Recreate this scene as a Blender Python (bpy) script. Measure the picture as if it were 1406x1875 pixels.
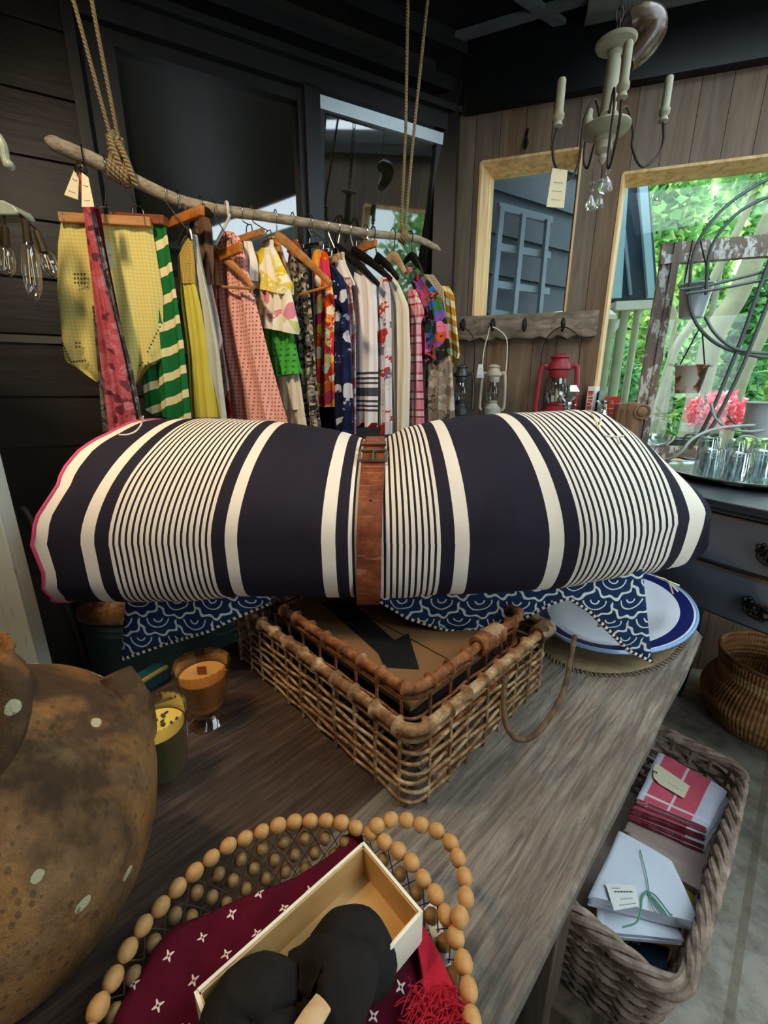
import bpy, bmesh, math, random
from math import sin, cos, pi, sqrt, radians, atan2
from mathutils import Vector, Matrix, noise as mnoise
random.seed(7)
for _o in list(bpy.data.objects): bpy.data.objects.remove(_o, do_unlink=True)
SC = bpy.context.scene
COL = SC.collection
# ------------------------------------------------------------------ camera, world, lights, exposure
F = 780.0; PITCH = radians(16.0); EYE = 1.38; SP, CP = sin(PITCH), cos(PITCH)
cam_d = bpy.data.cameras.new('camera'); cam = bpy.data.objects.new('camera', cam_d); COL.objects.link(cam)
cam_d.sensor_fit = 'VERTICAL'; cam_d.sensor_height = 24.0; cam_d.lens = F / 1875.0 * 24.0
cam_d.clip_start = 0.02; cam_d.clip_end = 200
cam.location = (0, 0, EYE); cam.rotation_euler = (radians(90) - PITCH, 0, 0)
SC.camera = cam
SC.view_settings.view_transform = 'Standard'; SC.view_settings.look = 'None'
SC.view_settings.gamma = 1.0; SC.view_settings.use_curve_mapping = False
SC.view_settings.exposure = 0.08
W = bpy.data.worlds.new('sky'); SC.world = W; W.use_nodes = True
_bg = W.node_tree.nodes['Background']; _bg.inputs[0].default_value = (0.80, 0.92, 1.0, 1); _bg.inputs[1].default_value = 5.2
def lamp(name, kind, loc, energy, color, size=0.1, rot=None, spot=None):
    d = bpy.data.lights.new(name, kind); d.energy = energy; d.color = color
    if kind == 'AREA': d.shape = 'DISK'; d.size = size
    elif kind == 'SUN': d.angle = size
    else: d.shadow_soft_size = size
    if spot: d.spot_size = spot[0]; d.spot_blend = spot[1]
    o = bpy.data.objects.new(name, d); COL.objects.link(o); o.location = loc
    if rot is not None:
        v = Vector(rot) - Vector(loc); o.rotation_euler = v.to_track_quat('-Z', 'Y').to_euler()
    return o
lamp('sun', 'SUN', (4, 6, 8), 5.0, (1.0, 0.95, 0.85), 0.02, rot=(2.6, 3.6, 0))
lamp('ceiling_spot_lamp', 'SPOT', (-0.75, 0.35, 2.55), 42, (1.0, 0.74, 0.45), 0.06, rot=(-0.1, 0.85, 0.9), spot=(radians(95), 0.5))
lamp('ceiling_spot_lamp', 'SPOT', (-0.95, 0.55, 2.3), 17, (1.0, 0.70, 0.38), 0.05, rot=(-0.36, 0.40, 0.9), spot=(radians(60), 0.7))
lamp('ceiling_spot_lamp', 'SPOT', (-0.75, 0.15, 2.6), 34, (1.0, 0.82, 0.58), 0.06, rot=(-0.35, 1.6, 1.5), spot=(radians(80), 0.6))
# ------------------------------------------------------------------ pixel -> world helpers (reference frame 1406 x 1875)
def ray(px, py):
    u = (px - 703.0) / F; v = (py - 937.5) / F
    return Vector((u, CP - v * SP, -(SP + v * CP)))
O = Vector((0, 0, EYE))
def at_z(px, py, z):
    d = ray(px, py); return O + d * ((z - EYE) / d.z)
def at_y(px, py, Y):
    d = ray(px, py); return O + d * (Y / d.y)
def at_pl(px, py, p0, n):
    d = ray(px, py); return O + d * ((Vector(p0) - O).dot(n) / d.dot(n))
def proj(P):
    X, Y, D = P[0], P[1], EYE - P[2]
    dep = Y * CP + D * SP
    return (703 + F * X / dep, 937.5 + F * (D * CP - Y * SP) / dep, dep)
def lerp(a, b, t): return a + (b - a) * t
def interp(xs, x):
    if x <= xs[0][0]: return xs[0][1]
    for (a, b), (c, d) in zip(xs, xs[1:]):
        if x <= c: return b + (d - b) * (x - a) / (c - a) if c != a else d
    return xs[-1][1]
def smooth_path(pts, n=6):
    """Catmull-Rom through the points."""
    pts = [Vector(p) for p in pts]
    if len(pts) < 3: return pts
    out = []
    P = [2 * pts[0] - pts[1]] + pts + [2 * pts[-1] - pts[-2]]
    for i in range(1, len(P) - 2):
        a, b, c, d = P[i - 1], P[i], P[i + 1], P[i + 2]
        for k in range(n):
            t = k / n
            out.append(0.5 * ((2 * b) + (c - a) * t + (2 * a - 5 * b + 4 * c - d) * t * t + (3 * b - a - 3 * c + d) * t ** 3))
    out.append(pts[-1]); return out
# ------------------------------------------------------------------ mesh builder
class MB:
    def __init__(s): s.v = []; s.f = []; s.uv = []; s.mi = []
    def add(s, vs, fs, uvs=None, m=0):
        b = len(s.v); s.v += [Vector(v) for v in vs]
        for i, f in enumerate(fs):
            s.f.append([b + k for k in f]); s.mi.append(m)
            s.uv.append(uvs[i] if uvs else None)
        return s
    def grid(s, P, cu=False, cv=False, uv=None, m=0):
        """P[i][j]; uv(i,j)->(u,v)"""
        n, k = len(P), len(P[0]); vs = [p for r in P for p in r]; fs = []; us = []
        for i in range(n if cu else n - 1):
            for j in range(k if cv else k - 1):
                i2, j2 = (i + 1), (j + 1)
                fs.append((i * k + j, (i2 % n) * k + j, (i2 % n) * k + (j2 % k), i * k + (j2 % k)))
                if uv: us.append((uv(i, j), uv(i2, j), uv(i2, j2), uv(i, j2)))
        return s.add(vs, fs, us if uv else None, m)
    def tube(s, pts, r, n=8, closed=False, caps=True, m=0, flat=None):
        pts = [Vector(p) for p in pts]; N = len(pts); rows = []; L = 0
        R = r if isinstance(r, (list, tuple)) else [r] * N
        up = None; Ls = []
        for i, p in enumerate(pts):
            a = pts[i - 1] if (i > 0 or closed) else p
            b = pts[(i + 1) % N] if (i < N - 1 or closed) else p
            t = (b - a)
            t = t.normalized() if t.length > 1e-9 else Vector((0, 0, 1))
            if up is None:
                up = Vector(flat) if flat else (Vector((0, 0, 1)) if abs(t.z) < 0.9 else Vector((1, 0, 0)))
            x = up - t * up.dot(t)
            if x.length < 1e-6: x = t.orthogonal()
            x.normalize(); y = t.cross(x); up = x
            rr = R[i]; ra, rb = rr if isinstance(rr, (tuple, list)) else (rr, rr)
            rows.append([p + x * (cos(2 * pi * k / n) * ra) + y * (sin(2 * pi * k / n) * rb) for k in range(n)])
            if i: L += (p - pts[i - 1]).length
            Ls.append(L)
        Ls.append(L + ((pts[0] - pts[-1]).length if closed else 0))
        b = len(s.v)
        s.grid(rows, cu=closed, cv=True, uv=lambda i, j: (j / n, Ls[i]), m=m)
        if caps and not closed:
            s.f.append([b + k for k in range(n)][::-1]); s.mi.append(m); s.uv.append(None)
            s.f.append([b + (N - 1) * n + k for k in range(n)]); s.mi.append(m); s.uv.append(None)
        return s
    def box(s, c, size, rot=None, m=0):
        c = Vector(c); hx, hy, hz = [x / 2 for x in size]
        R = rot if rot is not None else Matrix.Identity(3)
        vs = [c + R @ Vector((x * hx, y * hy, z * hz)) for x in (-1, 1) for y in (-1, 1) for z in (-1, 1)]
        fs = [(0, 1, 3, 2), (4, 6, 7, 5), (0, 4, 5, 1), (2, 3, 7, 6), (0, 2, 6, 4), (1, 5, 7, 3)]
        X, Y, Z = size
        us = []
        for f, (a, b) in zip(fs, ((Y, Z), (Y, Z), (X, Z), (X, Z), (X, Y), (X, Y))):
            us.append(((0, 0), (0, b), (a, b), (a, 0)))
        return s.add(vs, fs, us, m)
    def bar(s, a, b, w, h, up=(0, 0, 1), m=0):
        a, b = Vector(a), Vector(b); d = (b - a); L = d.length; x = d.normalized(); u = Vector(up)
        y = u.cross(x)
        if y.length < 1e-5: y = x.orthogonal()
        y.normalize(); z = x.cross(y)
        return s.box((a + b) / 2, (L, w, h), Matrix((x, y, z)).transposed(), m)
    def lathe(s, prof, n=24, c=(0, 0, 0), M=None, m=0, caps=True, a0=0, sx=1, sy=1):
        c = Vector(c); M = M or Matrix.Identity(3)
        rows = [[c + M @ Vector((r * cos(2 * pi * k / n + a0) * sx, r * sin(2 * pi * k / n + a0) * sy, z)) for k in range(n)] for r, z in prof]
        b = len(s.v); s.grid(rows, cv=True, uv=lambda i, j: (j / n, i / (len(prof) - 1)), m=m)
        if caps:
            if prof[0][0] > 1e-5: s.f.append([b + k for k in range(n)][::-1]); s.mi.append(m); s.uv.append(None)
            if prof[-1][0] > 1e-5: s.f.append([b + (len(prof) - 1) * n + k for k in range(n)]); s.mi.append(m); s.uv.append(None)
        return s
    def ell(s, c, r, n=14, k=9, M=None, m=0):
        rx, ry, rz = r if isinstance(r, (tuple, list)) else (r, r, r)
        c = Vector(c); M = M or Matrix.Identity(3)
        rows = []
        for i in range(k):
            a = -pi / 2 + pi * (i + 0.02 if i == 0 else (i - 0.02 if i == k - 1 else i)) / (k - 1)
            rows.append([c + M @ Vector((rx * cos(a) * cos(2 * pi * j / n), ry * cos(a) * sin(2 * pi * j / n), rz * sin(a))) for j in range(n)])
        return s.grid(rows, cv=True, uv=lambda i, j: (j / n, i / (k - 1)), m=m)
    def prism(s, poly, thick, m=0):
        """poly: list of 3D points (planar), thick: Vector offset."""
        poly = [Vector(p) for p in poly]; t = Vector(thick); n = len(poly)
        vs = poly + [p + t for p in poly]
        fs = [list(range(n))[::-1], list(range(n, 2 * n))] + [(i, (i + 1) % n, n + (i + 1) % n, n + i) for i in range(n)]
        return s.add(vs, fs, None, m)
    def build(s, name, mats, parent=None, smooth=True, bevel=0, solid=0, sub=0, local=False, angle=40, recalc=True):
        me = bpy.data.meshes.new(name)
        loc = Vector((0, 0, 0))
        if parent is None and not local and s.v:
            xs = [v.x for v in s.v]; ys = [v.y for v in s.v]; zs = [v.z for v in s.v]
            loc = Vector(((min(xs) + max(xs)) / 2, (min(ys) + max(ys)) / 2, min(zs)))
        me.from_pydata([tuple(v - loc) for v in s.v], [], s.f)
        ml = mats if isinstance(mats, (list, tuple)) else [mats]
        for mm in ml: me.materials.append(mm)
        uvl = me.uv_layers.new(name='UVMap')
        for p, u, mi in zip(me.polygons, s.uv, s.mi):
            p.material_index = mi; p.use_smooth = smooth
            if u:
                for li, c in zip(p.loop_indices, u): uvl.data[li].uv = c
        if recalc:
            bm = bmesh.new(); bm.from_mesh(me); bmesh.ops.recalc_face_normals(bm, faces=bm.faces); bm.to_mesh(me); bm.free()
        if smooth: me.set_sharp_from_angle(angle=radians(angle))
        me.update()
        o = bpy.data.objects.new(name, me); COL.objects.link(o); o.location = loc
        if parent is not None:
            o.parent = parent
            if not local: o.matrix_parent_inverse = WM(parent).inverted()
        if bevel:
            b = o.modifiers.new('bevel', 'BEVEL'); b.width = bevel; b.segments = 2; b.limit_method = 'ANGLE'; b.angle_limit = radians(50)
        if solid:
            b = o.modifiers.new('solid', 'SOLIDIFY'); b.thickness = solid; b.offset = 0
        if sub:
            b = o.modifiers.new('sub', 'SUBSURF'); b.levels = sub; b.render_levels = sub
        return o
def WM(o):
    M = Matrix.LocRotScale(o.location, o.rotation_euler, o.scale)
    return (WM(o.parent) @ o.matrix_parent_inverse @ M) if o.parent else M
def thing(name, label, cat, loc=(0, 0, 0), rotz=0, group=None):
    o = bpy.data.objects.new(name, None); COL.objects.link(o); o.location = loc; o.rotation_euler = (0, 0, rotz)
    o.empty_display_size = 0.02
    return tag(o, label, cat, group)
def tag(o, label, cat, group=None, kind=None):
    o['label'] = label; o['category'] = cat
    if group: o['group'] = group
    if kind: o['kind'] = kind
    return o
def struct(o): o['kind'] = 'structure'; return o
def dup(root, loc, rotz=0, label=None, group=None, scale=None):
    r = root.copy(); COL.objects.link(r); r.location = loc; r.rotation_euler = (0, 0, rotz)
    if scale: r.scale = scale
    if label: r['label'] = label
    if group: r['group'] = group
    for ch in list(root.children):
        c = ch.copy(); COL.objects.link(c); c.parent = r
        for g in list(ch.children):
            d = g.copy(); COL.objects.link(d); d.parent = c
    return r
# ------------------------------------------------------------------ shader helper
class G:
    def __init__(s, name, rough=0.7, metal=0.0, spec=0.3):
        s.m = bpy.data.materials.new(name); s.m.use_nodes = True; s.nt = s.m.node_tree
        s.b = s.nt.nodes['Principled BSDF']; s.set('Roughness', rough); s.set('Metallic', metal); s.set('Specular IOR Level', spec)
        s._uv = s._ob = None
    def set(s, k, v):
        if hasattr(v, 'is_linked'): s.nt.links.new(v, s.b.inputs[k])
        else:
            if isinstance(v, (tuple, list)) and len(v) == 3 and k != 'Normal': v = (*v, 1)
            s.b.inputs[k].default_value = v
        return s
    def n(s, t, ins=None, **kw):
        nd = s.nt.nodes.new('ShaderNode' + t)
        for k, v in kw.items(): setattr(nd, k, v)
        for k, v in (ins or {}).items():
            if hasattr(v, 'is_linked'): s.nt.links.new(v, nd.inputs[k])
            else:
                if isinstance(v, (tuple, list)) and len(v) == 3 and nd.inputs[k].type == 'RGBA': v = (*v, 1)
                nd.inputs[k].default_value = v
        return nd
    @property
    def uv(s):
        if not s._uv: s._uv = s.n('TexCoord')
        return s._uv.outputs['UV']
    @property
    def ob(s):
        if not s._ob: s._ob = s.n('TexCoord')
        return s._ob.outputs['Object']
    def M(s, op, a, b=0.0, c=None):
        ins = {0: a, 1: b}
        if c is not None: ins[2] = c
        return s.n('Math', ins, operation=op).outputs[0]
    def mix(s, f, a, b, mode='MIX'):
        nd = s.n('Mix', None, data_type='RGBA', blend_type=mode, clamp_factor=True)
        for i, v in ((0, f), (6, a), (7, b)):
            if hasattr(v, 'is_linked'): s.nt.links.new(v, nd.inputs[i])
            else: nd.inputs[i].default_value = (*v, 1) if isinstance(v, (tuple, list)) and len(v) == 3 else v
        return nd.outputs[2]
    def ramp(s, f, stops, const=False):
        nd = s.n('ValToRGB', {0: f}); cr = nd.color_ramp
        if const: cr.interpolation = 'CONSTANT'
        while len(cr.elements) < len(stops): cr.elements.new(0.5)
        for e, (p, c) in zip(cr.elements, stops):
            e.position = p; e.color = (*c, 1) if len(c) == 3 else c
        return nd.outputs[0]
    def map(s, vec, scale=(1, 1, 1), loc=(0, 0, 0), rot=(0, 0, 0)):
        return s.n('Mapping', {'Vector': vec, 'Scale': scale, 'Location': loc, 'Rotation': rot}).outputs[0]
    def noise(s, vec, scale=5, detail=4, rough=0.55, dist=0.0):
        return s.n('TexNoise', {'Vector': vec, 'Scale': scale, 'Detail': detail, 'Roughness': rough, 'Distortion': dist}).outputs[0]
    def noisec(s, vec, scale=5, detail=3):
        return s.n('TexNoise', {'Vector': vec, 'Scale': scale, 'Detail': detail}).outputs[1]
    def vor(s, vec, scale=5, feature='F1', rnd=1.0, out=0):
        nd = s.n('TexVoronoi', {'Vector': vec, 'Scale': scale, 'Randomness': rnd}, feature=feature); return nd.outputs[out]
    def sep(s, vec): nd = s.n('SeparateXYZ', {0: vec}); return nd.outputs[0], nd.outputs[1], nd.outputs[2]
    def comb(s, x, y, z=0.0): return s.n('CombineXYZ', {0: x, 1: y, 2: z}).outputs[0]
    def frac(s, x, period, off=0.0): return s.M('FRACT', s.M('DIVIDE', s.M('ADD', x, off), period))
    def band(s, x, a, b): return s.M('MULTIPLY', s.M('GREATER_THAN', x, a), s.M('LESS_THAN', x, b))
    def bump(s, h, strength=0.3, dist=0.01):
        nd = s.n('Bump', {'Height': h, 'Strength': strength, 'Distance': dist}); s.set('Normal', nd.outputs[0]); return s
    def col(s, c): s.set('Base Color', c); return s
def hexc(h):
    h = h.lstrip('#'); r = [int(h[i:i + 2], 16) / 255 for i in (0, 2, 4)]
    return tuple(((x + 0.055) / 1.055) ** 2.4 if x > 0.04045 else x / 12.92 for x in r)
def plain(name, c, rough=0.6, metal=0.0, nscale=40, var=0.25, bump=0.1, spec=0.3):
    """A colour with slight wear/variation."""
    g = G(name, rough, metal, spec); c = hexc(c) if isinstance(c, str) else c
    f = g.noise(g.ob, nscale, 4)
    g.col(g.mix(f, tuple(x * (1 - var) for x in c), tuple(min(1, x * (1 + var)) for x in c)))
    if bump: g.bump(f, bump, 0.004)
    return g.m
def glass_mat(name, tint=(1, 1, 1), rough=0.0, f0=0.05, f1=0.75):
    """Thin-walled glass: clear with Fresnel reflection."""
    g = G(name); nt = g.nt
    tr = g.n('BsdfTransparent', {0: tint}); gl = g.n('BsdfGlossy', {0: (1, 1, 1), 'Roughness': rough})
    lw = g.n('LayerWeight', {0: 0.35}); f = g.M('MULTIPLY_ADD', lw.outputs[1], f1, f0)
    mx = g.n('MixShader', {0: f, 1: tr.outputs[0], 2: gl.outputs[0]})
    nt.links.new(mx.outputs[0], nt.nodes['Material Output'].inputs[0]); return g.m
# ================================================================== ROOM
CN = Vector((0.30, 2.27, 0)); dA = Vector((-0.892, -0.452, 0)).normalized(); nA = Vector((0.452, -0.892, 0)).normalized()
dB = Vector((0.959, -0.283, 0)).normalized(); nB = Vector((-0.283, -0.959, 0)).normalized()
ZC = 2.76
UP = Vector((0, 0, 1))
def WA(s, z, off=0.0): return CN + dA * s + nA * off + UP * z
def WB(s, z, off=0.0): return CN + dB * s + nB * off + UP * z
def sA(px, py):
    P = at_pl(px, py, CN, nA); return (P - CN).dot(dA), P.z
def sB(px, py, off=0.0):
    P = at_pl(px, py, CN + nB * off, nB); return (P - CN).dot(dB), P.z
RA = Matrix((dA, nA, UP)).transposed(); RB = Matrix((dB, -nB, UP)).transposed()
def boxA(mb, s0, s1, z0, z1, o0, o1, m=0): return mb.box(WA((s0 + s1) / 2, (z0 + z1) / 2, (o0 + o1) / 2), (abs(s1 - s0), abs(o1 - o0), abs(z1 - z0)), RA, m)
def boxB(mb, s0, s1, z0, z1, o0, o1, m=0): return mb.box(WB((s0 + s1) / 2, (z0 + z1) / 2, (o0 + o1) / 2), (abs(s1 - s0), abs(o1 - o0), abs(z1 - z0)), RB, m)
# ---- materials
def mk_siding():
    g = G('dark_siding', 0.45, spec=0.35); f = g.noise(g.map(g.ob, (2, 2, 14)), 3, 5)
    g.col(g.mix(f, hexc('#1d1a17'), hexc('#37302a'))); g.bump(f, 0.15, 0.01); return g.m
M_SIDING = mk_siding()
M_BLACK = plain('black_paint', '#0d1012', 0.4, nscale=8, var=0.3, bump=0.05)
M_BLACKG = plain('black_gloss_trim', '#15161a', 0.42, nscale=8, var=0.3, bump=0.03, spec=0.5)
def mk_plank():
    g = G('weathered_plank', 0.85, spec=0.15)
    u = g.uv; x, y, z = g.sep(u)
    idx = g.M('FLOOR', g.M('DIVIDE', x, 0.105))
    wn = g.n('TexWhiteNoise', {1: idx}, noise_dimensions='1D').outputs[0]
    vec = g.comb(g.M('MULTIPLY', x, 26.0), g.M('MULTIPLY_ADD', wn, 7.0, g.M('MULTIPLY', y, 1.6)), g.M('MULTIPLY', wn, 9.0))
    gr = g.noise(vec, 1.2, 6, 0.65, 0.6)
    base = g.ramp(gr, [(0.25, hexc('#54483c')), (0.5, hexc('#7d6d5e')), (0.75, hexc('#978776'))])
    tint = g.ramp(wn, [(0.0, hexc('#75675c')), (0.35, hexc('#94867a')), (0.65, hexc('#a59381')), (0.9, hexc('#987656'))])
    c = g.mix(0.5, base, tint, 'MULTIPLY'); c = g.mix(0.22, c, tint)
    seam = g.M('LESS_THAN', g.M('ABSOLUTE', g.M('SUBTRACT', g.frac(x, 0.105), 0.5)), 0.487)
    g.col(g.mix(seam, hexc('#2e251d'), c))
    g.bump(g.M('ADD', g.M('MULTIPLY', gr, 0.4), seam), 0.5, 0.004); return g.m
M_PLANK = mk_plank()
def mk_wood(name, c0, c1, c2, axis=0, scale=1.0, rough=0.7, knots=True):
    g = G(name, rough, spec=0.2); sc = [20, 20, 20]; sc[axis] = 1.5
    gr = g.noise(g.map(g.ob, sc), 1.4 * scale, 6, 0.65, 0.5)
    c = g.ramp(gr, [(0.28, hexc(c0)), (0.5, hexc(c1)), (0.74, hexc(c2))])
    g.col(c); g.bump(gr, 0.35, 0.004); return g.m
M_JAMB = mk_wood('pale_pine', '#a8814f', '#d9b27e', '#efd0a0', 2)
M_OLDWOOD = mk_wood('grey_driftwood_board', '#4a4138', '#77695a', '#a0917d', 0)
M_PANE = glass_mat('window_glass', (0.93, 0.98, 0.97), f0=0.012, f1=0.12)
def mk_darkpane():
    g = G('dark_glazing', 0.03, spec=0.5); g.set('IOR', 2.1)
    f = g.noise(g.ob, 1.3, 3); g.col(g.mix(f, hexc('#0c0d0b'), hexc('#2a2b22'))); return g.m
M_DARKPANE = mk_darkpane()
def mk_concrete():
    g = G('concrete', 0.75, spec=0.2); f = g.noise(g.ob, 2.2, 8, 0.62); f2 = g.noise(g.ob, 14, 6, 0.7)
    c = g.mix(f, hexc('#7d776d'), hexc('#bab4a8')); c = g.mix(g.ramp(f2, [(0.42, (0, 0, 0)), (0.68, (0.75, 0.75, 0.75))]), c, hexc('#5d564c')); c = g.mix(g.ramp(g.noise(g.ob, 5.5, 5, 0.6), [(0.52, (0, 0, 0)), (0.66, (0.5, 0.5, 0.5))]), c, hexc('#6a5c46'))
    x, y, z = g.sep(g.ob)
    a = g.M('LESS_THAN', g.frac(g.M('ADD', g.M('MULTIPLY', x, 0.707), g.M('MULTIPLY', y, -0.707)), 0.62, 0.19), 0.03)
    c = g.mix(g.M('MULTIPLY', a, 0.55), c, hexc('#6a5c4a'))
    g.col(c); g.bump(f2, 0.3, 0.004); return g.m
M_CONC = mk_concrete()
# ---- floor / ceiling
m = MB(); m.box((0.15, 0.6, -0.03), (5.2, 4.2, 0.06)); struct(m.build('floor', M_CONC, smooth=False))
# ceiling with an unseen roof light added to brighten the room's right side
KX0, KX1, KY0, KY1 = 0.85, 2.5, -1.2, 1.62
m = MB(); x0, x1, y0, y1 = -2.5, 2.8, -1.5, 2.7
for a, b, c, d in ((x0, KX0, y0, y1), (KX1, x1, y0, y1), (KX0, KX1, y0, KY0), (KX0, KX1, KY1, y1)): m.box(((a + b) / 2, (c + d) / 2, ZC + 0.04), (b - a, d - c, 0.08))
struct(m.build('ceiling', M_BLACK, smooth=False))
m = MB()
for a, b, c, d in ((KX0 - 0.03, KX0, KY0, KY1), (KX1, KX1 + 0.03, KY0, KY1), (KX0, KX1, KY0 - 0.03, KY0), (KX0, KX1, KY1, KY1 + 0.03), ((KX0 + KX1) / 2 - 0.02, (KX0 + KX1) / 2 + 0.02, KY0, KY1)): m.box(((a + b) / 2, (c + d) / 2, ZC + 0.13), (b - a, d - c, 0.12))
w5 = struct(m.build('window_5', M_BLACKG, smooth=False))
m = MB(); m.box(((KX0 + KX1) / 2, (KY0 + KY1) / 2, ZC + 0.19), (KX1 - KX0, KY1 - KY0, 0.006))
g = G('added_opal_sheet'); t_ = g.n('BsdfTranslucent', {0: (0.90, 0.94, 0.96)}); g.nt.links.new(t_.outputs[0], g.nt.nodes['Material Output'].inputs[0])
m.build('pane', g.m, w5, smooth=False)
# ---- wall left (dark horizontal siding): lapped boards
SL = 2.95; ZW0, ZW1 = 1.56, 2.46
sJ, _ = sA(150, 250)             # left edge of glazing frame
m = MB()
def lapped(mb, s0, s1, z0, z1, bh=0.17):
    z = z0; k = 0
    while z < z1 - 1e-4:
        t = min(z + bh, z1); rows = []
        for (zz, o) in ((z, 0.012), (t, 0.002), (t, 0.012)):
            rows.append([WA(s0, zz, o), WA(s1, zz, o)])
        mb.grid(rows, uv=lambda i, j: (j, i)); z = t
lapped(m, 0.0, SL, 0.0, ZW0); lapped(m, sJ, SL, ZW0, ZC)
boxA(m, 0, SL, 0, ZW0, -0.08, 0.0); boxA(m, sJ, SL, ZW0, ZC, -0.08, 0.0); boxA(m, 0, sJ, ZW1 + 0.04, ZC, -0.08, 0.0)
struct(m.build('wall_left', M_SIDING, smooth=False))
# ---- window_1: dark two-light glazing
s1, zz = sA(803, 238); s2, _ = sA(583, 300); s3, _ = sA(556, 300); s4, _ = sA(214, 120)
m = MB()
s1 = max(s1, 0.05)
boxA(m, 0.0, sJ, ZW1 - 0.01, ZW1 + 0.05, 0.0, 0.045)
boxA(m, 0.0, sJ, ZW1 + 0.05, ZW1 + 0.075, 0.0, 0.07)
boxA(m, 0.0, sJ, ZW0 - 0.05, ZW0, 0.0, 0.05)
boxA(m, s2, s3, ZW0, ZW1, -0.03, 0.045); boxA(m, s3, s3 + 0.02, ZW0, ZW1, -0.03, 0.02)
boxA(m, s4, sJ, ZW0, ZW1, -0.03, 0.02); boxA(m, sJ - 0.03, sJ, ZW0, ZW1 + 0.05, 0.0, 0.05)
boxA(m, 0.0, s1, ZW0, ZW1, -0.03, 0.03)
boxA(m, s3, s4, ZW1 - 0.05, ZW1 - 0.01, -0.03, 0.015)
w1 = struct(m.build('window_1', M_BLACKG, smooth=False))
m = MB(); boxA(m, s3 + 0.02, s4, ZW0, ZW1 - 0.01, -0.03, -0.02); m.build('pane', M_DARKPANE, w1, smooth=False)
# right-hand light: a top-hung sash standing a little open at the bottom
TL = radians(-9.0); RT = RA @ Matrix.Rotation(TL, 3, 'X')
def sash(mb, sa, sb, ha, hb, o0, o1):
    c = Vector(((sa + sb) / 2, (o0 + o1) / 2, (ha + hb) / 2)); P0 = WA(0, ZW1 - 0.03, 0.01)
    mb.box(P0 + RT @ c, (abs(sb - sa), abs(o1 - o0), abs(hb - ha)), RT)
HS = -(ZW1 - ZW0 - 0.03)
m = MB(); sash(m, s1 + 0.025, s2 - 0.02, HS, -0.02, 0, 0.008); m.build('pane', M_DARKPANE, w1, smooth=False)
M_ALU = plain('daylit_aluminium', '#b9c4cc', 0.3, 0.5, var=0.1)  # pale tone carries the daylight brightness along the sash top
m = MB(); sash(m, s1, s1 + 0.028, HS, 0, -0.01, 0.025); sash(m, s2 - 0.024, s2, HS, 0, -0.01, 0.025); sash(m, s1, s2, HS, HS + 0.03, -0.01, 0.025)
m.build('sash', M_BLACKG, w1, smooth=False)
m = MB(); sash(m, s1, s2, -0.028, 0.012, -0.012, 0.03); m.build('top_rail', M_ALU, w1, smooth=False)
m = MB(); boxA(m, -0.02, sJ, ZW0 - 0.06, ZW1 + 0.06, -0.26, -0.24); boxA(m, -0.03, -0.01, ZW0 - 0.06, ZW1 + 0.06, -0.26, -0.02); boxA(m, sJ, sJ + 0.02, ZW0 - 0.06, ZW1 + 0.06, -0.26, -0.02); boxA(m, 0, sJ, ZW0 - 0.06, ZW0 - 0.05, -0.26, -0.02)
m.build('recess', M_BLACK, w1, smooth=False)
# fascia beams above the dark glazing
m = MB(); boxA(m, 0.0, SL, ZW1 + 0.12, ZW1 + 0.17, 0.0, 0.06); struct(m.build('trim_1', M_BLACKG, smooth=False))
m = MB(); boxA(m, 0.0, SL, ZC - 0.06, ZC, 0.0, 0.09); struct(m.build('trim_2', M_BLACKG, smooth=False))
# ---- wall back (planks) with two openings
a0 = sB(872, 470)[0]; a1 = sB(1043, 480)[0]; za0 = sB(960, 577)[1]; za1 = sB(970, 285)[1]
b0 = sB(1112, 540)[0]; zb1 = sB(1270, 302)[1]; zb0 = 1.05; b1 = 2.15
ZP = 2.52; SBL = 2.42
m = MB()
def plankbox(s0, s1, z0, z1):
    P = [[WB(s0, z0, 0), WB(s0, z1, 0)], [WB(s1, z0, 0), WB(s1, z1, 0)]]
    m.grid(P, uv=lambda i, j: ((s0, s1)[i], (z0, z1)[j]))
    Q = [[WB(s0, z0, -0.10), WB(s0, z1, -0.10)], [WB(s1, z0, -0.10), WB(s1, z1, -0.10)]]
    m.grid(Q, uv=lambda i, j: ((s0, s1)[i], (z0, z1)[j]))
plankbox(0, a0, 0, ZC); plankbox(a0, a1, 0, za0); plankbox(a0, a1, za1, ZC); plankbox(a1, b0, 0, ZC)
plankbox(b0, b1, 0, zb0); plankbox(b0, b1, zb1, ZC); plankbox(b1, SBL, 0, ZC)
struct(m.build('wall_back', M_PLANK, smooth=False, recalc=False))
m = MB(); boxB(m, 0.06, SBL, ZP, ZC, 0.002, 0.05); struct(m.build('trim_3', M_BLACK, smooth=False))
# right wall (planks) with its own window, rear and side walls with a doorway behind the viewer
m = MB(); XR = 2.62
def plankX(y0, y1, z0, z1):
    for xx in (XR, XR + 0.1):
        P = [[Vector((xx, y0, z0)), Vector((xx, y0, z1))], [Vector((xx, y1, z0)), Vector((xx, y1, z1))]]
        m.grid(P, uv=lambda i, j: ((y0, y1)[i], (z0, z1)[j]))
WY0, WY1, WZ0, WZ1 = -0.15, 0.95, 1.1, 2.34
plankX(-1.4, WY0, 0, ZC); plankX(WY0, WY1, 0, WZ0); plankX(WY0, WY1, WZ1, ZC); plankX(WY1, 1.62, 0, ZC)
struct(m.build('wall_right', M_PLANK, smooth=False, recalc=False))
m = MB(); m.box((XR + 0.04, WY0, (WZ0 + WZ1) / 2), (0.12, 0.02, WZ1 - WZ0)); m.box((XR + 0.04, WY1, (WZ0 + WZ1) / 2), (0.12, 0.02, WZ1 - WZ0))
for zz in (WZ0, WZ1): m.box((XR + 0.04, (WY0 + WY1) / 2, zz), (0.12, WY1 - WY0, 0.03))
w4 = struct(m.build('window_4', M_JAMB, smooth=False))
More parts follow.
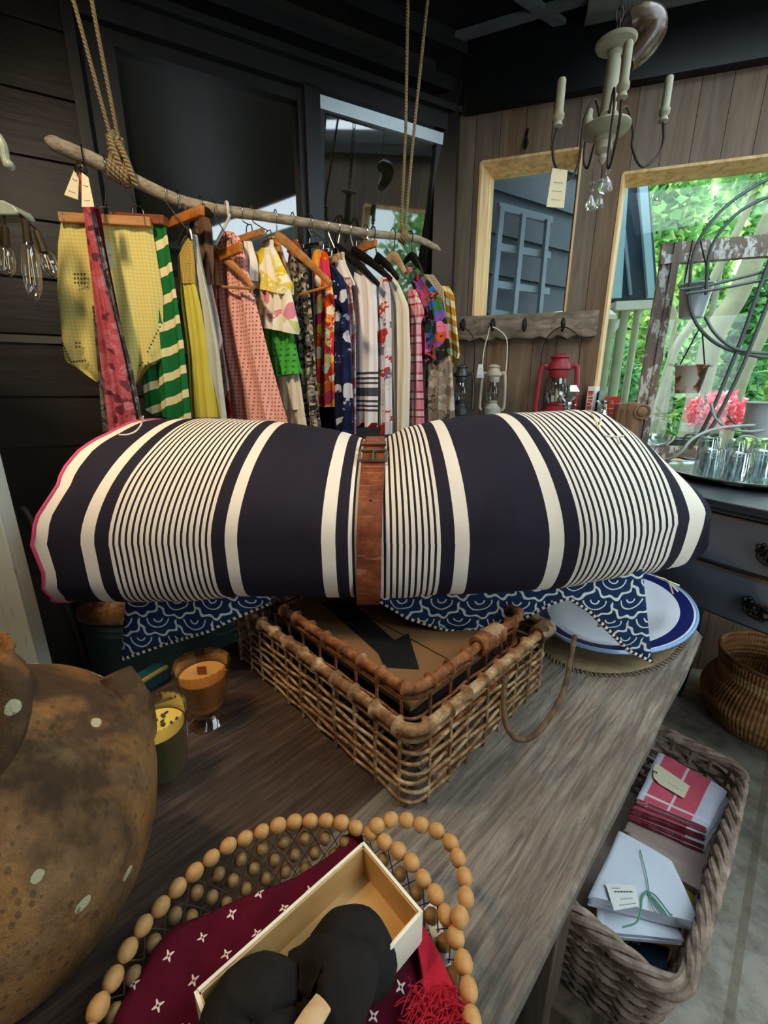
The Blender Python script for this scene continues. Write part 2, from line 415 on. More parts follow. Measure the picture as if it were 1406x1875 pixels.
m = MB(); m.box((XR + 0.06, (WY0 + WY1) / 2, (WZ0 + WZ1) / 2), (0.004, WY1 - WY0 - 0.03, WZ1 - WZ0 - 0.03)); m.build('pane', M_PANE, w4, smooth=False)
m = MB(); m.box((-0.6, -1.45, ZC / 2), (3.6, 0.1, ZC)); m.box((2.27, -1.45, ZC / 2), (0.75, 0.1, ZC)); m.box((1.55, -1.45, 2.45), (0.7, 0.1, 0.64))
struct(m.build('wall_front', M_SIDING, smooth=False))
m = MB(); m.box((-2.4, -0.25, ZC / 2), (0.1, 2.5, ZC)); struct(m.build('wall_side', M_SIDING, smooth=False))
m = MB(); boxB(m, -0.06, 0.035, 0, ZC, 0.0, 0.07); struct(m.build('trim_4', M_BLACKG, smooth=False))
def window(n, s0, s1, z0, z1, tw, sp, st):
    m = MB(); q = lambda s_, z, o: WB(s_, z, o)
    # left and top linings splay outwards; right and bottom are straight
    m.prism([q(s0 - 0.006, z0, 0.003), q(s0 + 0.004, z0, 0.003), q(s0 + sp, z0, -0.13), q(s0 - 0.006, z0, -0.13)], UP * (z1 - z0))
    m.prism([q(s0, z1 + 0.006, 0.003), q(s0, z1 - 0.004, 0.003), q(s0, z1 - st, -0.13), q(s0, z1 + 0.006, -0.13)], dB * (s1 - s0))
    m.prism([q(s1 - 0.002, z0, 0.002), q(s1 + 0.006, z0, 0.002), q(s1 + 0.05, z0, -0.13), q(s1 + 0.04, z0, -0.13)], UP * (z1 - z0)); boxB(m, s0, s1, z0 - 0.004, z0 + tw, -0.16, 0.003)
    w = struct(m.build('window_%d' % n, M_JAMB, smooth=False))
    m = MB(); boxB(m, s0 + sp * 0.8, s1 + 0.028, z0 + tw, z1 - st * 0.8, -0.102, -0.098); m.build('pane', M_PANE, w, smooth=False)
window(2, a0, a1, za0, za1, 0.006, 0.052, 0.022); window(3, b0, b1, zb0, zb1, 0.008, 0.040, 0.008)
# weathered peg board below the small window
sp0 = sB(836, 600)[0]; sp1 = sB(1086, 600)[0]; zp0 = sB(960, 620)[1]
m = MB()
N = 26; rows = []
for i in range(N + 1):
    s = lerp(sp0, sp1 + 0.01, i / N); e = 0.006 * sin(i * 1.7) + 0.004 * sin(i * 4.1)
    rows.append([WB(s, zp0 - 0.004 + e * 0.6, 0.0), WB(s, zp0 - 0.002 + e, 0.05), WB(s, zp0 + 0.03, 0.062 + e), WB(s, za0 - 0.012, 0.05 + e * 0.5), WB(s, za0 + 0.0, 0.045), WB(s, za0 + 0.0, -0.0)])
m.grid(rows, cv=True); m.f += [list(range(6)), [N * 6 + k for k in range(6)][::-1]]; m.mi += [0, 0]; m.uv += [None, None]
struct(m.build('trim_5', M_OLDWOOD, smooth=True, angle=30))
# ceiling grid bars
M_BAR = plain('grey_ceiling_bar', '#565c60', 0.5)
for i, (p, q) in enumerate((((780, 85), (1085, -8)), ((930, -24), (1072, 74)))):
    A, B = at_z(*p, ZC - 0.014), at_z(*q, ZC - 0.014)
    m = MB(); m.bar(A, B, 0.035, 0.02); struct(m.build('ceiling_bar', M_BAR, smooth=False))
# pale corrugated sheet let into the ceiling above the big window
g = G('corrugated_sheet', 0.35, 0.3, 0.5); f = g.noise(g.ob, 6, 3); g.col(g.mix(f, hexc('#8b9690'), hexc('#c3cdc8'))); M_CORR = g.m
A = at_z(1045, 0, ZC - 0.02); s0 = (A - CN).dot(dB)
m = MB(); rows = []
for i in range(49):
    o = 0.055 + i * 0.008; zz = ZC - 0.045 + 0.012 * sin(i * 2 * pi / 12)
    rows.append([WB(0.50, zz, o), WB(SBL, zz, o)])
m.grid(rows, uv=lambda i, j: (i, j)); struct(m.build('ceiling_sheet', M_CORR, solid=0.003))
# ================================================================== OUTSIDE
M_GROUND = plain('garden_earth', '#4f5a2c', 0.95, nscale=6, var=0.5)
m = MB(); m.box((4.0, 9.5, -0.1), (26, 15, 0.1)); m.box((8.2, 0.5, -0.1), (10.9, 5, 0.1)); o = struct(m.build('ground', M_GROUND, smooth=False))
M_SHED = plain('blue_grey_paint', '#7d8da3', 0.6, nscale=12, var=0.15)
M_SHEDD = plain('dark_blue_paint', '#2f4053', 0.6, nscale=9, var=0.25)
M_PALEB = plain('pale_blue_paint', '#9fc6d6', 0.6, nscale=9, var=0.12)
M_WHITEP = plain('white_paint_worn', '#e8e6df', 0.6, nscale=9, var=0.10)
dS = Vector((0.86, 0.51, 0)).normalized(); nS = Vector((0.51, -0.86, 0)); S0 = WB(0.02, 0, -0.30)
def SH(s, z, off=0.0): return S0 + dS * s + nS * off + UP * z
m = MB(); RS = Matrix((dS, nS, UP)).transposed()
z = 0.0
while z < 3.1:
    m.grid([[SH(0, z, 0.022), SH(0.95, z, 0.022)], [SH(0, z + 0.2, 0.0), SH(0.95, z + 0.2, 0.0)], [SH(0, z + 0.2, 0.022), SH(0.95, z + 0.2, 0.022)]]); z += 0.2
m.box(SH(0.475, 1.55, -0.06), (0.95, 0.1, 3.1), RS)
o = m.build('shed_siding', plain('slate_siding_paint', '#3f4a59', 0.6, nscale=10, var=0.2), smooth=False); o['kind'] = 'structure'
# trellis leaning on the siding
tr = thing('trellis', 'blue grey square lattice trellis leaning on the siding outside the small window', 'trellis', SH(0.3, 1.5, 0.08))
def shp(px, py, off): return at_pl(px, py, SH(0, 0, off), nS)
for (p, q) in (((912, 378), (1010, 404)), ((908, 452), (1006, 468)), ((902, 520), (1004, 534)), ((898, 572), (1002, 590))):
    m = MB(); m.bar(shp(*p, 0.09), shp(*q, 0.09), 0.035, 0.02, up=nS); m.build('rail', M_SHED, tr, smooth=False)
for (p, q) in (((918, 380), (900, 580)), ((958, 392), (940, 585)), ((1003, 402), (986, 590))):
    m = MB(); m.bar(shp(*p, 0.11), shp(*q, 0.11), 0.03, 0.02, up=nS); m.build('upright', M_SHED, tr, smooth=False)
# sunlit white sloping board just outside
LP4 = [WB(a0 + 0.02, za0 + 0.012, -0.18), WB(a1 + 0.25, za0 + 0.012, -0.18), WB(a1 + 0.25, za0 + 0.10, -0.50), WB(a0 + 0.16, za0 + 0.05, -0.38)]
m = MB(); m.prism(LP4, (0, 0, -0.02)); tag(m.build('sloping_board', M_WHITEP, smooth=False), 'sunlit white painted board sloping up just outside the small window', 'board')
# blue shed end with boards outside the big window's left edge
q = lambda px, py, d=0.0: at_y(px, py, 3.1 + d)
sh = thing('garden_shed', 'dark blue shed end with pale blue edge boards outside the big window', 'shed', (q(1165, 540).x, 3.1, 0))
m = MB(); m.prism([q(1148, 318), q(1186, 322), q(1206, 545), q(1128, 545)], (0, 0.5, 0)); m.build('wall_panel', M_SHEDD, sh, smooth=False)
m = MB(); m.prism([q(1167, 300, -0.03), q(1183, 298, -0.03), q(1200, 545, -0.03), q(1187, 545, -0.03)], (0, 0.025, 0)); m.build('edge_board', M_PALEB, sh, smooth=False)
m = MB(); m.prism([q(1146, 318, -0.03), q(1151, 330, -0.03), q(1138, 545, -0.03), q(1118, 545, -0.03)], (0, 0.025, 0)); m.build('edge_board', M_PALEB, sh, smooth=False)
m = MB(); m.prism([q(1138, 395, -0.02), q(1146, 420, -0.02), q(1158, 540, -0.02), q(1153, 540, -0.02)], (0, 0.015, 0)); m.build('brace', M_SHED, sh, smooth=False)
m = MB()
for x0 in (0.06, -0.06):
    c = q(1165, 545); m.box((c.x + x0, 3.35, c.z / 2), (0.05, 0.05, c.z))
m.build('post', M_SHEDD, sh, smooth=False)
# white rail fence
fe = thing('rail_fence', 'white weathered rail fence with round posts outside, below the blue shed', 'fence', (q(1140, 700).x, 2.75, 0))
f_ = lambda px, py: at_y(px, py, 2.75)
m = MB(); m.bar(f_(1118, 563), f_(1186, 560), 0.12, 0.045); m.build('rail', M_WHITEP, fe, smooth=False)
M_POST = plain('mossy_post', '#a3a98a', 0.8, nscale=14, var=0.3)
for x, r in ((1120, 0.03), (1143, 0.03), (1168, 0.02)):
    A = f_(x, 566); m = MB(); m.tube([A, (A.x, A.y, 0.5), (A.x, A.y, 0)], r, 10); m.build('post', M_POST, fe)
m = MB(); m.bar(f_(1112, 615), f_(1150, 570), 0.03, 0.03); m.build('brace', M_WHITEP, fe, smooth=False)
# ---- foliage
def mk_leaf(name, a, b, c=None):
    g = G(name, 0.5, spec=0.3); x, y, z = g.sep(g.uv)
    col = g.ramp(x, [(0.0, hexc(a)), (0.6, hexc(b)), (1.0, hexc(c or b))]); g.col(col)
    tr = g.n('BsdfTranslucent', {0: col}); mx = g.n('MixShader', {0: 0.55, 1: g.b.outputs[0], 2: tr.outputs[0]})
    g.nt.links.new(mx.outputs[0], g.nt.nodes['Material Output'].inputs[0]); return g.m
M_LEAF = mk_leaf('green_leaf', '#4f8f4a', '#96c97a', '#d8e69a')
M_LEAFD = mk_leaf('dark_leaf', '#3a6e44', '#5f9a5c', '#8fbc74')
M_LEAFY = mk_leaf('yellow_green_leaf', '#86b55a', '#bcd884', '#ecefae')
M_PINKF = mk_leaf('pink_blossom', '#d9455c', '#f08a96', '#ffd0d0')
M_BARK = plain('pale_bark', '#77775f', 0.85, nscale=9, var=0.35, bump=0.3)
M_BARK2 = plain('grey_bark', '#6c6e5c', 0.85, nscale=12, var=0.35, bump=0.3)
def leaves(mb, c, r, n, size, rnd):
    for _ in range(n):
        while True:
            d = Vector((rnd.uniform(-1, 1), rnd.uniform(-1, 1), rnd.uniform(-1, 1)))
            if d.length < 1: break
        p = Vector(c) + Vector((d.x * r[0], d.y * r[1], d.z * r[2]))
        if p.z < 0.02: p.z = rnd.uniform(0.02, 0.3)
        s = size * rnd.uniform(0.6, 1.4); ax = Vector((rnd.gauss(0, 1), rnd.gauss(0, 1), rnd.gauss(-0.3, 0.7))).normalized()
        sd = ax.orthogonal().normalized(); sd = Matrix.Rotation(rnd.uniform(0, 6.28), 3, ax) @ sd; w = s * 0.36
        up = ax.cross(sd) * s * 0.12
        k = rnd.random()
        mb.add([p, p + ax * s * 0.45 + sd * w + up, p + ax * s, p + ax * s * 0.45 - sd * w + up], [(0, 1, 2), (0, 2, 3)], [[(k, 0)] * 3, [(k, 0)] * 3])
def bush(name, label, cat, c, r, n, size, mt, seed, group=None, stems=5):
    rnd = random.Random(seed); t = thing(name, label, cat, (c[0], c[1], 0), 0, group)
    mb = MB(); leaves(mb, c, r, n, size, rnd); mb.build('foliage', mt, t, smooth=False, recalc=False)
    mb = MB()
    for k in range(stems):
        b = Vector((c[0] + rnd.uniform(-.3, .3) * r[0], c[1] + rnd.uniform(-.3, .3) * r[1], 0)); e = Vector(c) + Vector((rnd.uniform(-.8, .8) * r[0], rnd.uniform(-.8, .8) * r[1], rnd.uniform(0.2, .9) * r[2]))
        mb.tube(smooth_path([b, (b + e) / 2 + Vector((rnd.uniform(-.1, .1), rnd.uniform(-.1, .1), 0)), e], 5), 0.012, 6)
    mb.build('stems', M_BARK2, t); return t
def tree(label, pts, r0, r1, crown, n, size, mt, seed, group='trees outside the big window', bark=None):
    """pts: trunk points in world."""
    P = smooth_path(pts, 6); t = thing('garden_tree', label, 'tree', (P[0].x, P[0].y, 0), 0, group)
    mb = MB(); mb.tube(P, [lerp(r0, r1, i / (len(P) - 1)) for i in range(len(P))], 12); mb.build('trunk', bark or M_BARK, t)
    rnd = random.Random(seed); mb = MB()
    for (c, r) in crown: leaves(mb, c, r, n, size, rnd)
    if crown: mb.build('foliage', mt, t, smooth=False, recalc=False)
    return t
tp = lambda px, py, Y: at_y(px, py, Y)
def base(px, py, Y):
    p = at_y(px, py, Y); return Vector((p.x, p.y, 0))
def trunk_line(px, Y): return [base(px[0][0], px[0][1], Y)] + [tp(x, y, Y) for x, y in px[1:]]
for label, px, Y, r0, r1, bk, cr in (
    ('thick pale tree trunk slanting up to the right behind the crossed rods', [(1270, 720), (1300, 640), (1348, 545), (1395, 440), (1450, 320), (1500, 200)], 4.45, 0.10, 0.075, M_BARK, []),
    ('second slanting pale trunk right of the thick one', [(1330, 780), (1350, 720), (1400, 600), (1470, 440)], 4.15, 0.06, 0.045, M_BARK, []),
    ('thin forked trunk leaning right behind the old window frame', [(1190, 750), (1222, 680), (1268, 590), (1310, 500), (1370, 380), (1400, 300)], 3.95, 0.038, 0.025, M_BARK, [((1395, 300), (0.32, 0.14, 0.22), 500, 0.08)]),
    ('slim upright trunk at the left of the garden view', [(1228, 720), (1232, 620), (1222, 540), (1225, 420), (1232, 280), (1238, 150)], 4.75, 0.035, 0.022, M_BARK, [((1222, 370), (0.40, 0.2, 0.55), 1300, 0.10)]),
    ('slender grey trunk crossing the bright patch of sky', [(1245, 620), (1255, 520), (1290, 380), (1325, 300), (1360, 200)], 5.75, 0.04, 0.025, M_BARK2, [((1290, 420), (0.45, 0.16, 0.40), 1000, 0.10)]),
    ('wispy grey trunk at the top right of the garden view', [(1300, 640), (1330, 420), (1352, 300), (1372, 200)], 6.05, 0.04, 0.025, M_BARK2, [((1385, 360), (0.50, 0.12, 0.60), 1400, 0.11)])):
    tree(label, trunk_line(px, Y), r0, r1, [(tp(*cr[0][0], Y), cr[0][1])] if cr else [], cr[0][2] if cr else 0, cr[0][3] if cr else 0.1, M_LEAF, 1, bark=bk)
n_ = 0
for cx, cy, cz, r, mt, cnt, size, lb in (
    (1.75, 9.0, 2.9, (0.84, 0.45, 2.8), M_LEAFD, 3000, 0.19, 'dark leafy shrub in the row behind the slim upright trunk'),
    (3.75, 9.0, 2.5, (0.84, 0.45, 2.45), M_LEAF, 3200, 0.19, 'green shrub in the back row behind the zinc bucket'),
    (5.75, 9.0, 2.4, (0.84, 0.45, 2.3), M_LEAFD, 3200, 0.19, 'dark shrub in the back row behind the thick pale trunk'),
    (7.75, 9.0, 3.0, (0.84, 0.45, 2.9), M_LEAF, 3200, 0.19, 'tall green shrub in the back row at the right'),
    (0.7, 7.5, 2.5, (0.84, 0.45, 2.3), M_LEAFD, 1700, 0.15, 'dark leafy shrub far behind the blue shed'),
    (2.75, 7.5, 2.2, (0.84, 0.45, 2.1), M_LEAF, 4200, 0.15, 'tall green shrub behind the slim upright trunk'),
    (4.75, 7.5, 1.9, (0.84, 0.45, 1.85), M_LEAFY, 4200, 0.15, 'pale yellow green shrub below the bright patch of sky'),
    (6.75, 7.5, 2.7, (0.84, 0.45, 2.6), M_LEAF, 4200, 0.15, 'tallest green shrub, at the right end of the garden view'),
    (8.75, 7.5, 2.6, (0.84, 0.45, 2.5), M_LEAFD, 1600, 0.14, 'dark shrub beyond the right window edge'),
    (2.35, 6.45, 1.5, (0.24, 0.24, 1.45), M_LEAFD, 2300, 0.12, 'dark climbing shrub behind the slim upright trunk, nearer row'),
    (3.02, 6.45, 1.7, (0.20, 0.24, 1.65), M_LEAF, 2500, 0.12, 'green climbing shrub above the zinc bucket'),
    (3.75, 6.45, 1.5, (0.24, 0.24, 1.45), M_LEAFY, 2500, 0.12, 'yellow green climbing shrub left of the thick pale trunk'),
    (4.45, 6.45, 1.8, (0.27, 0.24, 1.75), M_LEAF, 2500, 0.12, 'green climbing shrub behind the thick pale trunk'),
    (5.15, 6.45, 1.6, (0.27, 0.24, 1.55), M_LEAFD, 2500, 0.12, 'dark climbing shrub right of the thick pale trunk'),
    (5.85, 6.45, 1.9, (0.27, 0.24, 1.85), M_LEAF, 2300, 0.12, 'green climbing shrub at the right window edge'),
    (2.75, 5.25, 1.0, (0.27, 0.24, 0.95), M_LEAFD, 2300, 0.10, 'deep green ivy mound behind the peeling frame post'),
    (3.45, 5.25, 1.15, (0.27, 0.24, 1.1), M_LEAF, 2500, 0.10, 'bright ivy mound behind the zinc bucket'),
    (4.15, 5.25, 0.95, (0.27, 0.24, 0.9), M_LEAFD, 2300, 0.10, 'deep green ivy mound between the two slanting trunks'),
    (4.85, 5.25, 1.15, (0.27, 0.24, 1.1), M_LEAFY, 2300, 0.10, 'yellow green ivy mound beyond the crossed rods'),
    (1.62, 3.85, 0.75, (0.19, 0.12, 0.72), M_LEAF, 800, 0.06, 'green climber growing behind the rail fence'),
    (2.06, 3.45, 0.55, (0.20, 0.17, 0.55), M_LEAF, 1100, 0.06, 'fresh green clump beside the foot of the peeling frame'),
    (2.98, 3.45, 0.55, (0.20, 0.17, 0.52), M_LEAFY, 1000, 0.06, 'yellow green clump right of the pink blossoms')):
    bush('garden_shrub', lb, 'shrub', (cx, cy, cz), r, cnt, size, mt, 30 + n_, 'shrubs outside the big window'); n_ += 1
c = at_y(1312, 752, 3.45); bush('flowering_shrub', 'pink blossoming shrub low behind the crossed rods', 'shrub', c, (0.21, 0.17, 0.15), 900, 0.05, M_PINKF, 77)
bush('garden_shrub', 'sunny green shrub outside the window of the right wall', 'shrub', (4.6, 0.4, 1.9), (0.8, 1.6, 1.8), 5200, 0.13, M_LEAF, 91)
# tall hedge closing the garden
g = G('hedge_green', 0.9); f = g.noise(g.ob, 4, 6, 0.7); g.col(g.ramp(f, [(0.3, hexc('#1f3d1c')), (0.5, hexc('#4c8a3a')), (0.7, hexc('#9ac85c'))])); g.bump(f, 1.0, 0.2); M_HEDGE = g.m
rnd = random.Random(5); mb = MB()
for i in range(3):
    leaves(mb, (2.5 + i * 3.4, 10.5, 2.2), (2.1, 0.5, 2.3), 3000, 0.2, rnd)
t = thing('tall_hedge', 'tall green hedge closing the far end of the garden', 'hedge', (6, 10, 0)); mb.build('foliage', M_LEAFD, t, smooth=False, recalc=False)
mb = MB(); mb.box((6, 11.1, 1.75), (13, 0.5, 3.5)); mb.build('core', M_HEDGE, t, smooth=False)
# ================================================================== TABLE
tA = Vector((0.7071, 0.7071, 0)); tB = Vector((0.7071, -0.7071, 0)); ZT = 0.78
def T(a, b, z=0.0): return tA * a + tB * b + UP * (ZT + z)
RT2 = Matrix((tA, -tB, UP)).transposed()
def mk_oak(nm, stops, dark):
    g = G(nm, 0.75, spec=0.25); u = g.uv; x, y, z = g.sep(u)
    v = g.comb(g.M('MULTIPLY', x, 4.0), g.M('MULTIPLY', y, 62.0), 0.0)
    gr = g.noise(v, 1.6, 9, 0.72, 0.9); bl = g.noise(u, 4.5, 5, 0.6); fine = g.noise(g.comb(g.M('MULTIPLY', x, 8), g.M('MULTIPLY', y, 120), 0.0), 2.0, 4, 0.7)
    c = g.ramp(gr, [(p, hexc(h)) for p, h in zip((0.25, 0.45, 0.6, 0.8), stops)])
    c = g.mix(g.M('MULTIPLY', g.ramp(bl, [(0.42, (0, 0, 0)), (0.62, (1, 1, 1))]), 0.5), c, hexc(dark))
    crack = g.M('GREATER_THAN', fine, 0.66); c = g.mix(g.M('MULTIPLY', crack, 0.55), c, hexc('#241b14'))
    kn = g.vor(g.map(u, (2.2, 6.0, 1)), 1.0); kf = g.M('LESS_THAN', kn, 0.045); c = g.mix(kf, c, hexc('#1e150f'))
    g.col(c); g.bump(g.M('ADD', gr, g.M('MULTIPLY', fine, 0.5)), 0.6, 0.004); return g.m
M_OAK = mk_oak('shaded_brown_oak', ('#1f160f', '#41322a', '#5d4a3a', '#7b6653'), '#2c2018'); M_OAKG = mk_oak('lit_weathered_oak', ('#3a322b', '#6c6257', '#8f8579', '#ada397'), '#544a41')  # light falloff put into the plank colours: right one paler, others darker
tbl = thing('trestle_table', 'long weathered oak plank table carrying the striped roll, baskets and pot', 'table', (*(tA * 0.35 + tB * -0.5).to_2d(), 0))
B0, B1 = -0.919, -0.0997
rt = random.Random(3)
for k in range(3):
    b0 = lerp(B0, B1, k / 3) + 0.0005; b1 = lerp(B0, B1, (k + 1) / 3) - 0.0005
    a1 = 1.31 + (0.0, -0.015, 0.0)[k]; n = 60; rows = []; AB = []
    for i in range(n + 1):
        a = lerp(-0.62, a1, i / n); e0 = 0.0015 * mnoise.noise((a * 9, k, 0)); e1 = 0.0015 * mnoise.noise((a * 9, k, 5))
        if k == 2: e1 = 0.004 * mnoise.noise((a * 7, k, 9)) - (0.05 * max(0, (a - 1.24) / 0.07) ** 1.5)
        prof = [(b0 + e0, -0.044), (b0 + e0, -0.003), (b0 + e0 + 0.003, 0), ((b0 + b1) / 2, 0), (b1 + e1 - 0.004, 0.0), (b1 + e1, -0.004), (b1 + e1 - 0.003, -0.044)]
        rows.append([T(a, bb, zz) for bb, zz in prof]); AB.append([(a, bb + (zz * 1.0) + k * 3.1) for bb, zz in prof])
    m = MB(); m.grid(rows, cv=True, uv=lambda i, j: AB[i][j % 7] if j < 7 else AB[i][0])
    nv = len(m.v); m.f += [list(range(7))[::-1], list(range(nv - 7, nv))]; m.mi += [0, 0]; m.uv += [None, None]
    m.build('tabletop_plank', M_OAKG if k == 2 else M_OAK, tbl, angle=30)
M_OAKD = mk_wood('dark_table_leg', '#2f261e', '#53453a', '#6d5f52', 2)
for a, b in ((-0.5, -0.82), (-0.5, -0.2), (0.675, -0.82), (0.675, -0.2)):
    m = MB(); m.box(T(a, b, -0.044 - 0.368), (0.075, 0.075, 0.736), RT2); m.build('leg', M_OAKD, tbl, smooth=False, bevel=0.004)
m = MB(); m.bar(T(-0.5, -0.51, -0.66), T(0.675, -0.51, -0.66), 0.05, 0.05); m.build('stretcher', M_OAKD, tbl, smooth=False, bevel=0.003)
m = MB(); m.bar(T(-0.5, -0.82, -0.62), T(-0.5, -0.2, -0.62), 0.05, 0.05); m.build('stretcher', M_OAKD, tbl, smooth=False, bevel=0.003)
A = at_z(985, 1790, 0.10); B = at_z(1112, 1892, 0.10); d_ = (A - B).normalized()
m = MB(); m.bar(B + UP * -0.04 - d_ * 0.02, A + d_ * 0.62 - UP * 0.04, 0.05, 0.07); m.build('foot_rail', M_OAKD, tbl, smooth=False, bevel=0.004)
# ================================================================== STRIPED ROLL
TOPL = [(190, 781), (235, 772), (300, 767), (380, 766), (470, 769), (545, 776), (610, 786), (650, 797), (682, 806), (706, 800), (740, 784), (800, 769), (880, 759), (950, 756), (1040, 751), (1085, 752), (1115, 770), (1150, 797), (1200, 845), (1250, 903), (1290, 962), (1312, 992)]
BOTL = [(60, 1100), (90, 1107), (205, 1108), (300, 1104), (440, 1092), (560, 1092), (640, 1093), (690, 1104), (720, 1097), (820, 1088), (900, 1086), (1000, 1080), (1060, 1070), (1150, 1058), (1240, 1038), (1285, 1014), (1312, 996)]
YC, AX = 1.0, 0.285; KT = 0.13; XM = -0.02
ZREST = 0.960
def sgn(v): return 1.0 if v >= 0 else -1.0
def shape(st, th):
    """point of the plain cross-section: st = (X, yc, zc, ax, bt, bb, q); th = 0 front, pi/2 top."""
    X, yc, zc, ax, bt, bb, q = st; c, s_ = cos(th), sin(th)
    if s_ >= 0: return Vector(((X - XM) * (1 - KT * s_ ** 1.3) + XM, yc - ax * c, zc + bt * s_))
    return Vector((X, yc - ax * sgn(c) * abs(c) ** q, zc - bb * abs(s_) ** q))
def solve(px_front):
    """station whose nearest point shows at px_front: fitted so that its upper and lower outlines fall on TOPL and BOTL, never lower than the basket rims."""
    k = min(1.0, max(0.0, (px_front - 1090) / 222)); ax = AX * (1 - 0.80 * k ** 1.6); yc = YC
    X = (px_front - 703) / F * ((yc - ax) * CP + 0.26 * SP)
    zc, bt, q, zb = 1.115, 0.19, 0.85, ZREST
    for _ in range(30):
        st = (X, yc, zc, ax, bt, zc - zb, q)
        up = [proj(shape(st, pi * t / 40)) for t in range(41)]; dn = [proj(shape(st, -pi * t / 40)) for t in range(41)]
        u = min(up, key=lambda p: p[1]); d = max(dn, key=lambda p: p[1])
        eu = interp(TOPL, u[0]) - u[1]; ed = interp(BOTL, d[0]) - d[1]
        bt = max(0.004, bt - 0.7 * eu * u[2] / F)
        if ed > 0 and zb <= ZREST + 1e-6: q = max(0.42, q - 0.004 * ed)
        elif ed < 0 and q < 1.0: q = min(1.0, q - 0.006 * ed)
        else: zb = max(ZREST, zb - 0.6 * ed * d[2] / F)
        if zb > ZREST: zc = min(zc, 5) ; zc = max(zb + 0.004, lerp(1.115, at_y(1312, 994, yc - ax).z, k ** 1.5))
    return (X, yc, zc, ax, bt, zc - zb, q)
def mk_ticking():
    g = G('striped_ticking', 0.85, spec=0.12); x, y, z = g.sep(g.uv)
    wob = g.M('MULTIPLY', g.M('SUBTRACT', g.noise(g.uv, 3.0, 2), 0.5), 0.004); x = g.M('ADD', x, wob)
    cream = None
    def acc(a, v): return v if a is None else g.M('MAXIMUM', a, v)
    for a, b in ((-0.05, 0.084), (0.146, 0.171), (0.411, 0.434), (0.588, 0.614), (0.833, 0.860), (1.007, 1.034), (1.264, 1.293)):
        cream = acc(cream, g.band(x, a, b))
    for a, b, n in ((0.193, 0.385, 17), (0.632, 0.807, 15), (1.058, 1.242, 16)):
        P = (b - a) / n
        st = g.M('GREATER_THAN', g.frac(x, P, -a), 0.40)
        cream = acc(cream, g.M('MULTIPLY', g.band(x, a, b), st))
    wv = g.noise(g.map(g.uv, (1.0, 1.0, 1)), 220, 2); bl = g.noise(g.uv, 6, 4)
    navy = g.mix(bl, hexc('#1e1b25'), hexc('#2f2b36')); cr = g.mix(bl, hexc('#dcd0bd'), hexc('#f1e9db'))
    g.col(g.mix(cream, navy, cr)); g.bump(g.M('ADD', g.M('MULTIPLY', wv, 0.5), bl), 0.25, 0.003); return g.m
M_TICK = mk_ticking()
def mk_scallop():
    """navy cloth printed with pale stacked scallops."""
    g = G('scallop_print', 0.85, spec=0.12); x, y, z = g.sep(g.uv)
    P, Q = 0.078, 0.042
    nz = g.noisec(g.uv, 16, 2); wob = g.n('VectorMath', {0: nz, 1: (0.5, 0.5, 0.5)}, operation='SUBTRACT').outputs[0]; wx, wy, _ = g.sep(wob)
    x = g.M('MULTIPLY_ADD', wx, 0.020, x); y = g.M('MULTIPLY_ADD', wy, 0.018, y)
    row = g.M('FLOOR', g.M('DIVIDE', y, Q)); off = g.M('MULTIPLY', g.M('MODULO', g.M('ABSOLUTE', row), 2.0), P / 2)
    fx = g.M('SUBTRACT', g.frac(g.M('ADD', x, off), P), 0.5)
    fy = g.frac(y, Q)
    fx = g.M('MULTIPLY', fx, P); fy = g.M('MULTIPLY', g.M('SUBTRACT', 1.0, fy), Q)   # 0 at row top
    r = g.M('SQRT', g.M('ADD', g.M('MULTIPLY', g.M('MULTIPLY', fx, fx), 0.75), g.M('MULTIPLY', fy, fy)))
    an = g.M('ARCTAN2', fy, fx); lob = g.M('MULTIPLY', g.M('SINE', g.M('MULTIPLY', an, 8.0)), 0.0034)
    ring = None
    for rad, w in ((0.0075, 0.0014), (0.0200, 0.0012), (0.0365, 0.0026)):
        rr = g.M('ADD', r, lob) if rad > 0.03 else r
        b = g.M('LESS_THAN', g.M('ABSOLUTE', g.M('SUBTRACT', rr, rad)), w); ring = b if ring is None else g.M('MAXIMUM', ring, b)
    bl = g.noise(g.uv, 9, 3)
    g.col(g.mix(ring, g.mix(bl, hexc('#16253f'), hexc('#26406a')), hexc('#dfe4dd'))); g.bump(g.noise(g.uv, 220, 2), 0.15, 0.002); return g.m
M_SCAL = mk_scallop()
M_PINK = plain('pink_piping', '#c9486a', 0.7)
M_CREAMC = plain('cream_cotton_tape', '#e2d6bd', 0.85)
def mk_dash():
    g = G('dashed_binding', 0.85); x, y, z = g.sep(g.uv); s = g.M('GREATER_THAN', g.frac(y, 0.0125), 0.5); g.col(g.mix(s, hexc('#1b1a26'), hexc('#e5decf'))); return g.m
M_DASH = mk_dash()
roll = thing('bedroll', 'big navy and cream striped rolled mattress strapped round its middle, lying on the wire baskets', 'bedroll', (0, 0.9, 0.93))
NP = 150; NT = 72; rows = []; PX = []
for i in range(NP + 1):
    px = 60 + (1312 - 60) * i / NP; PX.append(px)
ST = [solve(px) for px in PX]
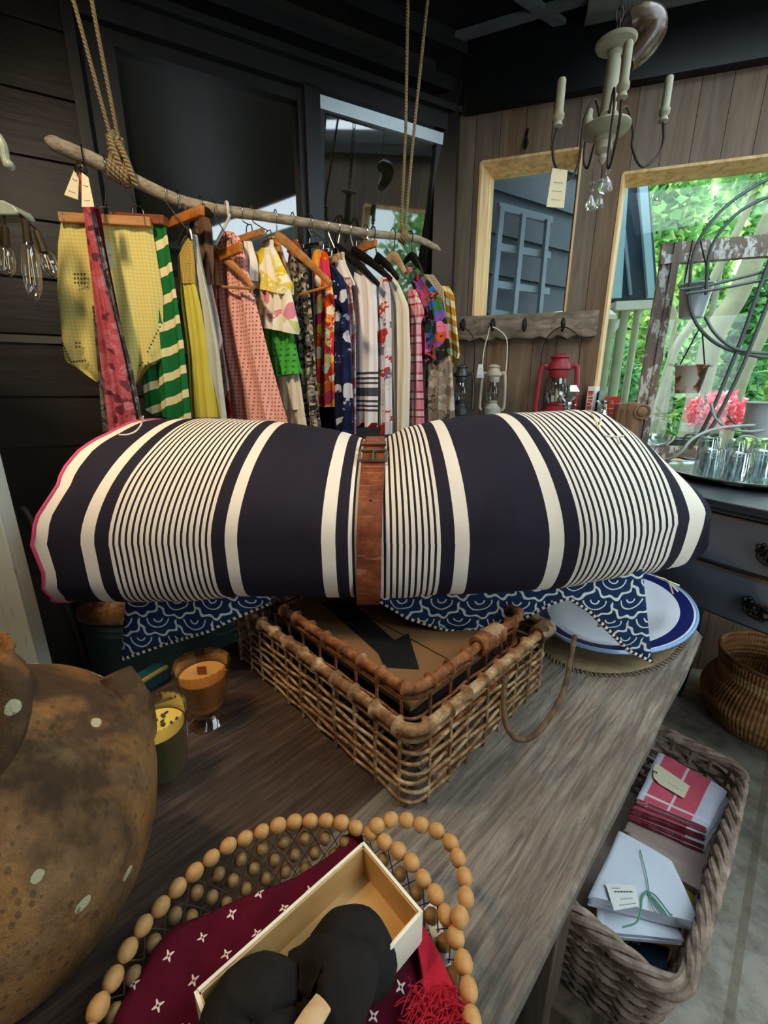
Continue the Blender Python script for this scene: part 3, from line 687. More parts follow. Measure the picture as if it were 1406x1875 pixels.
def cs(st, px, th):
    r = 1.0 + 0.010 * mnoise.noise((px * 0.012, th * 1.6, 0.0)) + 0.006 * mnoise.noise((px * 0.03, th * 3.0, 4.0))
    pin = math.exp(-((px - 682) / 36.0) ** 2); r -= 0.035 * pin
    r += 0.010 * math.exp(-((px - 682) / 70.0) ** 2) * mnoise.noise((px * 0.02, th * 7.0, 2.0))
    if px > 1180: r += 0.02 * mnoise.noise((px * 0.02, th * 2.5, 8.0))
    # a shallow tuck line along the upper front
    tk = math.exp(-((th - 0.95 - 0.05 * mnoise.noise((px * 0.01, 0, 3))) / 0.05) ** 2) * (math.exp(-((px - 560) / 80.0) ** 2) + math.exp(-((px - 800) / 70.0) ** 2))
    r -= 0.012 * tk
    p = shape(st, th if th <= pi else th - 2 * pi); c = Vector((p.x, st[1], st[2])); p = c + (p - c) * r
    if px < 150: p.x += 0.030 * ((150 - px) / 90) * mnoise.noise((th * 1.9, 3.3, 0.0)) + 0.010 * ((150 - px) / 90) * mnoise.noise((th * 5.0, 1.3, 0.0))
    if p.z < ZREST: p.z = ZREST
    return p
for i, px in enumerate(PX):
    rows.append([cs(ST[i], px, 2 * pi * k / NT) for k in range(NT)])
# end caps: recessed at the open left end, drawn together at the right
cL = sum(rows[0], Vector()) / NT; cR = sum(rows[-1], Vector()) / NT
capL = [[cL + (p - cL) * f + Vector((d, 0, 0)) for p in rows[0]] for f, d in ((0.05, 0.05), (0.5, 0.045), (0.86, 0.03), (0.97, 0.006))]
capR = [[cR + (p - cR) * f + Vector((d, 0, 0)) for p in rows[-1]] for f, d in ((0.7, 0.004), (0.05, 0.004))]
allr = capL + rows + capR; us = [0.06] * 4 + [p / 1000 for p in PX] + [1.32, 1.33]
m = MB(); m.grid(allr, cv=True, uv=lambda i, j: (us[i], j / NT * 1.15))
m.build('cover', M_TICK, roll, angle=70)
# pink edge piping at the open left end
m = MB(); m.tube([p + Vector((-0.001, 0, 0)) for p in rows[0]], 0.0035, 6, closed=True); m.build('piping', M_PINK, roll)
# scallop-print lining hanging out below
def flap(name, cols, ypl, nv=14):
    """cols: (xtop,ytop,xbot,ybot) pixel columns."""
    rows = []; UVs = []; n = len(cols)
    for i, (xt, yt, xb, yb) in enumerate(cols):
        A = at_y(xt, yt, ypl + 0.02); r = []; uvr = []
        for k in range(nv + 1):
            t = k / nv; p = at_y(lerp(xt, xb, t), lerp(yt, yb, t), ypl - 0.012 * sin(t * 2.2) + 0.010 * mnoise.noise((xb * 0.014, t * 1.5, 2.0)) * t)
            r.append(p); uvr.append((p.x, p.z))
        rows.append(r); UVs.append(uvr)
    m = MB(); m.grid(rows, uv=lambda i, j: UVs[i][j]); o = m.build(name, M_SCAL, roll, solid=0.004, angle=80)
    edge = [r[-1] for r in rows]; m = MB(); m.tube(smooth_path(edge, 3), 0.0045, 6); m.build('binding', M_DASH, o)
    return o
def cols_from(bot, xt0, xt1, yt, n=40):
    out = []
    for i in range(n + 1):
        x = lerp(bot[0][0], bot[-1][0], i / n); out.append((lerp(xt0, xt1, i / n), yt(lerp(xt0, xt1, i / n)), x, interp(bot, x)))
    return out
ytop = lambda x: interp(BOTL, x) - 22
flap('lining', cols_from([(222, 1208), (245, 1199), (300, 1180), (380, 1156), (430, 1131), (495, 1104)], 232, 500, ytop), 0.80)
flap('lining', cols_from([(692, 1098), (715, 1112), (745, 1131), (800, 1149), (838, 1156), (900, 1150), (960, 1131), (1005, 1106), (1040, 1094), (1078, 1118), (1110, 1150), (1150, 1190), (1193, 1211)], 690, 1174, ytop, 60), 0.80)
from mathutils.bvhtree import BVHTree
_rv = [p for r in rows for p in r]; _rf = [(i * NT + j, (i + 1) * NT + j, (i + 1) * NT + (j + 1) % NT, i * NT + (j + 1) % NT) for i in range(NP) for j in range(NT)]
ROLLT = BVHTree.FromPolygons([tuple(p) for p in _rv], _rf)
# cotton ties
def tie(pts, Y):
    Q = []
    for x, y, d in pts:
        dr = ray(x, y).normalized(); h = ROLLT.ray_cast(O, dr); Q.append((h[0] - dr * 0.004) if h[0] is not None else at_y(x, y, (Q[-1].y if Q else Y)))
    m = MB(); m.tube(smooth_path(Q, 4), 0.0018, 6); m.build('tie', M_CREAMC, roll)
tie([(262, 762, -0.06), (258, 778, -0.09), (248, 790, -0.10), (232, 796, -0.11), (218, 796, -0.11)], 0.92)
tie([(1082, 757, -0.06), (1092, 772, -0.08), (1096, 785, -0.10), (1101, 764, -0.06)], 0.92)
tie([(1105, 797, -0.10), (1125, 800, -0.1), (1142, 798, -0.08)], 0.90); tie([(1130, 799, -0.1), (1134, 812, -0.12)], 0.90)
for e in ((1241, 1083), (1243, 1072), (1232, 1087)): tie([(1200, 1056, 0), (1222, 1064, -0.01), (*e, -0.015)], 0.80)
# ---- leather strap round the middle
def mk_leather():
    g = G('tan_leather', 0.42, spec=0.4); f = g.noise(g.ob, 28, 6, 0.65); f2 = g.noise(g.map(g.ob, (1, 30, 6)), 8, 3)
    c = g.ramp(f, [(0.3, hexc('#4c2414')), (0.55, hexc('#7b4026')), (0.8, hexc('#a06545'))]); c = g.mix(g.M('MULTIPLY', g.M('GREATER_THAN', f2, 0.62), 0.35), c, hexc('#c08a66'))
    g.col(c); g.bump(f, 0.3, 0.003); return g.m
M_LEA = mk_leather()
M_BUCK = plain('tarnished_steel', '#8f8a80', 0.35, 0.9, bump=0.05)
sp = thing('leather_strap', 'worn tan leather strap with a steel buckle round the striped bedroll', 'strap', (0, 0.9, 0.93))
def strap_ring(px0, lift, th0=0, th1=2 * pi, n=80, w=0.0225):
    i = min(range(NP + 1), key=lambda q: abs(PX[q] - px0)); rows = []; st = ST[i]; C0 = Vector((st[0], st[1], st[2]))
    for k in range(n + 1):
        th = lerp(th0, th1, k / n); c = cs(st, PX[i], th % (2 * pi)); a = cs(st, PX[i], (th - 0.04) % (2 * pi)); b = cs(st, PX[i], (th + 0.04) % (2 * pi)); t = b - a; t.x = 0
        nn = Vector((0, t.z, -t.y)).normalized()
        if nn.dot(Vector((0, (c - C0).y, (c - C0).z))) < 0: nn = -nn
        p = c + nn * lift; p.x = st[0] - 0.006 * (1 - sin(th)) + 0.004; p.z = max(p.z, ZREST - 0.004)
        rows.append([p + Vector((-w, 0, 0)), p + Vector((-w, 0, 0)) + nn * 0.004, p + Vector((w, 0, 0)) + nn * 0.004, p + Vector((w, 0, 0))])
    return rows
m = MB(); m.grid(strap_ring(681, 0.010), cv=True); m.build('belt', M_LEA, sp, angle=30, bevel=0.001)
m = MB(); R = strap_ring(681, 0.016, 1.08, 1.5, 12, 0.019); m.grid(R, cv=True); m.f += [[0, 1, 2, 3], [len(m.v) - 4 + k for k in range(4)]]; m.mi += [0, 0]; m.uv += [None, None]; m.build('tongue', M_LEA, sp, angle=30)
def frame_on_roll(th0, th1, w, r, name, mt):
    A = strap_ring(681, 0.018, th0, th1, 4, w); m = MB()
    loop = [A[0][0], A[2][0], A[4][0], A[4][3], A[2][3], A[0][3]]
    m.tube(loop, r, 8, closed=True); 
    return m
frame_on_roll(0.92, 1.09, 0.027, 0.0035, 'buckle', M_BUCK).build('buckle', M_BUCK, sp)
A = strap_ring(681, 0.018, 0.93, 1.09, 2, 0.0); m = MB(); m.tube([A[0][0], A[1][0], A[2][0]], 0.0025, 6); m.build('prong', M_BUCK, sp)
A = strap_ring(681, 0.0215, 1.15, 1.22, 2, 0.025); m = MB(); m.grid(A, cv=True); m.build('keeper', M_LEA, sp, angle=30, solid=0.002)
M_HOLE = plain('dark_punched_hole', '#120a06', 0.8)
for th in (0.45,):
    A = strap_ring(681, 0.0138, th, th + 0.012, 1, 0.002); m = MB(); m.ell((A[0][0] + A[0][3]) / 2, (0.0025, 0.0012, 0.0025), 8, 5); m.build('eyelet', M_HOLE, sp)
# ================================================================== RUSTY WIRE BASKETS
FB = Vector((0.041, 0.474, 0)); eL = Vector((-0.70, 0.714, 0)).normalized(); eR = Vector((0.714, 0.70, 0)).normalized()
def mk_rust(name, c0, c1, c2):
    g = G(name, 0.75, spec=0.25); f = g.noise(g.ob, 38, 6, 0.7); f2 = g.noise(g.ob, 9, 3)
    c = g.ramp(f, [(0.3, hexc(c0)), (0.5, hexc(c1)), (0.68, hexc(c2))]); c = g.mix(g.M('MULTIPLY', g.M('GREATER_THAN', f2, 0.6), 0.35), c, hexc('#c7b89a'))
    g.col(c); g.bump(f, 0.6, 0.003); return g.m
M_CANE = mk_rust('rusty_cane', '#46291a', '#8a6745', '#c2a67e')
M_CANEI = mk_rust('rust_brown_cane', '#3f2313', '#7d4c2c', '#a5764c')
M_CANED = mk_rust('dark_weave', '#2b2018', '#54402e', '#7a6348')
def rrect(inset, L, Wd, rad, n=5, z=0.0, flare=0.0):
    """closed loop of points round a basket rectangle, rounded corners; local axes eR (0..Wd), eL (0..L)"""
    pts = []; i = inset - flare
    for cx, cy, a0 in ((Wd - i - rad, i + rad, -pi / 2), (Wd - i - rad, L - i - rad, 0), (i + rad, L - i - rad, pi / 2), (i + rad, i + rad, pi)):
        for k in range(n + 1):
            a = a0 + pi / 2 * k / n; pts.append((cx + rad * cos(a), cy + rad * sin(a)))
    return [FB + eR * x + eL * y + UP * z for x, y in pts]
def resample(loop, n):
    P = loop + [loop[0]]; D = [0]
    for a, b in zip(P, P[1:]): D.append(D[-1] + (b - a).length)
    out = []; j = 0
    for i in range(n):
        s = D[-1] * i / n
        while D[j + 1] < s: j += 1
        t = (s - D[j]) / max(1e-9, D[j + 1] - D[j]); out.append(P[j].lerp(P[j + 1], t))
    return out
def basket(name, label, inset, L, Wd, z0, z1, nrow, nst, rr, mt, seed, weave_r=0.0028):
    rnd = random.Random(seed); bk = thing(name, label, 'basket', tuple(FB + eL * L / 2 + eR * Wd / 2 + UP * z0), 0, None)
    n = 700; fl = lambda t: 0.0
    # rim with cane knuckles
    loop = resample(rrect(inset, L, Wd, 0.03, 6, z1), n); per = 1.9 * 0 + sum((loop[i] - loop[i - 1]).length for i in range(n)); kn = int(per / 0.047)
    rad = []
    for i in range(n):
        ph = (i / n * kn) % 1.0; rad.append(rr * (0.92 + 0.62 * math.exp(-((ph - 0.5) / 0.06) ** 2) + 0.10 * mnoise.noise((i * 0.13, seed, 0))))
    jit = [p + Vector((0, 0, 0.002 * mnoise.noise((i * 0.035, seed, 1)))) for i, p in enumerate(loop)]
    m = MB(); m.tube(jit, rad, 10, closed=True); m.build('rim', mt, bk)
    m = MB(); m.tube([p - UP * (rr * 2.0) for p in resample(rrect(inset + 0.001, L, Wd, 0.03, 6, z1), n)], rr * 0.5, 8, closed=True); m.build('lower_rim', mt, bk)
    # horizontal strands (weaving in and out) and uprights
    st = nst
    m = MB()
    for r in range(nrow):
        t = (r + 0.3) / (nrow + 0.2); z = lerp(z0 + 0.008, z1 - rr * 3, t); lp = resample(rrect(inset, L, Wd, 0.03, 6, z, fl(t)), st * 6)
        c = sum(lp, Vector()) / len(lp); Q = []
        for i, p in enumerate(lp):
            o = (p - c); o.z = 0; o.normalize(); Q.append(p + o * (0.0016 * cos(pi * (i / 6.0) + pi * (r % 2))) + UP * 0.003 * mnoise.noise((i * 0.05, r * 3.3, seed)))
        m.tube(Q, weave_r * rnd.uniform(0.85, 1.1), 6, closed=True)
    m.build('weave', mt, bk)
    m = MB(); lo = resample(rrect(inset, L, Wd, 0.03, 6, z0, fl(0)), st); hi = resample(rrect(inset, L, Wd, 0.03, 6, z1 - rr, 0.0), st)
    for a, b in zip(lo, hi):
        m.tube([a, a.lerp(b, 0.5) + Vector((rnd.uniform(-1, 1), rnd.uniform(-1, 1), 0)) * 0.003, b], weave_r * 0.95, 6)
    m.build('uprights', mt, bk)
    m = MB()
    nb = 12
    for i in range(1, nb):
        x = lerp(inset, Wd - inset, i / nb); m.tube([FB + eR * x + eL * (inset + 0.02) + UP * (z0 + 0.004), FB + eR * x + eL * (L - inset - 0.02) + UP * (z0 + 0.004)], 0.003, 5)
    for i in range(1, 16):
        y = lerp(inset, L - inset, i / 16); m.tube([FB + eR * (inset + 0.02) + eL * y + UP * (z0 + 0.008), FB + eR * (Wd - inset - 0.02) + eL * y + UP * (z0 + 0.008)], 0.003, 5)
    m.build('bottom', M_CANED, bk); return bk
LB, WDB = 0.56, 0.415
bo = basket('wire_basket', 'large rusty wire basket with knuckled cane rim, the outer one under the striped roll', 0.0, LB, WDB, ZT + 0.002, 0.925, 6, 38, 0.0095, M_CANE, 1)
bi = basket('wire_basket', 'smaller rust brown cane rimmed basket nested inside the outer wire basket', 0.040, LB, WDB, ZT + 0.03, 0.949, 3, 30, 0.009, M_CANEI, 2)
# handle grips with twine
def q_(px, py, z): return at_z(px, py, z)
m = MB(); m.tube(smooth_path([q_(925, 1238, 0.93), q_(922, 1290, 0.90), q_(930, 1335, 0.88), q_(955, 1355, 0.865), q_(990, 1335, 0.87), q_(1030, 1270, 0.89), q_(1045, 1205, 0.915), q_(1052, 1165, 0.93)], 6), 0.0045, 8); m.build('cord_handle', M_CANED, bo)
m = MB()
for k in range(6):
    p = FB + eR * (0.40 - 0.008 * k) + eL * 0.0 + UP * 0.925; m.tube([p + eL * (0.013 * cos(a)) + UP * (0.015 * sin(a)) for a in [2 * pi * j / 10 for j in range(10)]], 0.005, 6, closed=True)
m.build('binding', M_CANED, bo)
m = MB()
for k in range(7):
    p = FB + eR * (0.215 + 0.010 * k) + eL * 0.040 + UP * 0.949; m.tube([p + eL * (0.014 * cos(a)) + UP * (0.015 * sin(a)) for a in [2 * pi * j / 10 for j in range(10)]], 0.006, 6, closed=True)
m.build('binding', M_CANEI, bi)
# cardboard box with a flat black arrow shape inside the inner basket
M_CARD = plain('brown_cardboard', '#7d5c3a', 0.8, nscale=14, var=0.12)
M_MARK = plain('black_mark', '#0c0a0a', 0.8, var=0.05)
cb = thing('cardboard_box', 'flat brown cardboard box printed with a black arrow, inside the inner basket', 'box', tuple(FB + eR * 0.2 + eL * 0.28 + UP * 0.883))
def BX(x, y, z): return FB + eR * x + eL * y + UP * z
ZB = 0.895
M_FILLER = plain('basket_shade', '#1d140e', 0.95, nscale=60, var=0.3)  # dark block added as the shade inside the inner basket
m = MB()
for k in range(3): m.box(BX(0.2075, 0.28, 0.833 + k * 0.022), (0.255 - 0.006 * (k % 2), 0.40, 0.021), Matrix((eR, eL, UP)).transposed())
tag(m.build('shade_filler', M_FILLER, bevel=0.006), 'dark brown folded blanket beneath the cardboard box in the inner basket', 'blanket')
m = MB(); m.box(BX(0.2075, 0.28, ZB - 0.006), (0.285, 0.43, 0.0115), Matrix((eR, eL, UP)).transposed()); m.build('carton', M_CARD, cb, smooth=False, bevel=0.003)
ar = [(585, 1100), (640, 1100), (722, 1172), (748, 1160), (768, 1226), (704, 1222), (692, 1196)]
m = MB(); m.prism([q_(x, y, ZB + 0.0004) for x, y in ar], (0, 0, 0.0006)); m.build('arrow', M_MARK, cb, smooth=False)
m = MB(); m.bar(BX(0.2075, 0.075, ZB + 0.0008), BX(0.2075, 0.485, ZB + 0.0008), 0.002, 0.0005); m.build('lid_seam', M_MARK, cb, smooth=False)
# ================================================================== OVAL ENAMEL DISH + MAT
M_ENAM = plain('white_enamel', '#e4e6ee', 0.12, nscale=5, var=0.03, bump=0, spec=0.6)
M_NAVYE = plain('navy_enamel_band', '#1b2260', 0.15, nscale=5, var=0.1, bump=0, spec=0.6)
M_LBLUE = plain('light_blue_enamel', '#8db4e0', 0.15, nscale=5, var=0.1, bump=0, spec=0.6)
DC = Vector((0.622, 1.045, ZT + 0.008)); RD = Matrix((tA, -tB, UP)).transposed()
dish = thing('oval_dish', 'white oval enamel dish with navy rim band on the far table corner', 'dish', tuple(DC))
KX, KY = 0.275, 0.185
def ov(m, prof):  # profile as (fraction, z)
    rows = [[DC + RD @ Vector(((KX - (1 - f) * 0.185) * cos(2 * pi * k / 64), (KY - (1 - f) * 0.185) * sin(2 * pi * k / 64), z)) for k in range(64)] for f, z in prof]
    m.grid(rows, cv=True); return m
m = MB(); ov(m, [(0.06, 0.0), (0.40, 0.0), (0.60, 0.018), (0.70, 0.026), (0.985, 0.036), (0.988, 0.0405), (0.955, 0.040)]); ov(m, [(0.80, 0.0335), (0.70, 0.0305), (0.62, 0.0245), (0.42, 0.006), (0.06, 0.004)]); m.build('body', M_ENAM, dish)
m = MB(); ov(m, [(0.955, 0.040), (0.80, 0.0335)]); m.build('rim_band', M_NAVYE, dish, recalc=False)
m = MB(); m.tube([DC + RD @ Vector((KX * 0.997 * cos(2 * pi * k / 64), KY * 0.997 * sin(2 * pi * k / 64), 0.0385)) for k in range(64)], 0.004, 8, closed=True); m.build('rim_edge', M_LBLUE, dish)
M_JUTE = plain('jute', '#8d7a5c', 0.95, nscale=90, var=0.4, bump=0.6)
mat_ = thing('placemat', 'fringed jute placemat under the oval enamel dish', 'placemat', tuple(DC - UP * 0.008))
m = MB(); m.lathe([(0.0001, 0.0), (0.160, 0.0), (0.165, 0.003), (0.160, 0.006), (0.0001, 0.006)], 48, DC - UP * 0.0075 + tA * -0.035, RD, sx=1.62); m.build('weave', M_JUTE, mat_)
m = MB()
for k in range(120):
    a = 2 * pi * k / 120; p = DC - UP * 0.004 + tA * -0.035 + RD @ Vector((0.266 * cos(a), 0.164 * sin(a), 0)); d = RD @ Vector((cos(a + 0.4), sin(a + 0.4), 0)); m.tube([p, p + d * 0.012 - UP * 0.002], 0.0016, 4)
m.build('fringe', M_JUTE, mat_)
# ================================================================== CANDLES
M_GLASS = glass_mat('clear_glass', (0.96, 0.98, 0.96)); M_AMBER = glass_mat('amber_glass', (0.95, 0.84, 0.68)); M_GREENG = glass_mat('smoky_green_glass', (0.93, 0.95, 0.90))
M_WAXA = plain('amber_wax', '#b3803f', 0.35, nscale=20, var=0.1, bump=0.05); M_WAXG = plain('pale_yellow_wax', '#e0c15a', 0.4, nscale=25, var=0.12, bump=0.05)
M_WAXO = plain('olive_wax', '#4a4f1c', 0.4, nscale=25, var=0.15, bump=0.05)
M_WICK = plain('wooden_wick', '#8a4a20', 0.8, nscale=40, var=0.2)
M_HERB = plain('dried_herb', '#3b4020', 0.9, nscale=60, var=0.4)
def candle(label, c, h, rt, rb, stem, gm, wm, wm2, herbs, rot):
    t = thing('candle', label, 'candle', tuple(c)); m = MB()
    if stem: prof = [(0.034, 0.0), (0.036, 0.004), (0.030, 0.010), (0.018, 0.020), (rb, 0.030), (rb + 0.002, 0.045), (rt * 0.96, h - 0.012), (rt, h), (rt - 0.0025, h), (rt * 0.96 - 0.003, h - 0.012), (rb - 0.003, 0.046), (0.004, 0.034)]; z0 = 0.036
    else: prof = [(rb + 0.003, 0.0), (rb + 0.005, 0.006), (rb + 0.002, 0.014), (rb, 0.02), (rt * 0.97, h - 0.01), (rt, h), (rt - 0.003, h), (rt * 0.97 - 0.003, h - 0.01), (rb - 0.003, 0.022), (0.004, 0.018)]; z0 = 0.022
    m.lathe(prof, 36, c, caps=False); m.build('glass', gm, t)
    zt = h * 0.80; r1 = lerp(rb, rt, (zt - z0) / (h - z0)) - 0.0045
    m = MB(); m.lathe([(0.001, z0), (rb - 0.005, z0), (r1, zt), (r1 * 0.9, zt + 0.0006), (0.001, zt)], 36, c, caps=False, m=0)
    m.mi = [1 if all(abs(m.v[k].z - c[2] - zt) < 0.002 for k in f) else 0 for f in m.f]
    m.build('wax', [wm2, wm], t, angle=50)
    m = MB(); m.box(Vector(c) + Vector((rot[1], rot[2], zt + 0.007)), (0.016, 0.002, 0.020), Matrix.Rotation(rot[0], 3, 'Z')); m.build('wick', M_WICK, t, smooth=False)
    if herbs:
        rnd = random.Random(4); m = MB()
        for _ in range(16):
            a = rnd.uniform(-0.4, 2.6); r = r1 * rnd.uniform(0.2, 0.85); m.ell(Vector(c) + Vector((r * cos(a), r * sin(a), zt + 0.002)), (0.0025, 0.0045, 0.0015), 6, 4, Matrix.Rotation(rnd.uniform(0, 3), 3, 'Z'))
        m.build('herbs', M_HERB, t)
    return t
cA = at_z(382, 1318, ZT); cG = at_z(303, 1426, ZT)
candle('amber glass goblet candle with honey coloured wax, behind the green one', cA, 0.125, 0.050, 0.034, True, M_AMBER, M_WAXA, M_WAXA, False, (0.1, 0.0, 0.0))
candle('tumbler candle of olive green wax with herbs scattered on its yellow top', cG, 0.128, 0.047, 0.036, False, M_GREENG, M_WAXG, M_WAXO, True, (-0.7, -0.006, 0.0))
# ================================================================== TERRACOTTA POT
def mk_terra():
    g = G('old_terracotta', 0.9, spec=0.1); f = g.noise(g.ob, 7, 8, 0.68, 0.4); f2 = g.noise(g.ob, 17, 7, 0.7); f3 = g.noise(g.map(g.ob, (1, 1, 0.5)), 4.2, 6, 0.65)
    c = g.ramp(f2, [(0.3, hexc('#543c28')), (0.5, hexc('#785a3c')), (0.72, hexc('#987650'))])
    x, y, z = g.sep(g.ob)
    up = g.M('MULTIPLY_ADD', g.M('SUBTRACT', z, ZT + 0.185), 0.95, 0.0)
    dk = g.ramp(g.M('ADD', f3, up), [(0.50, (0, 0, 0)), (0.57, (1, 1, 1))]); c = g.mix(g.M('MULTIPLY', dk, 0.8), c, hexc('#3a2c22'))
    orr = g.ramp(g.noise(g.ob, 6.3, 5, 0.6, 0.5), [(0.50, (0, 0, 0)), (0.58, (1, 1, 1))]); c = g.mix(g.M('MULTIPLY', orr, 0.5), c, hexc('#a8743f'))
    ld = g.M('MULTIPLY_ADD', g.noise(g.ob, 60, 3), 0.12, g.vor(g.map(g.ob, (1, 1, 1), (0.3, 0.1, 0.2)), 19)); sp_ = g.M('LESS_THAN', ld, 0.185); msk = g.M('GREATER_THAN', g.noise(g.ob, 5.1, 2), 0.50); c = g.mix(g.M('MULTIPLY', sp_, msk), c, hexc('#b5ae8c'))
    pit = g.M('LESS_THAN', g.vor(g.map(g.ob, (1, 1, 0.6)), 110), 0.24); c = g.mix(g.M('MULTIPLY', pit, 0.6), c, hexc('#4a3a2a'))
    g.col(c); g.bump(g.M('ADD', f2, g.M('MULTIPLY', f, 0.7)), 1.0, 0.010); return g.m
M_TERRA = mk_terra()
PC = Vector((-0.40, 0.335, ZT)); PROF = [(0.07, 0.0), (0.088, 0.015), (0.12, 0.07), (0.143, 0.13), (0.150, 0.18), (0.143, 0.225), (0.122, 0.265), (0.088, 0.298), (0.055, 0.318), (0.042, 0.328), (0.042, 0.345), (0.050, 0.358), (0.046, 0.364), (0.034, 0.345), (0.032, 0.32), (0.07, 0.28)]
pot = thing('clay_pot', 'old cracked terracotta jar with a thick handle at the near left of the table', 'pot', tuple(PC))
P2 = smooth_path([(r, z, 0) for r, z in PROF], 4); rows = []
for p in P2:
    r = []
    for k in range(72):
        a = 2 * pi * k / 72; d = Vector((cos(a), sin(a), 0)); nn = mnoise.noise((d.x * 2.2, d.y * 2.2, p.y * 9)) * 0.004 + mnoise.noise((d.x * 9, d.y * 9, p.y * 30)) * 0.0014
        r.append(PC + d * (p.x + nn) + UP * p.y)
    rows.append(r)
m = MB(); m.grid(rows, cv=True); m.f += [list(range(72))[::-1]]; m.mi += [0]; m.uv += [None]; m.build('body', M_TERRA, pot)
def lumpy(pts, rad, seed, n=16):
    P = smooth_path(pts, 6); R = [lerp(rad[min(len(rad) - 1, int(i / 6))], rad[min(len(rad) - 1, int(i / 6) + 1)], (i % 6) / 6) * (1 + 0.06 * mnoise.noise((i * 0.5, seed, 0))) for i in range(len(P))]
    m = MB(); m.tube(P, R, n); return m
lumpy([PC + Vector((0.02, 0.0, 0.345)), at_y(-40, 1218, 0.325), at_y(5, 1222, 0.315), at_y(26, 1262, 0.305), at_y(18, 1330, 0.295), at_y(-10, 1385, 0.288), at_y(-45, 1430, 0.284)], [0.014, 0.014, 0.0135, 0.0125, 0.0125, 0.014, 0.016], 3).build('handle', M_TERRA, pot)
hd2 = Vector((0.70, 0.55, 0)).normalized()
lumpy([at_y(212, 1232, 0.43), at_y(222, 1258, 0.425), at_y(240, 1300, 0.415), at_y(248, 1350, 0.405), at_y(240, 1400, 0.40)], [0.017, 0.021, 0.024, 0.022, 0.012], 9).build('handle_stub', M_TERRA, pot)
# ================================================================== BRANCH RAIL + ROPES
PP0 = Vector((0.415, 1.87, 0))                      # the rail hangs 0.4 m in front of the dark glazing, parallel to it
POLE_PX = [(82, 255), (120, 272), (168, 292), (215, 313), (270, 342), (330, 368), (400, 384), (470, 394), (540, 405), (610, 416), (680, 428), (740, 434), (770, 440), (806, 458)]
PTS = [at_pl(x, y, PP0, nA) for x, y in POLE_PX]
def pole(px):
    for (a, b), p, q in zip(zip(POLE_PX, POLE_PX[1:]), PTS, PTS[1:]):
        if px <= b[0] or b is POLE_PX[-1]:
            return p.lerp(q, (px - a[0]) / (b[0] - a[0]))
M_BRANCH = mk_wood('driftwood_branch', '#75685a', '#a59783', '#c6b9a3', 0, rough=0.8)
g = G('driftwood', 0.85, spec=0.1); f = g.noise(g.map(g.ob, (14, 14, 40)), 3, 6, 0.65); g.col(g.ramp(f, [(0.3, hexc('#80725f')), (0.5, hexc('#ab9c85')), (0.75, hexc('#cdbfa6'))])); g.bump(f, 0.5, 0.004); M_BRANCH = g.m
PB = smooth_path(PTS, 5); n = len(PB)
R_ = [0.0180 * (1 - 0.42 * i / n) * (1 + 0.10 * mnoise.noise((i * 0.35, 0, 0))) for i in range(n)]
R_[0] = 0.005; R_[1] = 0.0125; R_[2] = 0.0160; R_[-1] = 0.003
m = MB(); m.tube(PB, R_, 14); br = tag(m.build('branch_rail', M_BRANCH), 'crooked bare driftwood branch hung from ropes as the clothes rail', 'clothes rail')
g = G('jute_rope', 0.95, spec=0.1); x, y, z = g.sep(g.uv); tw = g.M('SINE', g.M('ADD', g.M('MULTIPLY', y, 700.0), g.M('MULTIPLY', x, 12.56))); g.col(g.mix(g.M('MULTIPLY_ADD', tw, 0.5, 0.5), hexc('#7d6a48'), hexc('#b9a27a'))); g.bump(tw, 0.6, 0.003); M_ROPE = g.m
def wraps(m, c, ax, r, turns, pitch, rr):
    ax = ax.normalized(); u = ax.orthogonal().normalized(); v = ax.cross(u); N = int(turns * 16)
    m.tube([c + ax * ((i / 16 - turns / 2) * pitch) + (u * cos(2 * pi * i / 16) + v * sin(2 * pi * i / 16)) * r for i in range(N)], rr, 7)
def rope(label, px, top1, top2, knot):
    c = pole(px); t = thing('hanging_rope', label, 'rope', tuple(c), 0, None); up = Vector((0, 0, 1))
    k = c + up * 0.07 if knot else c + up * 0.03
    for (tx, ty), s in ((top1, -1), (top2, 1)):
        A = at_pl(tx, ty, c, nA); D = (A - k); E = k + D * ((ZC - 0.01 - k.z) / D.z)
        m = MB(); m.tube([k + dA * (-s * 0.008), k.lerp(E, 0.33) + nA * 0.003, k.lerp(E, 0.66), E], 0.0048, 8); m.build('strand', M_ROPE, t)
    m = MB(); ax = PTS[4] - PTS[3]
    wraps(m, c, ax, 0.0225 if knot else 0.0165, 5 if knot else 3, 0.0095, 0.006 if knot else 0.005)
    if knot:
        a_ = ax.normalized(); wraps(m, c + up * 0.052, up, 0.015, 4.5, 0.011, 0.0068)
        m.tube(smooth_path([c - up * 0.02 + a_ * 0.018, c + up * 0.02 + nA * 0.026, c + up * 0.06 + nA * 0.02 - a_ * 0.01, c + up * 0.085], 5), 0.0075, 7); m.tube(smooth_path([c + up * 0.08 - a_ * 0.008, c + up * 0.045 + nA * 0.026 + a_ * 0.014, c + nA * 0.026 + a_ * 0.03, c - up * 0.018 + nA * 0.016 + a_ * 0.034], 5), 0.0075, 7)
    else: wraps(m, c + up * 0.02, up, 0.006, 2, 0.009, 0.0045)
    m.build('knot', M_ROPE, t)
rope('jute rope with a thick knot holding the left end of the branch rail', 219, (134, 0), (168, 0), True)
rope('jute rope holding the far right end of the branch rail', 738, (747, 0), (783, 0), False)
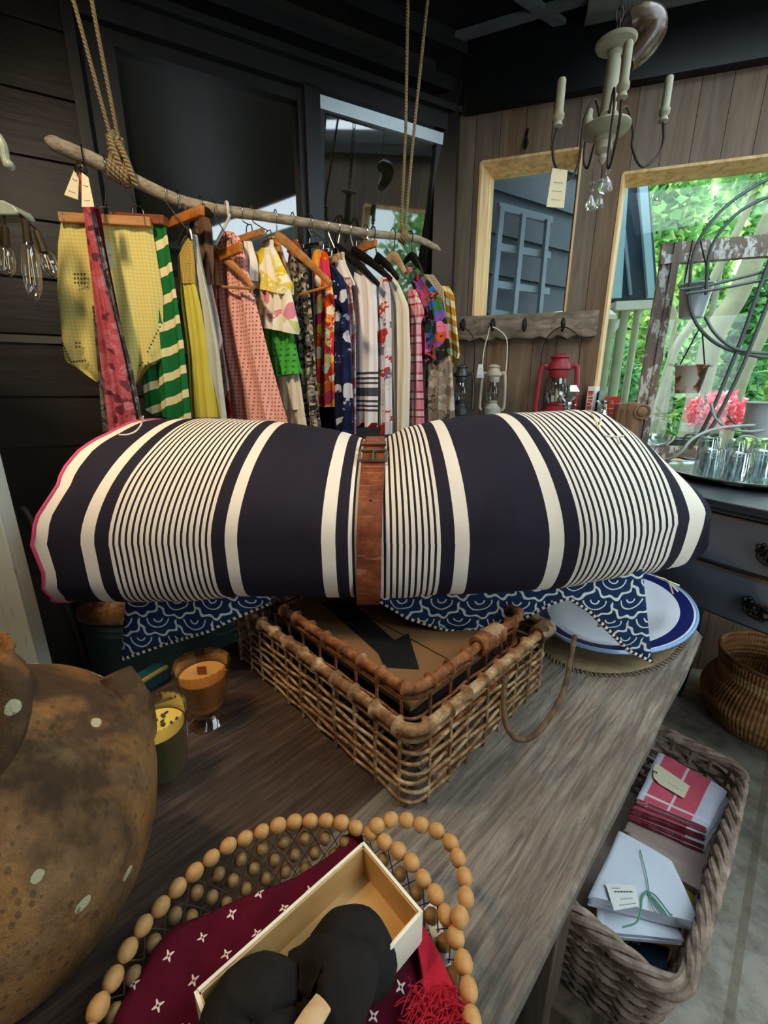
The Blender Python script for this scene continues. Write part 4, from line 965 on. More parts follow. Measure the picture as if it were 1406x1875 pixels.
# ================================================================== CLOTH MATERIALS (uv in metres)
def cloth(name): g = G(name, 0.9, spec=0.08); return g
def weave(g): g.bump(g.noise(g.uv, 260, 2), 0.12, 0.002); return g.m
def gingham(name, a, b, c, P):
    g = cloth(name); x, y, z = g.sep(g.uv); s = g.M('ADD', g.M('GREATER_THAN', g.frac(x, P), 0.5), g.M('GREATER_THAN', g.frac(y, P), 0.5)); g.col(g.ramp(g.M('MULTIPLY', s, 0.5), [(0, hexc(a)), (0.4, hexc(b)), (0.9, hexc(c))], True)); return weave(g)
def dots(name, base, dot, P, r, base2=None):
    g = cloth(name); x, y, z = g.sep(g.uv); dx = g.M('SUBTRACT', g.frac(x, P), 0.5); dy = g.M('SUBTRACT', g.frac(y, P), 0.5)
    d = g.M('SQRT', g.M('ADD', g.M('MULTIPLY', dx, dx), g.M('MULTIPLY', dy, dy))); f = g.M('LESS_THAN', d, r)
    bb = g.mix(g.noise(g.uv, 14, 3), hexc(base), hexc(base2 or base)); g.col(g.mix(f, bb, hexc(dot))); return weave(g)
def stripesy(name, bands, P, axis=1, skew=0.0):
    """repeating bands: list of (from, colour) in metres over period P"""
    g = cloth(name); x, y, z = g.sep(g.uv); c = (x, y)[axis]; o = (y, x)[axis]
    if skew: c = g.M('MULTIPLY_ADD', o, skew, c)
    g.col(g.ramp(g.frac(c, P), [(a / P, hexc(h)) for a, h in bands], True)); return weave(g)
def floral(name, cols, scale, base=None, dist=0.4):
    g = cloth(name); v = g.n('VectorMath', {0: g.uv, 1: g.n('VectorMath', {0: g.noisec(g.uv, scale * 1.3, 3), 3: dist / scale}, operation='SCALE').outputs[0]}, operation='ADD').outputs[0]
    cell = g.vor(v, scale, out=1); h, s_, l = g.sep(cell); n_ = len(cols); f = g.noise(v, scale * 3, 3)
    c = g.ramp(g.M('MULTIPLY_ADD', g.M('SUBTRACT', f, 0.5), 0.25, h), [(i / n_, hexc(c_)) for i, c_ in enumerate(cols)], True)
    if base:
        d = g.vor(v, scale); c = g.mix(g.M('LESS_THAN', d, base[1]), hexc(base[0]), c)
    g.col(c); return weave(g)
def solidc(name, a, b=None, sc=9):
    g = cloth(name); g.col(g.mix(g.noise(g.uv, sc, 4), hexc(a), hexc(b or a))); return weave(g)
MC = dict(
 yellow=gingham('yellow_gingham', '#cfbd66', '#d4c476', '#dacd86', 0.009),
 green=stripesy('green_crochet_stripes', [(0, '#e0d3a0'), (0.022, '#1f6a36')], 0.066, 1, 0.42),
 pinkscarf=floral('pink_floral_scarf', ['#b8555c', '#bf6468', '#b04c54', '#74383e', '#ba5c62', '#c4747a', '#b8555c'], 55),
 grey=floral('grey_paisley', ['#6a6a66', '#4c4d4c', '#83837c', '#3c3d3d'], 60), maroon=solidc('maroon_silk', '#5a1218', '#7a1f24'),
 ydress=solidc('mustard_yellow_voile', '#b9ad3c', '#d3c75c'), ysm=gingham('smocked_straw', '#a98c45', '#c4a95c', '#8c7338', 0.006),
 pale=solidc('pale_grey_green_cotton', '#aab0a4', '#c2c6bb'), brown=solidc('brown_satin', '#5d4638', '#7a5f4f'),
 redfl=floral('red_white_floral', ['#b43a3a', '#d8c8c0', '#8f2a30', '#c8b0a8', '#b85a52'], 30), pinkd=dots('pink_dotted_cotton', '#e0a59a', '#a5524e', 0.0115, 0.22, '#eab8ac'),
 white=solidc('white_cotton', '#d9d6d2', '#f0eeea'), cream=solidc('cream_linen', '#cfc8b4', '#e4decc'), offw=solidc('cream_lace', '#c9c2ac', '#ddd6c2', 40),
 yfl=floral('yellow_white_floral', ['#e8e4d0', '#d9c02e', '#efe9d8', '#e3cf52', '#f1ecdd', '#e6dd9a'], 30), wfl=floral('white_with_pink_flowers', ['#ece6d6', '#ece6d6', '#e9e3d0', '#d98aa0', '#ece6d6', '#c8cf8a', '#f0ead9'], 24),
 geye=dots('green_eyelet', '#3f9a3c', '#2a6a2a', 0.017, 0.20, '#53b04c'), seq=floral('grey_black_speckle', ['#2d2a27', '#8b8478', '#4b463f', '#b0a898', '#1f1d1b', '#6f685c'], 110),
 orange=floral('orange_red_floral', ['#e2471c', '#f2a93c', '#c8283c', '#f3e6c8', '#ef6a2a', '#d93a5a', '#f6d27a'], 32), black=solidc('black_jersey', '#0d0d0f', '#17171a'),
 navy=floral('navy_white_print', ['#1c2444', '#1c2444', '#222c52', '#c8cbd8', '#1a2040', '#1c2444', '#1c2444'], 30), lred=floral('pale_red_print', ['#d8c4c4', '#b86a70', '#e0d4d2', '#c89098'], 34),
 wstripe=None, poppy=floral('white_with_red_poppies', ['#cfcbd2', '#dcd8de', '#c7c3cc', '#b8383a', '#d8d4da', '#d2ced6', '#6a6a78', '#dcd8de'], 26),
 plaid=None, embr=floral('embroidered_flowers', ['#1d2420', '#c2486e', '#3d6a3a', '#2f62a8', '#20261f', '#7a4a9a', '#c8582a', '#2a332a', '#d07090'], 36, dist=0.6),
 paisley=floral('grey_paisley_silk', ['#8d8680', '#6d6762', '#aaa29a', '#57524e', '#b8b0a6'], 40, dist=1.4), cdot=dots('stone_dotted_cotton', '#b9ac9c', '#7d6f62', 0.008, 0.24), mus=stripesy('mustard_stripes', [(0, '#c8902a'), (0.022, '#e9dc9c'), (0.036, '#b98a3a'), (0.055, '#efe6b8')], 0.075, 1, -0.5),
)
g = cloth('white_with_navy_bands'); x, y, z = g.sep(g.uv); f = None
for a, b in ((0.118, 0.126), (0.134, 0.142), (0.150, 0.157), (0.168, 0.196), (0.208, 0.216), (0.224, 0.231), (0.238, 0.246)):
    q = g.band(y, a + 0.33, b + 0.33); f = q if f is None else g.M('MAXIMUM', f, q)
g.col(g.mix(f, hexc('#e9e7ec'), hexc('#4a4f58'))); MC['wstripe'] = weave(g)
g = cloth('red_pink_plaid'); x, y, z = g.sep(g.uv); a = g.ramp(g.frac(x, 0.05), [(0, hexc('#b23a4c')), (0.45, hexc('#e8c4cc')), (0.6, hexc('#2d2733')), (0.66, hexc('#d890a0')), (0.9, hexc('#b23a4c'))], True); b = g.ramp(g.frac(y, 0.06), [(0, hexc('#e2a8b4')), (0.5, hexc('#a83848')), (0.62, hexc('#eadfe2')), (0.9, hexc('#38303c'))], True); g.col(g.mix(0.5, a, b)); MC['plaid'] = weave(g)
M_XST = plain('black_cross_stitch', '#17150f', 0.9, var=0.1)
M_TAG = plain('cream_paper_tag', '#e3d9b8', 0.8, nscale=20, var=0.05, bump=0.02)
M_TAGW = plain('white_paper_tag', '#e6e6e0', 0.8, nscale=20, var=0.04, bump=0.02)
M_HAND = plain('pencil_writing', '#4a4640', 0.9, var=0.1, bump=0)
# ================================================================== GARMENTS
GRP = 'clothes hanging on the branch rail'
def plane(hx, phi):
    a = radians(phi); w = Vector((cos(a), sin(a), 0)); nn = Vector((sin(a), -cos(a), 0)); return pole(hx), w, nn
def sheet(name, parent, hx, phi, rows, mt, hem=None, folds=(3.0, 0.010), th=0.010, top=None, off=0.0, seed=0, nu=26, nv=30):
    """A hollow garment body: front and back cloth joined at the sides. rows: (y, xleft, xright) in the photograph; hem/top: offsets of the lower/upper edge across the width."""
    c, w, nn = plane(hx, phi); c = c + nn * off
    ys = [r[0] for r in rows]; xl = [(r[0], r[1]) for r in rows]; xr = [(r[0], r[2]) for r in rows]; y0, y1 = ys[0], ys[-1]
    rnd = random.Random(seed); p1 = rnd.uniform(0, 6.28); p2 = rnd.uniform(0, 6.28)
    P = [];  U = []
    ring = [(k / nu, 1) for k in range(nu + 1)] + [(k / nu, -1) for k in range(nu - 1, 0, -1)]
    for j in range(nv + 1):
        v = j / nv; row = []; ur = []
        for u, s in ring:
            yt = y0 + (interp(top, u) if top else 0); yb = y1 + (interp(hem, u) if hem else 0)
            y = lerp(yt, yb, v); x = lerp(interp(xl, y), interp(xr, y), u)
            p = at_pl(x, y, c, nn)
            fo = folds[1] * (0.25 + 0.75 * v) * (sin(2 * pi * folds[0] * u + p1 + 0.7 * sin(2.3 * v + p2)) + 0.45 * sin(2 * pi * folds[0] * 2.3 * u + p2 + v))
            p = p + nn * (fo + s * th * sqrt(max(0, 4 * u * (1 - u))) * (0.5 + 0.5 * v))
            row.append(p); ur.append(((p - c).dot(w), c.z - p.z))
        P.append(row); U.append(ur)
    n = len(ring); m = MB(); m.grid(P, cv=True, uv=lambda i, j: U[i][j % n])
    m.f += [list(range(n))[::-1], [nv * n + k for k in range(n)]]; m.mi += [0, 0]; m.uv += [None, None]
    return m.build(name, mt, parent, angle=65), P
def garment(name, label, cat, hx, rows, mt, phi=-42, **kw):
    c = pole(hx); t = thing(name, label, cat, tuple(at_pl((rows[-1][1] + rows[-1][2]) / 2, rows[-1][0], c, plane(hx, phi)[2])), 0, GRP)
    o, P = sheet('body', t, hx, phi, rows, mt, **kw); return t, P
def extra(t, name, hx, rows, mt, phi=-42, **kw): return sheet(name, t, hx, phi, rows, mt, **kw)
def stitches(t, hx, phi, pts, off, size=0.0045):
    c, w, nn = plane(hx, phi); m = MB()
    for x, y in pts:
        p = at_pl(x, y, c + nn * off, nn)
        for s in (1, -1): m.bar(p + (w * s + UP) * size * 0.5, p - (w * s + UP) * size * 0.5, 0.0014, 0.001, up=nn)
    m.build('cross_stitch', M_XST, t, smooth=False)['kind'] = 'stuff'
def papertag(parent, corners, pl, nn, mt, lines=2, hole=True, name='price_tag', off=0.0):
    P = [at_pl(x, y, Vector(pl) + nn * off, nn) for x, y in corners]; m = MB(); m.prism(P, nn * 0.0012); o = m.build(name, mt, parent, smooth=False)
    m = MB(); a, b, c, d = P[0], P[1], P[2], P[3]
    for k in range(lines):
        t = 0.35 + 0.45 * k / max(1, lines - 1) if lines > 1 else 0.5; A = a.lerp(d, t).lerp(b.lerp(c, t), 0.2) + nn * 0.0016; B = a.lerp(d, t).lerp(b.lerp(c, t), 0.75) + nn * 0.0016
        pts = [A.lerp(B, i / 14) + (d - a).normalized() * (0.0016 * sin(i * 2.3) * (1 if i % 5 else 0)) for i in range(15)]; m.tube(pts, 0.00035, 4)
    if lines: m.build('writing', M_HAND, o)
    return o
t, P = garment('skirt', 'pale yellow gingham skirt with black cross-stitched hem, frontmost at the left of the rail', 'skirt', 193,
    [(405, 111, 277), (445, 105, 283), (540, 103, 298), (625, 112, 299), (662, 118, 296), (700, 160, 276)], MC['yellow'], phi=12, hem=[(0, -42), (0.08, -30), (0.14, 0), (0.32, -4), (0.36, 0), (0.5, 5), (0.62, 8), (0.80, 2), (0.84, -28), (1, -46)], folds=(5, 0.006), th=0.012, off=0.03)
rs = random.Random(2)
stitches(t, 193, 12, [(114 + i * 2.2, 628 + i * 5.2) for i in range(7)] + [(131 + i * 5, 663 - i * 0.6) for i in range(6)] + [(296 - i * 3.2, 592 + i * 6.5) for i in range(9)] + [(262 + i * 6, 697 - i * 3) for i in range(5)] + [(271 - i * 5, 664 + (i % 2) * 5) for i in range(4)] + [(137 + (i % 4) * 6, 502 + (i // 4) * 8) for i in range(12)] + [(140 + (i % 2) * 6, 628 + (i // 2) * 7) for i in range(4)], 0.05)
c_, w_, n_ = plane(193, 12)
papertag(t, [(192, 437), (203, 443), (209, 494), (200, 494)], c_, n_, M_TAG, 1, off=0.05)
garment('skirt', 'long green crochet skirt with cream zigzag stripes, just right of the yellow skirt', 'skirt', 218,
    [(410, 232, 304), (510, 240, 320), (630, 252, 338), (766, 268, 351)], MC['green'], phi=-8, hem=[(0, -20), (0.25, -6), (0.5, -2), (0.75, 2), (1, 2)], folds=(2.5, 0.010), off=0.0)
def strip(label, name, cat, hx, rows, mt, off, phi=5, **kw): return garment(name, label, cat, hx, rows, mt, phi=phi, off=off, **kw)
t, P = strip('long pink floral scarf hanging narrow from its knotted tip in front of the yellow skirt', 'scarf', 'scarf', 150, [(316, 143, 149), (345, 147, 157), (400, 154, 168), (520, 168, 192), (640, 180, 222), (790, 199, 252)], MC['pinkscarf'], 0.10, folds=(3, 0.006), th=0.006)
c_, w_, n_ = plane(150, 5)
papertag(t, [(137, 309), (146, 317), (143, 366), (118, 357)], c_, n_, M_TAG, 2, off=0.092); papertag(t, [(150, 316), (162, 325), (173, 379), (150, 379)], c_, n_, M_TAG, 2, off=0.122)
strip('narrow grey paisley scarf beside the pink floral one', 'scarf', 'scarf', 160, [(388, 166, 173), (450, 178, 190), (560, 198, 213), (680, 222, 245), (788, 248, 266)], MC['grey'], 0.085, folds=(1.5, 0.004), th=0.006)
strip('short dark red scarf hanging behind the grey paisley one', 'scarf', 'scarf', 166, [(382, 163, 184), (450, 180, 194), (560, 200, 216), (660, 225, 236)], MC['maroon'], 0.066, folds=(1.5, 0.003), th=0.005)
strip('grey green scarf edge showing at the left of the pink floral scarf', 'scarf', 'scarf', 155, [(560, 168, 176), (650, 176, 186), (790, 188, 204)], MC['grey'], 0.075, folds=(1, 0.003), th=0.005)
t, P = garment('dress', 'long mustard yellow sleeveless dress with gathered straw bodice', 'dress', 302, [(518, 329, 356), (560, 332, 366), (640, 344, 379), (764, 351, 399)], MC['ydress'], phi=-30, folds=(4, 0.007), th=0.012)
extra(t, 'bodice', 302, [(437, 345, 352), (452, 335, 353), (470, 326, 355), (520, 328, 357)], MC['ysm'], phi=-30, folds=(5, 0.002), th=0.010)
garment('dress', 'pale grey green cotton dress behind the mustard yellow one', 'dress', 325, [(430, 353, 359), (470, 355, 366), (560, 362, 386), (640, 370, 401), (768, 384, 416)], MC['pale'], phi=-36, folds=(2.5, 0.006))
garment('camisole', 'brown satin camisole tucked between the pale dress and the pink dotted dress', 'top', 366, [(372, 346, 374), (420, 350, 388), (480, 366, 390), (520, 378, 388)], MC['brown'], folds=(2, 0.004), th=0.008)
garment('dress', 'red and white floral dress, a sliver left of the pink dotted dress', 'dress', 385, [(520, 380, 392), (600, 386, 404), (700, 396, 420), (768, 404, 428)], MC['redfl'], folds=(1.5, 0.004), th=0.008)
garment('blouse', 'white blouse sleeve hanging below the brown camisole', 'blouse', 376, [(520, 374, 386), (580, 376, 398), (622, 386, 404), (640, 390, 401)], MC['white'], folds=(1, 0.003), th=0.012)
garment('dress', 'pink cotton dress with tiny dark dots, on a bare wooden hanger', 'dress', 415, [(424, 406, 432), (452, 397, 443), (500, 392, 452), (560, 394, 466), (640, 404, 485), (700, 418, 501), (775, 426, 523)], MC['pinkd'], folds=(3, 0.010), top=[(0, 14), (0.3, 0), (0.7, 0), (1, 10)])
garment('blouse', 'bunched white blouse beside the pink dotted dress', 'blouse', 441, [(442, 446, 460), (480, 452, 470), (515, 456, 470)], MC['white'], folds=(2, 0.006), th=0.012)
t, P = garment('tiered_top', 'yellow and white tiered top with gathered neck', 'top', 461, [(455, 480, 502), (466, 468, 508), (490, 466, 518), (520, 467, 533), (534, 470, 532)], MC['yfl'], folds=(4, 0.006), th=0.022, hem=[(0, -6), (0.5, 0), (0.8, 6), (1, 4)])
extra(t, 'lower_tier', 461, [(525, 474, 530), (560, 472, 537), (600, 474, 543), (608, 476, 542)], MC['wfl'], folds=(4, 0.007), th=0.020, hem=[(0, -8), (0.5, -4), (1, 4)])
extra(t, 'strap', 461, [(434, 492, 500), (456, 484, 501)], MC['white'], folds=(1, 0.001), th=0.004)
garment('skirt', 'bright green eyelet skirt below the yellow and white top', 'skirt', 472, [(590, 480, 533), (640, 486, 541), (688, 500, 549)], MC['geye'], folds=(4, 0.006), th=0.015, hem=[(0, -6), (0.3, 2), (0.6, -2), (1, -4)])
t, P = garment('petticoat', 'cream petticoat with lace hem under the green eyelet skirt', 'skirt', 480, [(670, 506, 545), (750, 515, 556)], MC['cream'], folds=(2, 0.004), th=0.012)
extra(t, 'lace_hem', 480, [(748, 514, 556), (795, 520, 562)], MC['offw'], folds=(3, 0.004), th=0.012)
garment('cardigan', 'grey and black speckled knit cardigan', 'cardigan', 503, [(470, 533, 552), (500, 530, 562), (600, 540, 572), (700, 550, 578), (790, 560, 586)], MC['seq'], folds=(2, 0.007))
garment('blouse', 'dark red floral blouse shoulder under the curved wooden hanger', 'blouse', 535, [(462, 528, 552), (500, 524, 552), (530, 532, 552)], MC['redfl'], folds=(2, 0.004), th=0.008)
t, P = garment('dress', 'vivid orange and red floral dress', 'dress', 562, [(456, 574, 597), (468, 570, 600), (500, 571, 604), (560, 575, 612), (640, 576, 609), (745, 578, 611)], MC['orange'], folds=(2, 0.008), top=[(0, 6), (0.5, 0), (1, 8)])
garment('skirt', 'plain black skirt hem showing below the orange floral dress', 'skirt', 566, [(738, 583, 614), (792, 586, 613)], MC['black'], folds=(2, 0.004))
garment('kimono', 'navy robe with white medallion print', 'robe', 572, [(488, 603, 612), (510, 604, 630), (560, 607, 637), (640, 610, 641), (795, 614, 647)], MC['navy'], folds=(2, 0.007))
garment('blouse', 'pale blouse with red print, a sliver right of the navy robe', 'blouse', 591, [(508, 630, 642), (600, 637, 652), (700, 640, 652), (795, 641, 652)], MC['lred'], folds=(1.5, 0.003), th=0.007)
garment('shirt', 'plain white shirt shoulder below the short wooden hanger', 'shirt', 598, [(466, 614, 628), (485, 612, 634), (515, 622, 648), (522, 630, 650)], MC['white'], folds=(1, 0.003), th=0.008)
t, P = garment('shirt', 'white shirt with charcoal bands near its hem, on a black hanger', 'shirt', 618, [(496, 648, 672), (520, 645, 684), (560, 650, 688), (660, 652, 691), (782, 652, 690)], MC['wstripe'], folds=(2, 0.007), top=[(0, 2), (0.3, 6), (0.5, 12), (0.7, 4), (1, 10)])
m_ = extra(t, 'hem_trim', 618, [(774, 652, 690), (783, 652, 690)], MC['maroon'], folds=(2, 0.007), th=0.012)
garment('blouse', 'pale lavender blouse printed with red poppies', 'blouse', 636, [(508, 689, 708), (530, 688, 714), (600, 692, 716), (700, 695, 716), (795, 697, 717)], MC['poppy'], folds=(2, 0.006))
garment('tunic', 'plain cream linen tunic with a pleated front', 'tunic', 660, [(498, 699, 712), (520, 704, 730), (560, 711, 747), (650, 715, 750), (740, 720, 748), (792, 722, 746)], MC['cream'], folds=(3, 0.006))
garment('shirt', 'red and pink plaid shirt with ruffled shoulder', 'shirt', 690, [(530, 746, 760), (560, 746, 774), (575, 747, 777), (590, 750, 770), (660, 750, 772), (778, 752, 776)], MC['plaid'], folds=(2, 0.006))
t, P = garment('blouse', 'dark blouse densely embroidered with blue and pink flowers', 'blouse', 712, [(490, 744, 764), (515, 750, 786), (540, 762, 804), (600, 770, 820), (655, 772, 824)], MC['embr'], folds=(2, 0.008), th=0.018, hem=[(0, 10), (0.5, 8), (1, -6)])
garment('shawl', 'grey paisley silk shawl below the embroidered blouse', 'shawl', 716, [(640, 778, 822), (670, 778, 829), (720, 777, 832), (770, 779, 834)], MC['paisley'], folds=(2.5, 0.009), th=0.015, hem=[(0, 10), (1, -4)])
garment('blouse', 'stone coloured dotted blouse behind the embroidered one', 'blouse', 726, [(503, 772, 794), (530, 786, 813), (580, 800, 818), (640, 805, 820)], MC['cdot'], folds=(1.5, 0.004))
garment('blouse', 'mustard and cream diagonally striped blouse, last on the rail', 'blouse', 752, [(524, 806, 822), (540, 808, 832), (600, 812, 838), (648, 816, 843), (672, 824, 838)], MC['mus'], folds=(1.5, 0.005), hem=[(0, -14), (0.5, 0), (1, -16)])
# ================================================================== HANGERS
HG = 'hangers on the branch rail'
M_HWOOD = mk_wood('hanger_wood', '#8a5a30', '#b27e4a', '#cc9a64', 0, rough=0.45)
M_HRED = mk_wood('red_hanger_wood', '#5f2f1e', '#864730', '#9a5a40', 0, rough=0.45)
M_HORA = mk_wood('orange_hanger_wood', '#8f4d1c', '#b8702e', '#cf8a45', 0, rough=0.4)
M_HPINE = mk_wood('pale_hanger_wood', '#a5855c', '#c6a880', '#dcc29c', 0, rough=0.5)
M_HBLK = plain('black_hanger_paint', '#131214', 0.35); M_CHR = plain('chrome_wire', '#b9bcbf', 0.2, 1.0, bump=0); M_BRASS = plain('brass_wire', '#a88a52', 0.3, 1.0, bump=0)
M_HWHT = plain('white_plastic', '#dcdad4', 0.35, bump=0.02); M_DKW = plain('dark_wire', '#2a2523', 0.4, 0.6, bump=0)
def hook_path(hx, end, rr=0.0215):
    c = pole(hx); ax = dA; u = nA; pts = []
    for k in range(11):
        a = radians(200 - 24 * k); pts.append(c + u * (rr * cos(a)) + UP * (rr * sin(a)))
    pts += [c + u * rr * 0.7 - UP * 0.025, end]
    return smooth_path(pts, 3)
def hanger(label, hx, e1, e2, wood, wire, kind='bar', phi=-42, off=0.0, h=0.022, th=0.012, wr=0.0016, trouser=False, apex=None):
    c, w, nn = plane(hx, phi); c2 = c + nn * off; A, B = at_pl(*e1, c2, nn), at_pl(*e2, c2, nn); mid = (A + B) / 2
    t = thing('clothes_hanger', label, 'hanger', tuple(mid), 0, HG)
    if kind == 'bar':
        m = MB(); m.bar(A, B, th, h, up=UP); m.build('bar', wood, t, smooth=False, bevel=0.002)
        neck = mid + UP * h / 2; d = (B - A).normalized()
        m = MB(); m.tube(hook_path(hx, neck + UP * 0.02), wr, 6); m.build('hook', wire, t)
        m = MB()
        for s in (-1, 1): m.tube(smooth_path([neck + UP * 0.02, neck + d * s * 0.012 + UP * 0.018, neck + d * s * 0.016 + UP * 0.002], 3), wr, 6)
        m.build('spring_clasp', wire, t)
        for q in (0.06, 0.94):
            p = A.lerp(B, q); m = MB(); m.tube([p + nn * (th / 2 + 0.001) + UP * h * 0.45, p + nn * (th / 2 + 0.001) - UP * h * 0.4], 0.0014, 6); m.build('pin', wire, t)
    else:
        ap = at_pl(*apex, c2, nn) if apex else mid + UP * 0.05
        path = smooth_path([A, A.lerp(ap, 0.5) + UP * 0.006, ap, ap.lerp(B, 0.5) + UP * 0.006, B], 8)
        m = MB(); m.tube(path, [(0.011 * (0.7 + 0.6 * sin(pi * i / (len(path) - 1))), 0.0055) for i in range(len(path))], 10, flat=UP); m.build('shoulder_bar', wood, t)
        m = MB(); m.tube(hook_path(hx, ap + UP * 0.006), wr, 6); m.build('hook', wire, t)
        if trouser: m = MB(); m.tube([A + (B - A) * 0.06 - UP * 0.004, B - (B - A) * 0.04 - UP * 0.004], 0.004, 8); m.build('trouser_bar', wood, t)
    return t
hanger('pale brown clamp hanger gripping the yellow gingham skirt', 193, (111, 400), (278, 409), M_HWOOD, M_CHR, phi=12, off=0.034, th=0.028)
hanger('reddish brown clamp hanger gripping the green crochet skirt', 218, (205, 399), (304, 405), M_HRED, M_CHR, phi=-8, th=0.026)
hanger('orange brown clamp hanger above the mustard yellow dress', 325, (305, 411), (371, 385), M_HORA, M_CHR, h=0.024)
hanger('dark wire hanger ring hooked at the far left of the branch, holding the scarves', 152, (143, 318), (152, 316), M_DKW, M_DKW, kind='sh', phi=5, off=0.10, apex=(149, 310))
hanger('thin wire hanger of the mustard yellow dress', 302, (330, 452), (352, 440), M_CHR, M_CHR, kind='sh', phi=-30, apex=(343, 425), wr=0.0012)
hanger('dark hanger of the brown camisole', 366, (350, 415), (388, 395), M_DKW, M_BRASS, kind='sh', apex=(370, 392))
hanger('orange clamp hanger inside the neck of the pink dotted dress', 391, (401, 470), (442, 452), M_HORA, M_BRASS, h=0.026)
hanger('bare wooden hanger with a trouser bar crossing the pink dotted dress', 415, (398, 522), (464, 526), M_HWOOD, M_HWHT, kind='sh', off=0.028, apex=(392, 458), trouser=True, wr=0.0042)
hanger('short pale wooden clamp hanger of the bunched white blouse', 441, (434, 440), (482, 424), M_HWOOD, M_CHR, h=0.018)
hanger('plain brass hook hanger of the yellow and white tiered top', 461, (482, 446), (502, 434), M_BRASS, M_BRASS, h=0.008, th=0.006)
hanger('curved wooden hanger with a gold trouser bar beside the tiered top', 503, (531, 542), (606, 520), M_HWOOD, M_CHR, kind='sh', off=0.02, apex=(507, 434), trouser=True)
hanger('brown wooden hanger just right of the curved one', 535, (528, 462), (560, 486), M_HRED, M_BRASS, kind='sh', apex=(540, 448))
hanger('chrome clip hanger of the orange floral dress', 562, (556, 452), (590, 446), M_CHR, M_CHR, h=0.012, th=0.010)
hanger('second chrome clip hanger, of the navy robe', 568, (592, 462), (604, 458), M_CHR, M_CHR, h=0.012, th=0.010)
hanger('pale pine clamp hanger over the plain white shirt shoulder', 598, (598, 479), (629, 468), M_HPINE, M_CHR, h=0.022)
hanger('black sloping hanger of the white shirt with charcoal bands', 618, (612, 464), (693, 521), M_HBLK, M_CHR, kind='sh', off=0.012, apex=(618, 455), trouser=False)
hanger('second black hanger, of the lavender poppy blouse', 638, (645, 468), (716, 512), M_HBLK, M_CHR, kind='sh', apex=(648, 460))
hanger('bright orange clamp hanger right of the black hangers', 668, (630, 466), (689, 445), M_HORA, M_CHR, h=0.022)
hanger('third black hanger, of the cream linen tunic', 682, (690, 480), (728, 510), M_HBLK, M_HBLK, kind='sh', apex=(690, 470), wr=0.002)
hanger('rounded wooden hanger of the embroidered blouse', 718, (700, 490), (742, 500), M_HPINE, M_DKW, kind='sh', apex=(720, 468))
hanger('black hanger with a tall black hook, last at the right of the rail', 750, (738, 484), (776, 506), M_HBLK, M_HBLK, kind='sh', apex=(755, 470), wr=0.002)
# ================================================================== BEAD BOWL AND WHAT IS IN IT
def mk_bead(name, a, b):
    g = G(name, 0.5, spec=0.35); f = g.noise(g.map(g.ob, (60, 60, 160)), 1.0, 4); g.col(g.mix(f, hexc(a), hexc(b))); return g.m
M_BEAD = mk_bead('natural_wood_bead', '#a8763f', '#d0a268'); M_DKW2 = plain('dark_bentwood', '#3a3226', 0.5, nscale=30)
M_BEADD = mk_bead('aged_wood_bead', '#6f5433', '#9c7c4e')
BCX, BCY, BZ, BR = -0.085, 0.24, 0.87, 0.160
bb = thing('bead_bowl', 'round wooden bead bowl with a bead loop handle at the near table edge', 'bowl', (BCX, BCY, ZT))
bm_ = MB(); bm_.ell((0, 0, 0), (0.0088, 0.0088, 0.0098), 12, 8); bead0 = None
def bead(p, s, mt, ax):
    global bead0
    q = Vector(ax).normalized().to_track_quat('Z', 'Y')
    if bead0 is None:
        bead0 = bm_.build('bead', M_BEAD, bb, local=True); o = bead0
    else: o = bead0.copy(); COL.objects.link(o)
    o.parent = bb; o.matrix_parent_inverse = Matrix.Translation(-Vector(bb.location)); o.location = p; o.scale = (s, s, s); o.rotation_mode = 'QUATERNION'; o.rotation_quaternion = q
    if mt is not M_BEAD:
        o.material_slots[0].link = 'OBJECT'; o.material_slots[0].material = mt
    return o
rb2 = random.Random(9); NBR = 52; nbead = 0
for k in range(NBR):
    a = 2 * pi * (k + 0.3) / NBR; r = BR + rb2.uniform(-0.001, 0.001)
    bead((BCX + r * cos(a), BCY + r * sin(a), BZ + rb2.uniform(-0.0015, 0.0015)), rb2.uniform(0.94, 1.05), M_BEAD, (-sin(a), cos(a), 0)); nbead += 1
LP = [at_z(x, y, 0.878) for x, y in ((690, 1512), (706, 1503), (734, 1500), (763, 1508), (796, 1519), (825, 1543), (842, 1581), (853, 1622), (849, 1664), (834, 1694))]
LP = smooth_path(LP, 8); D = 0; last = None
for p in LP:
    if last is None or (p - last).length > 0.0175:
        bead(p, 1.0, M_BEAD, (p - last) if last else (1, 0, 0)); last = p; nbead += 1
small = MB(); NS = 38
for row, (r, z, s) in enumerate(((0.153, 0.850, 0.86), (0.147, 0.834, 0.84), (0.140, 0.819, 0.82), (0.131, 0.805, 0.80), (0.121, 0.793, 0.78))):
    for k in range(NS):
        a = 2 * pi * (k + 0.5 * (row % 2)) / NS; p = Vector((BCX + r * cos(a), BCY + r * sin(a), z))
        # the first inner rows on the far and right side show largest
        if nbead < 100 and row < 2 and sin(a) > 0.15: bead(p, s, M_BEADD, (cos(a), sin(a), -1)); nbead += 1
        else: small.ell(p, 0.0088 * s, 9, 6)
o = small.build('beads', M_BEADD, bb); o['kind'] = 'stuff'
m = MB()
for k in range(NS):
    for d in (-0.5, 0.5):
        pts = []
        for row, (r, z) in enumerate(((0.160, 0.868), (0.153, 0.849), (0.146, 0.833), (0.138, 0.818), (0.130, 0.804), (0.120, 0.793), (0.05, 0.785))):
            a = 2 * pi * (k + d * row) / NS; pts.append((BCX + r * cos(a), BCY + r * sin(a), z))
        m.tube(pts, 0.0007, 4)
m.build('stringing', M_DKW2, bb)
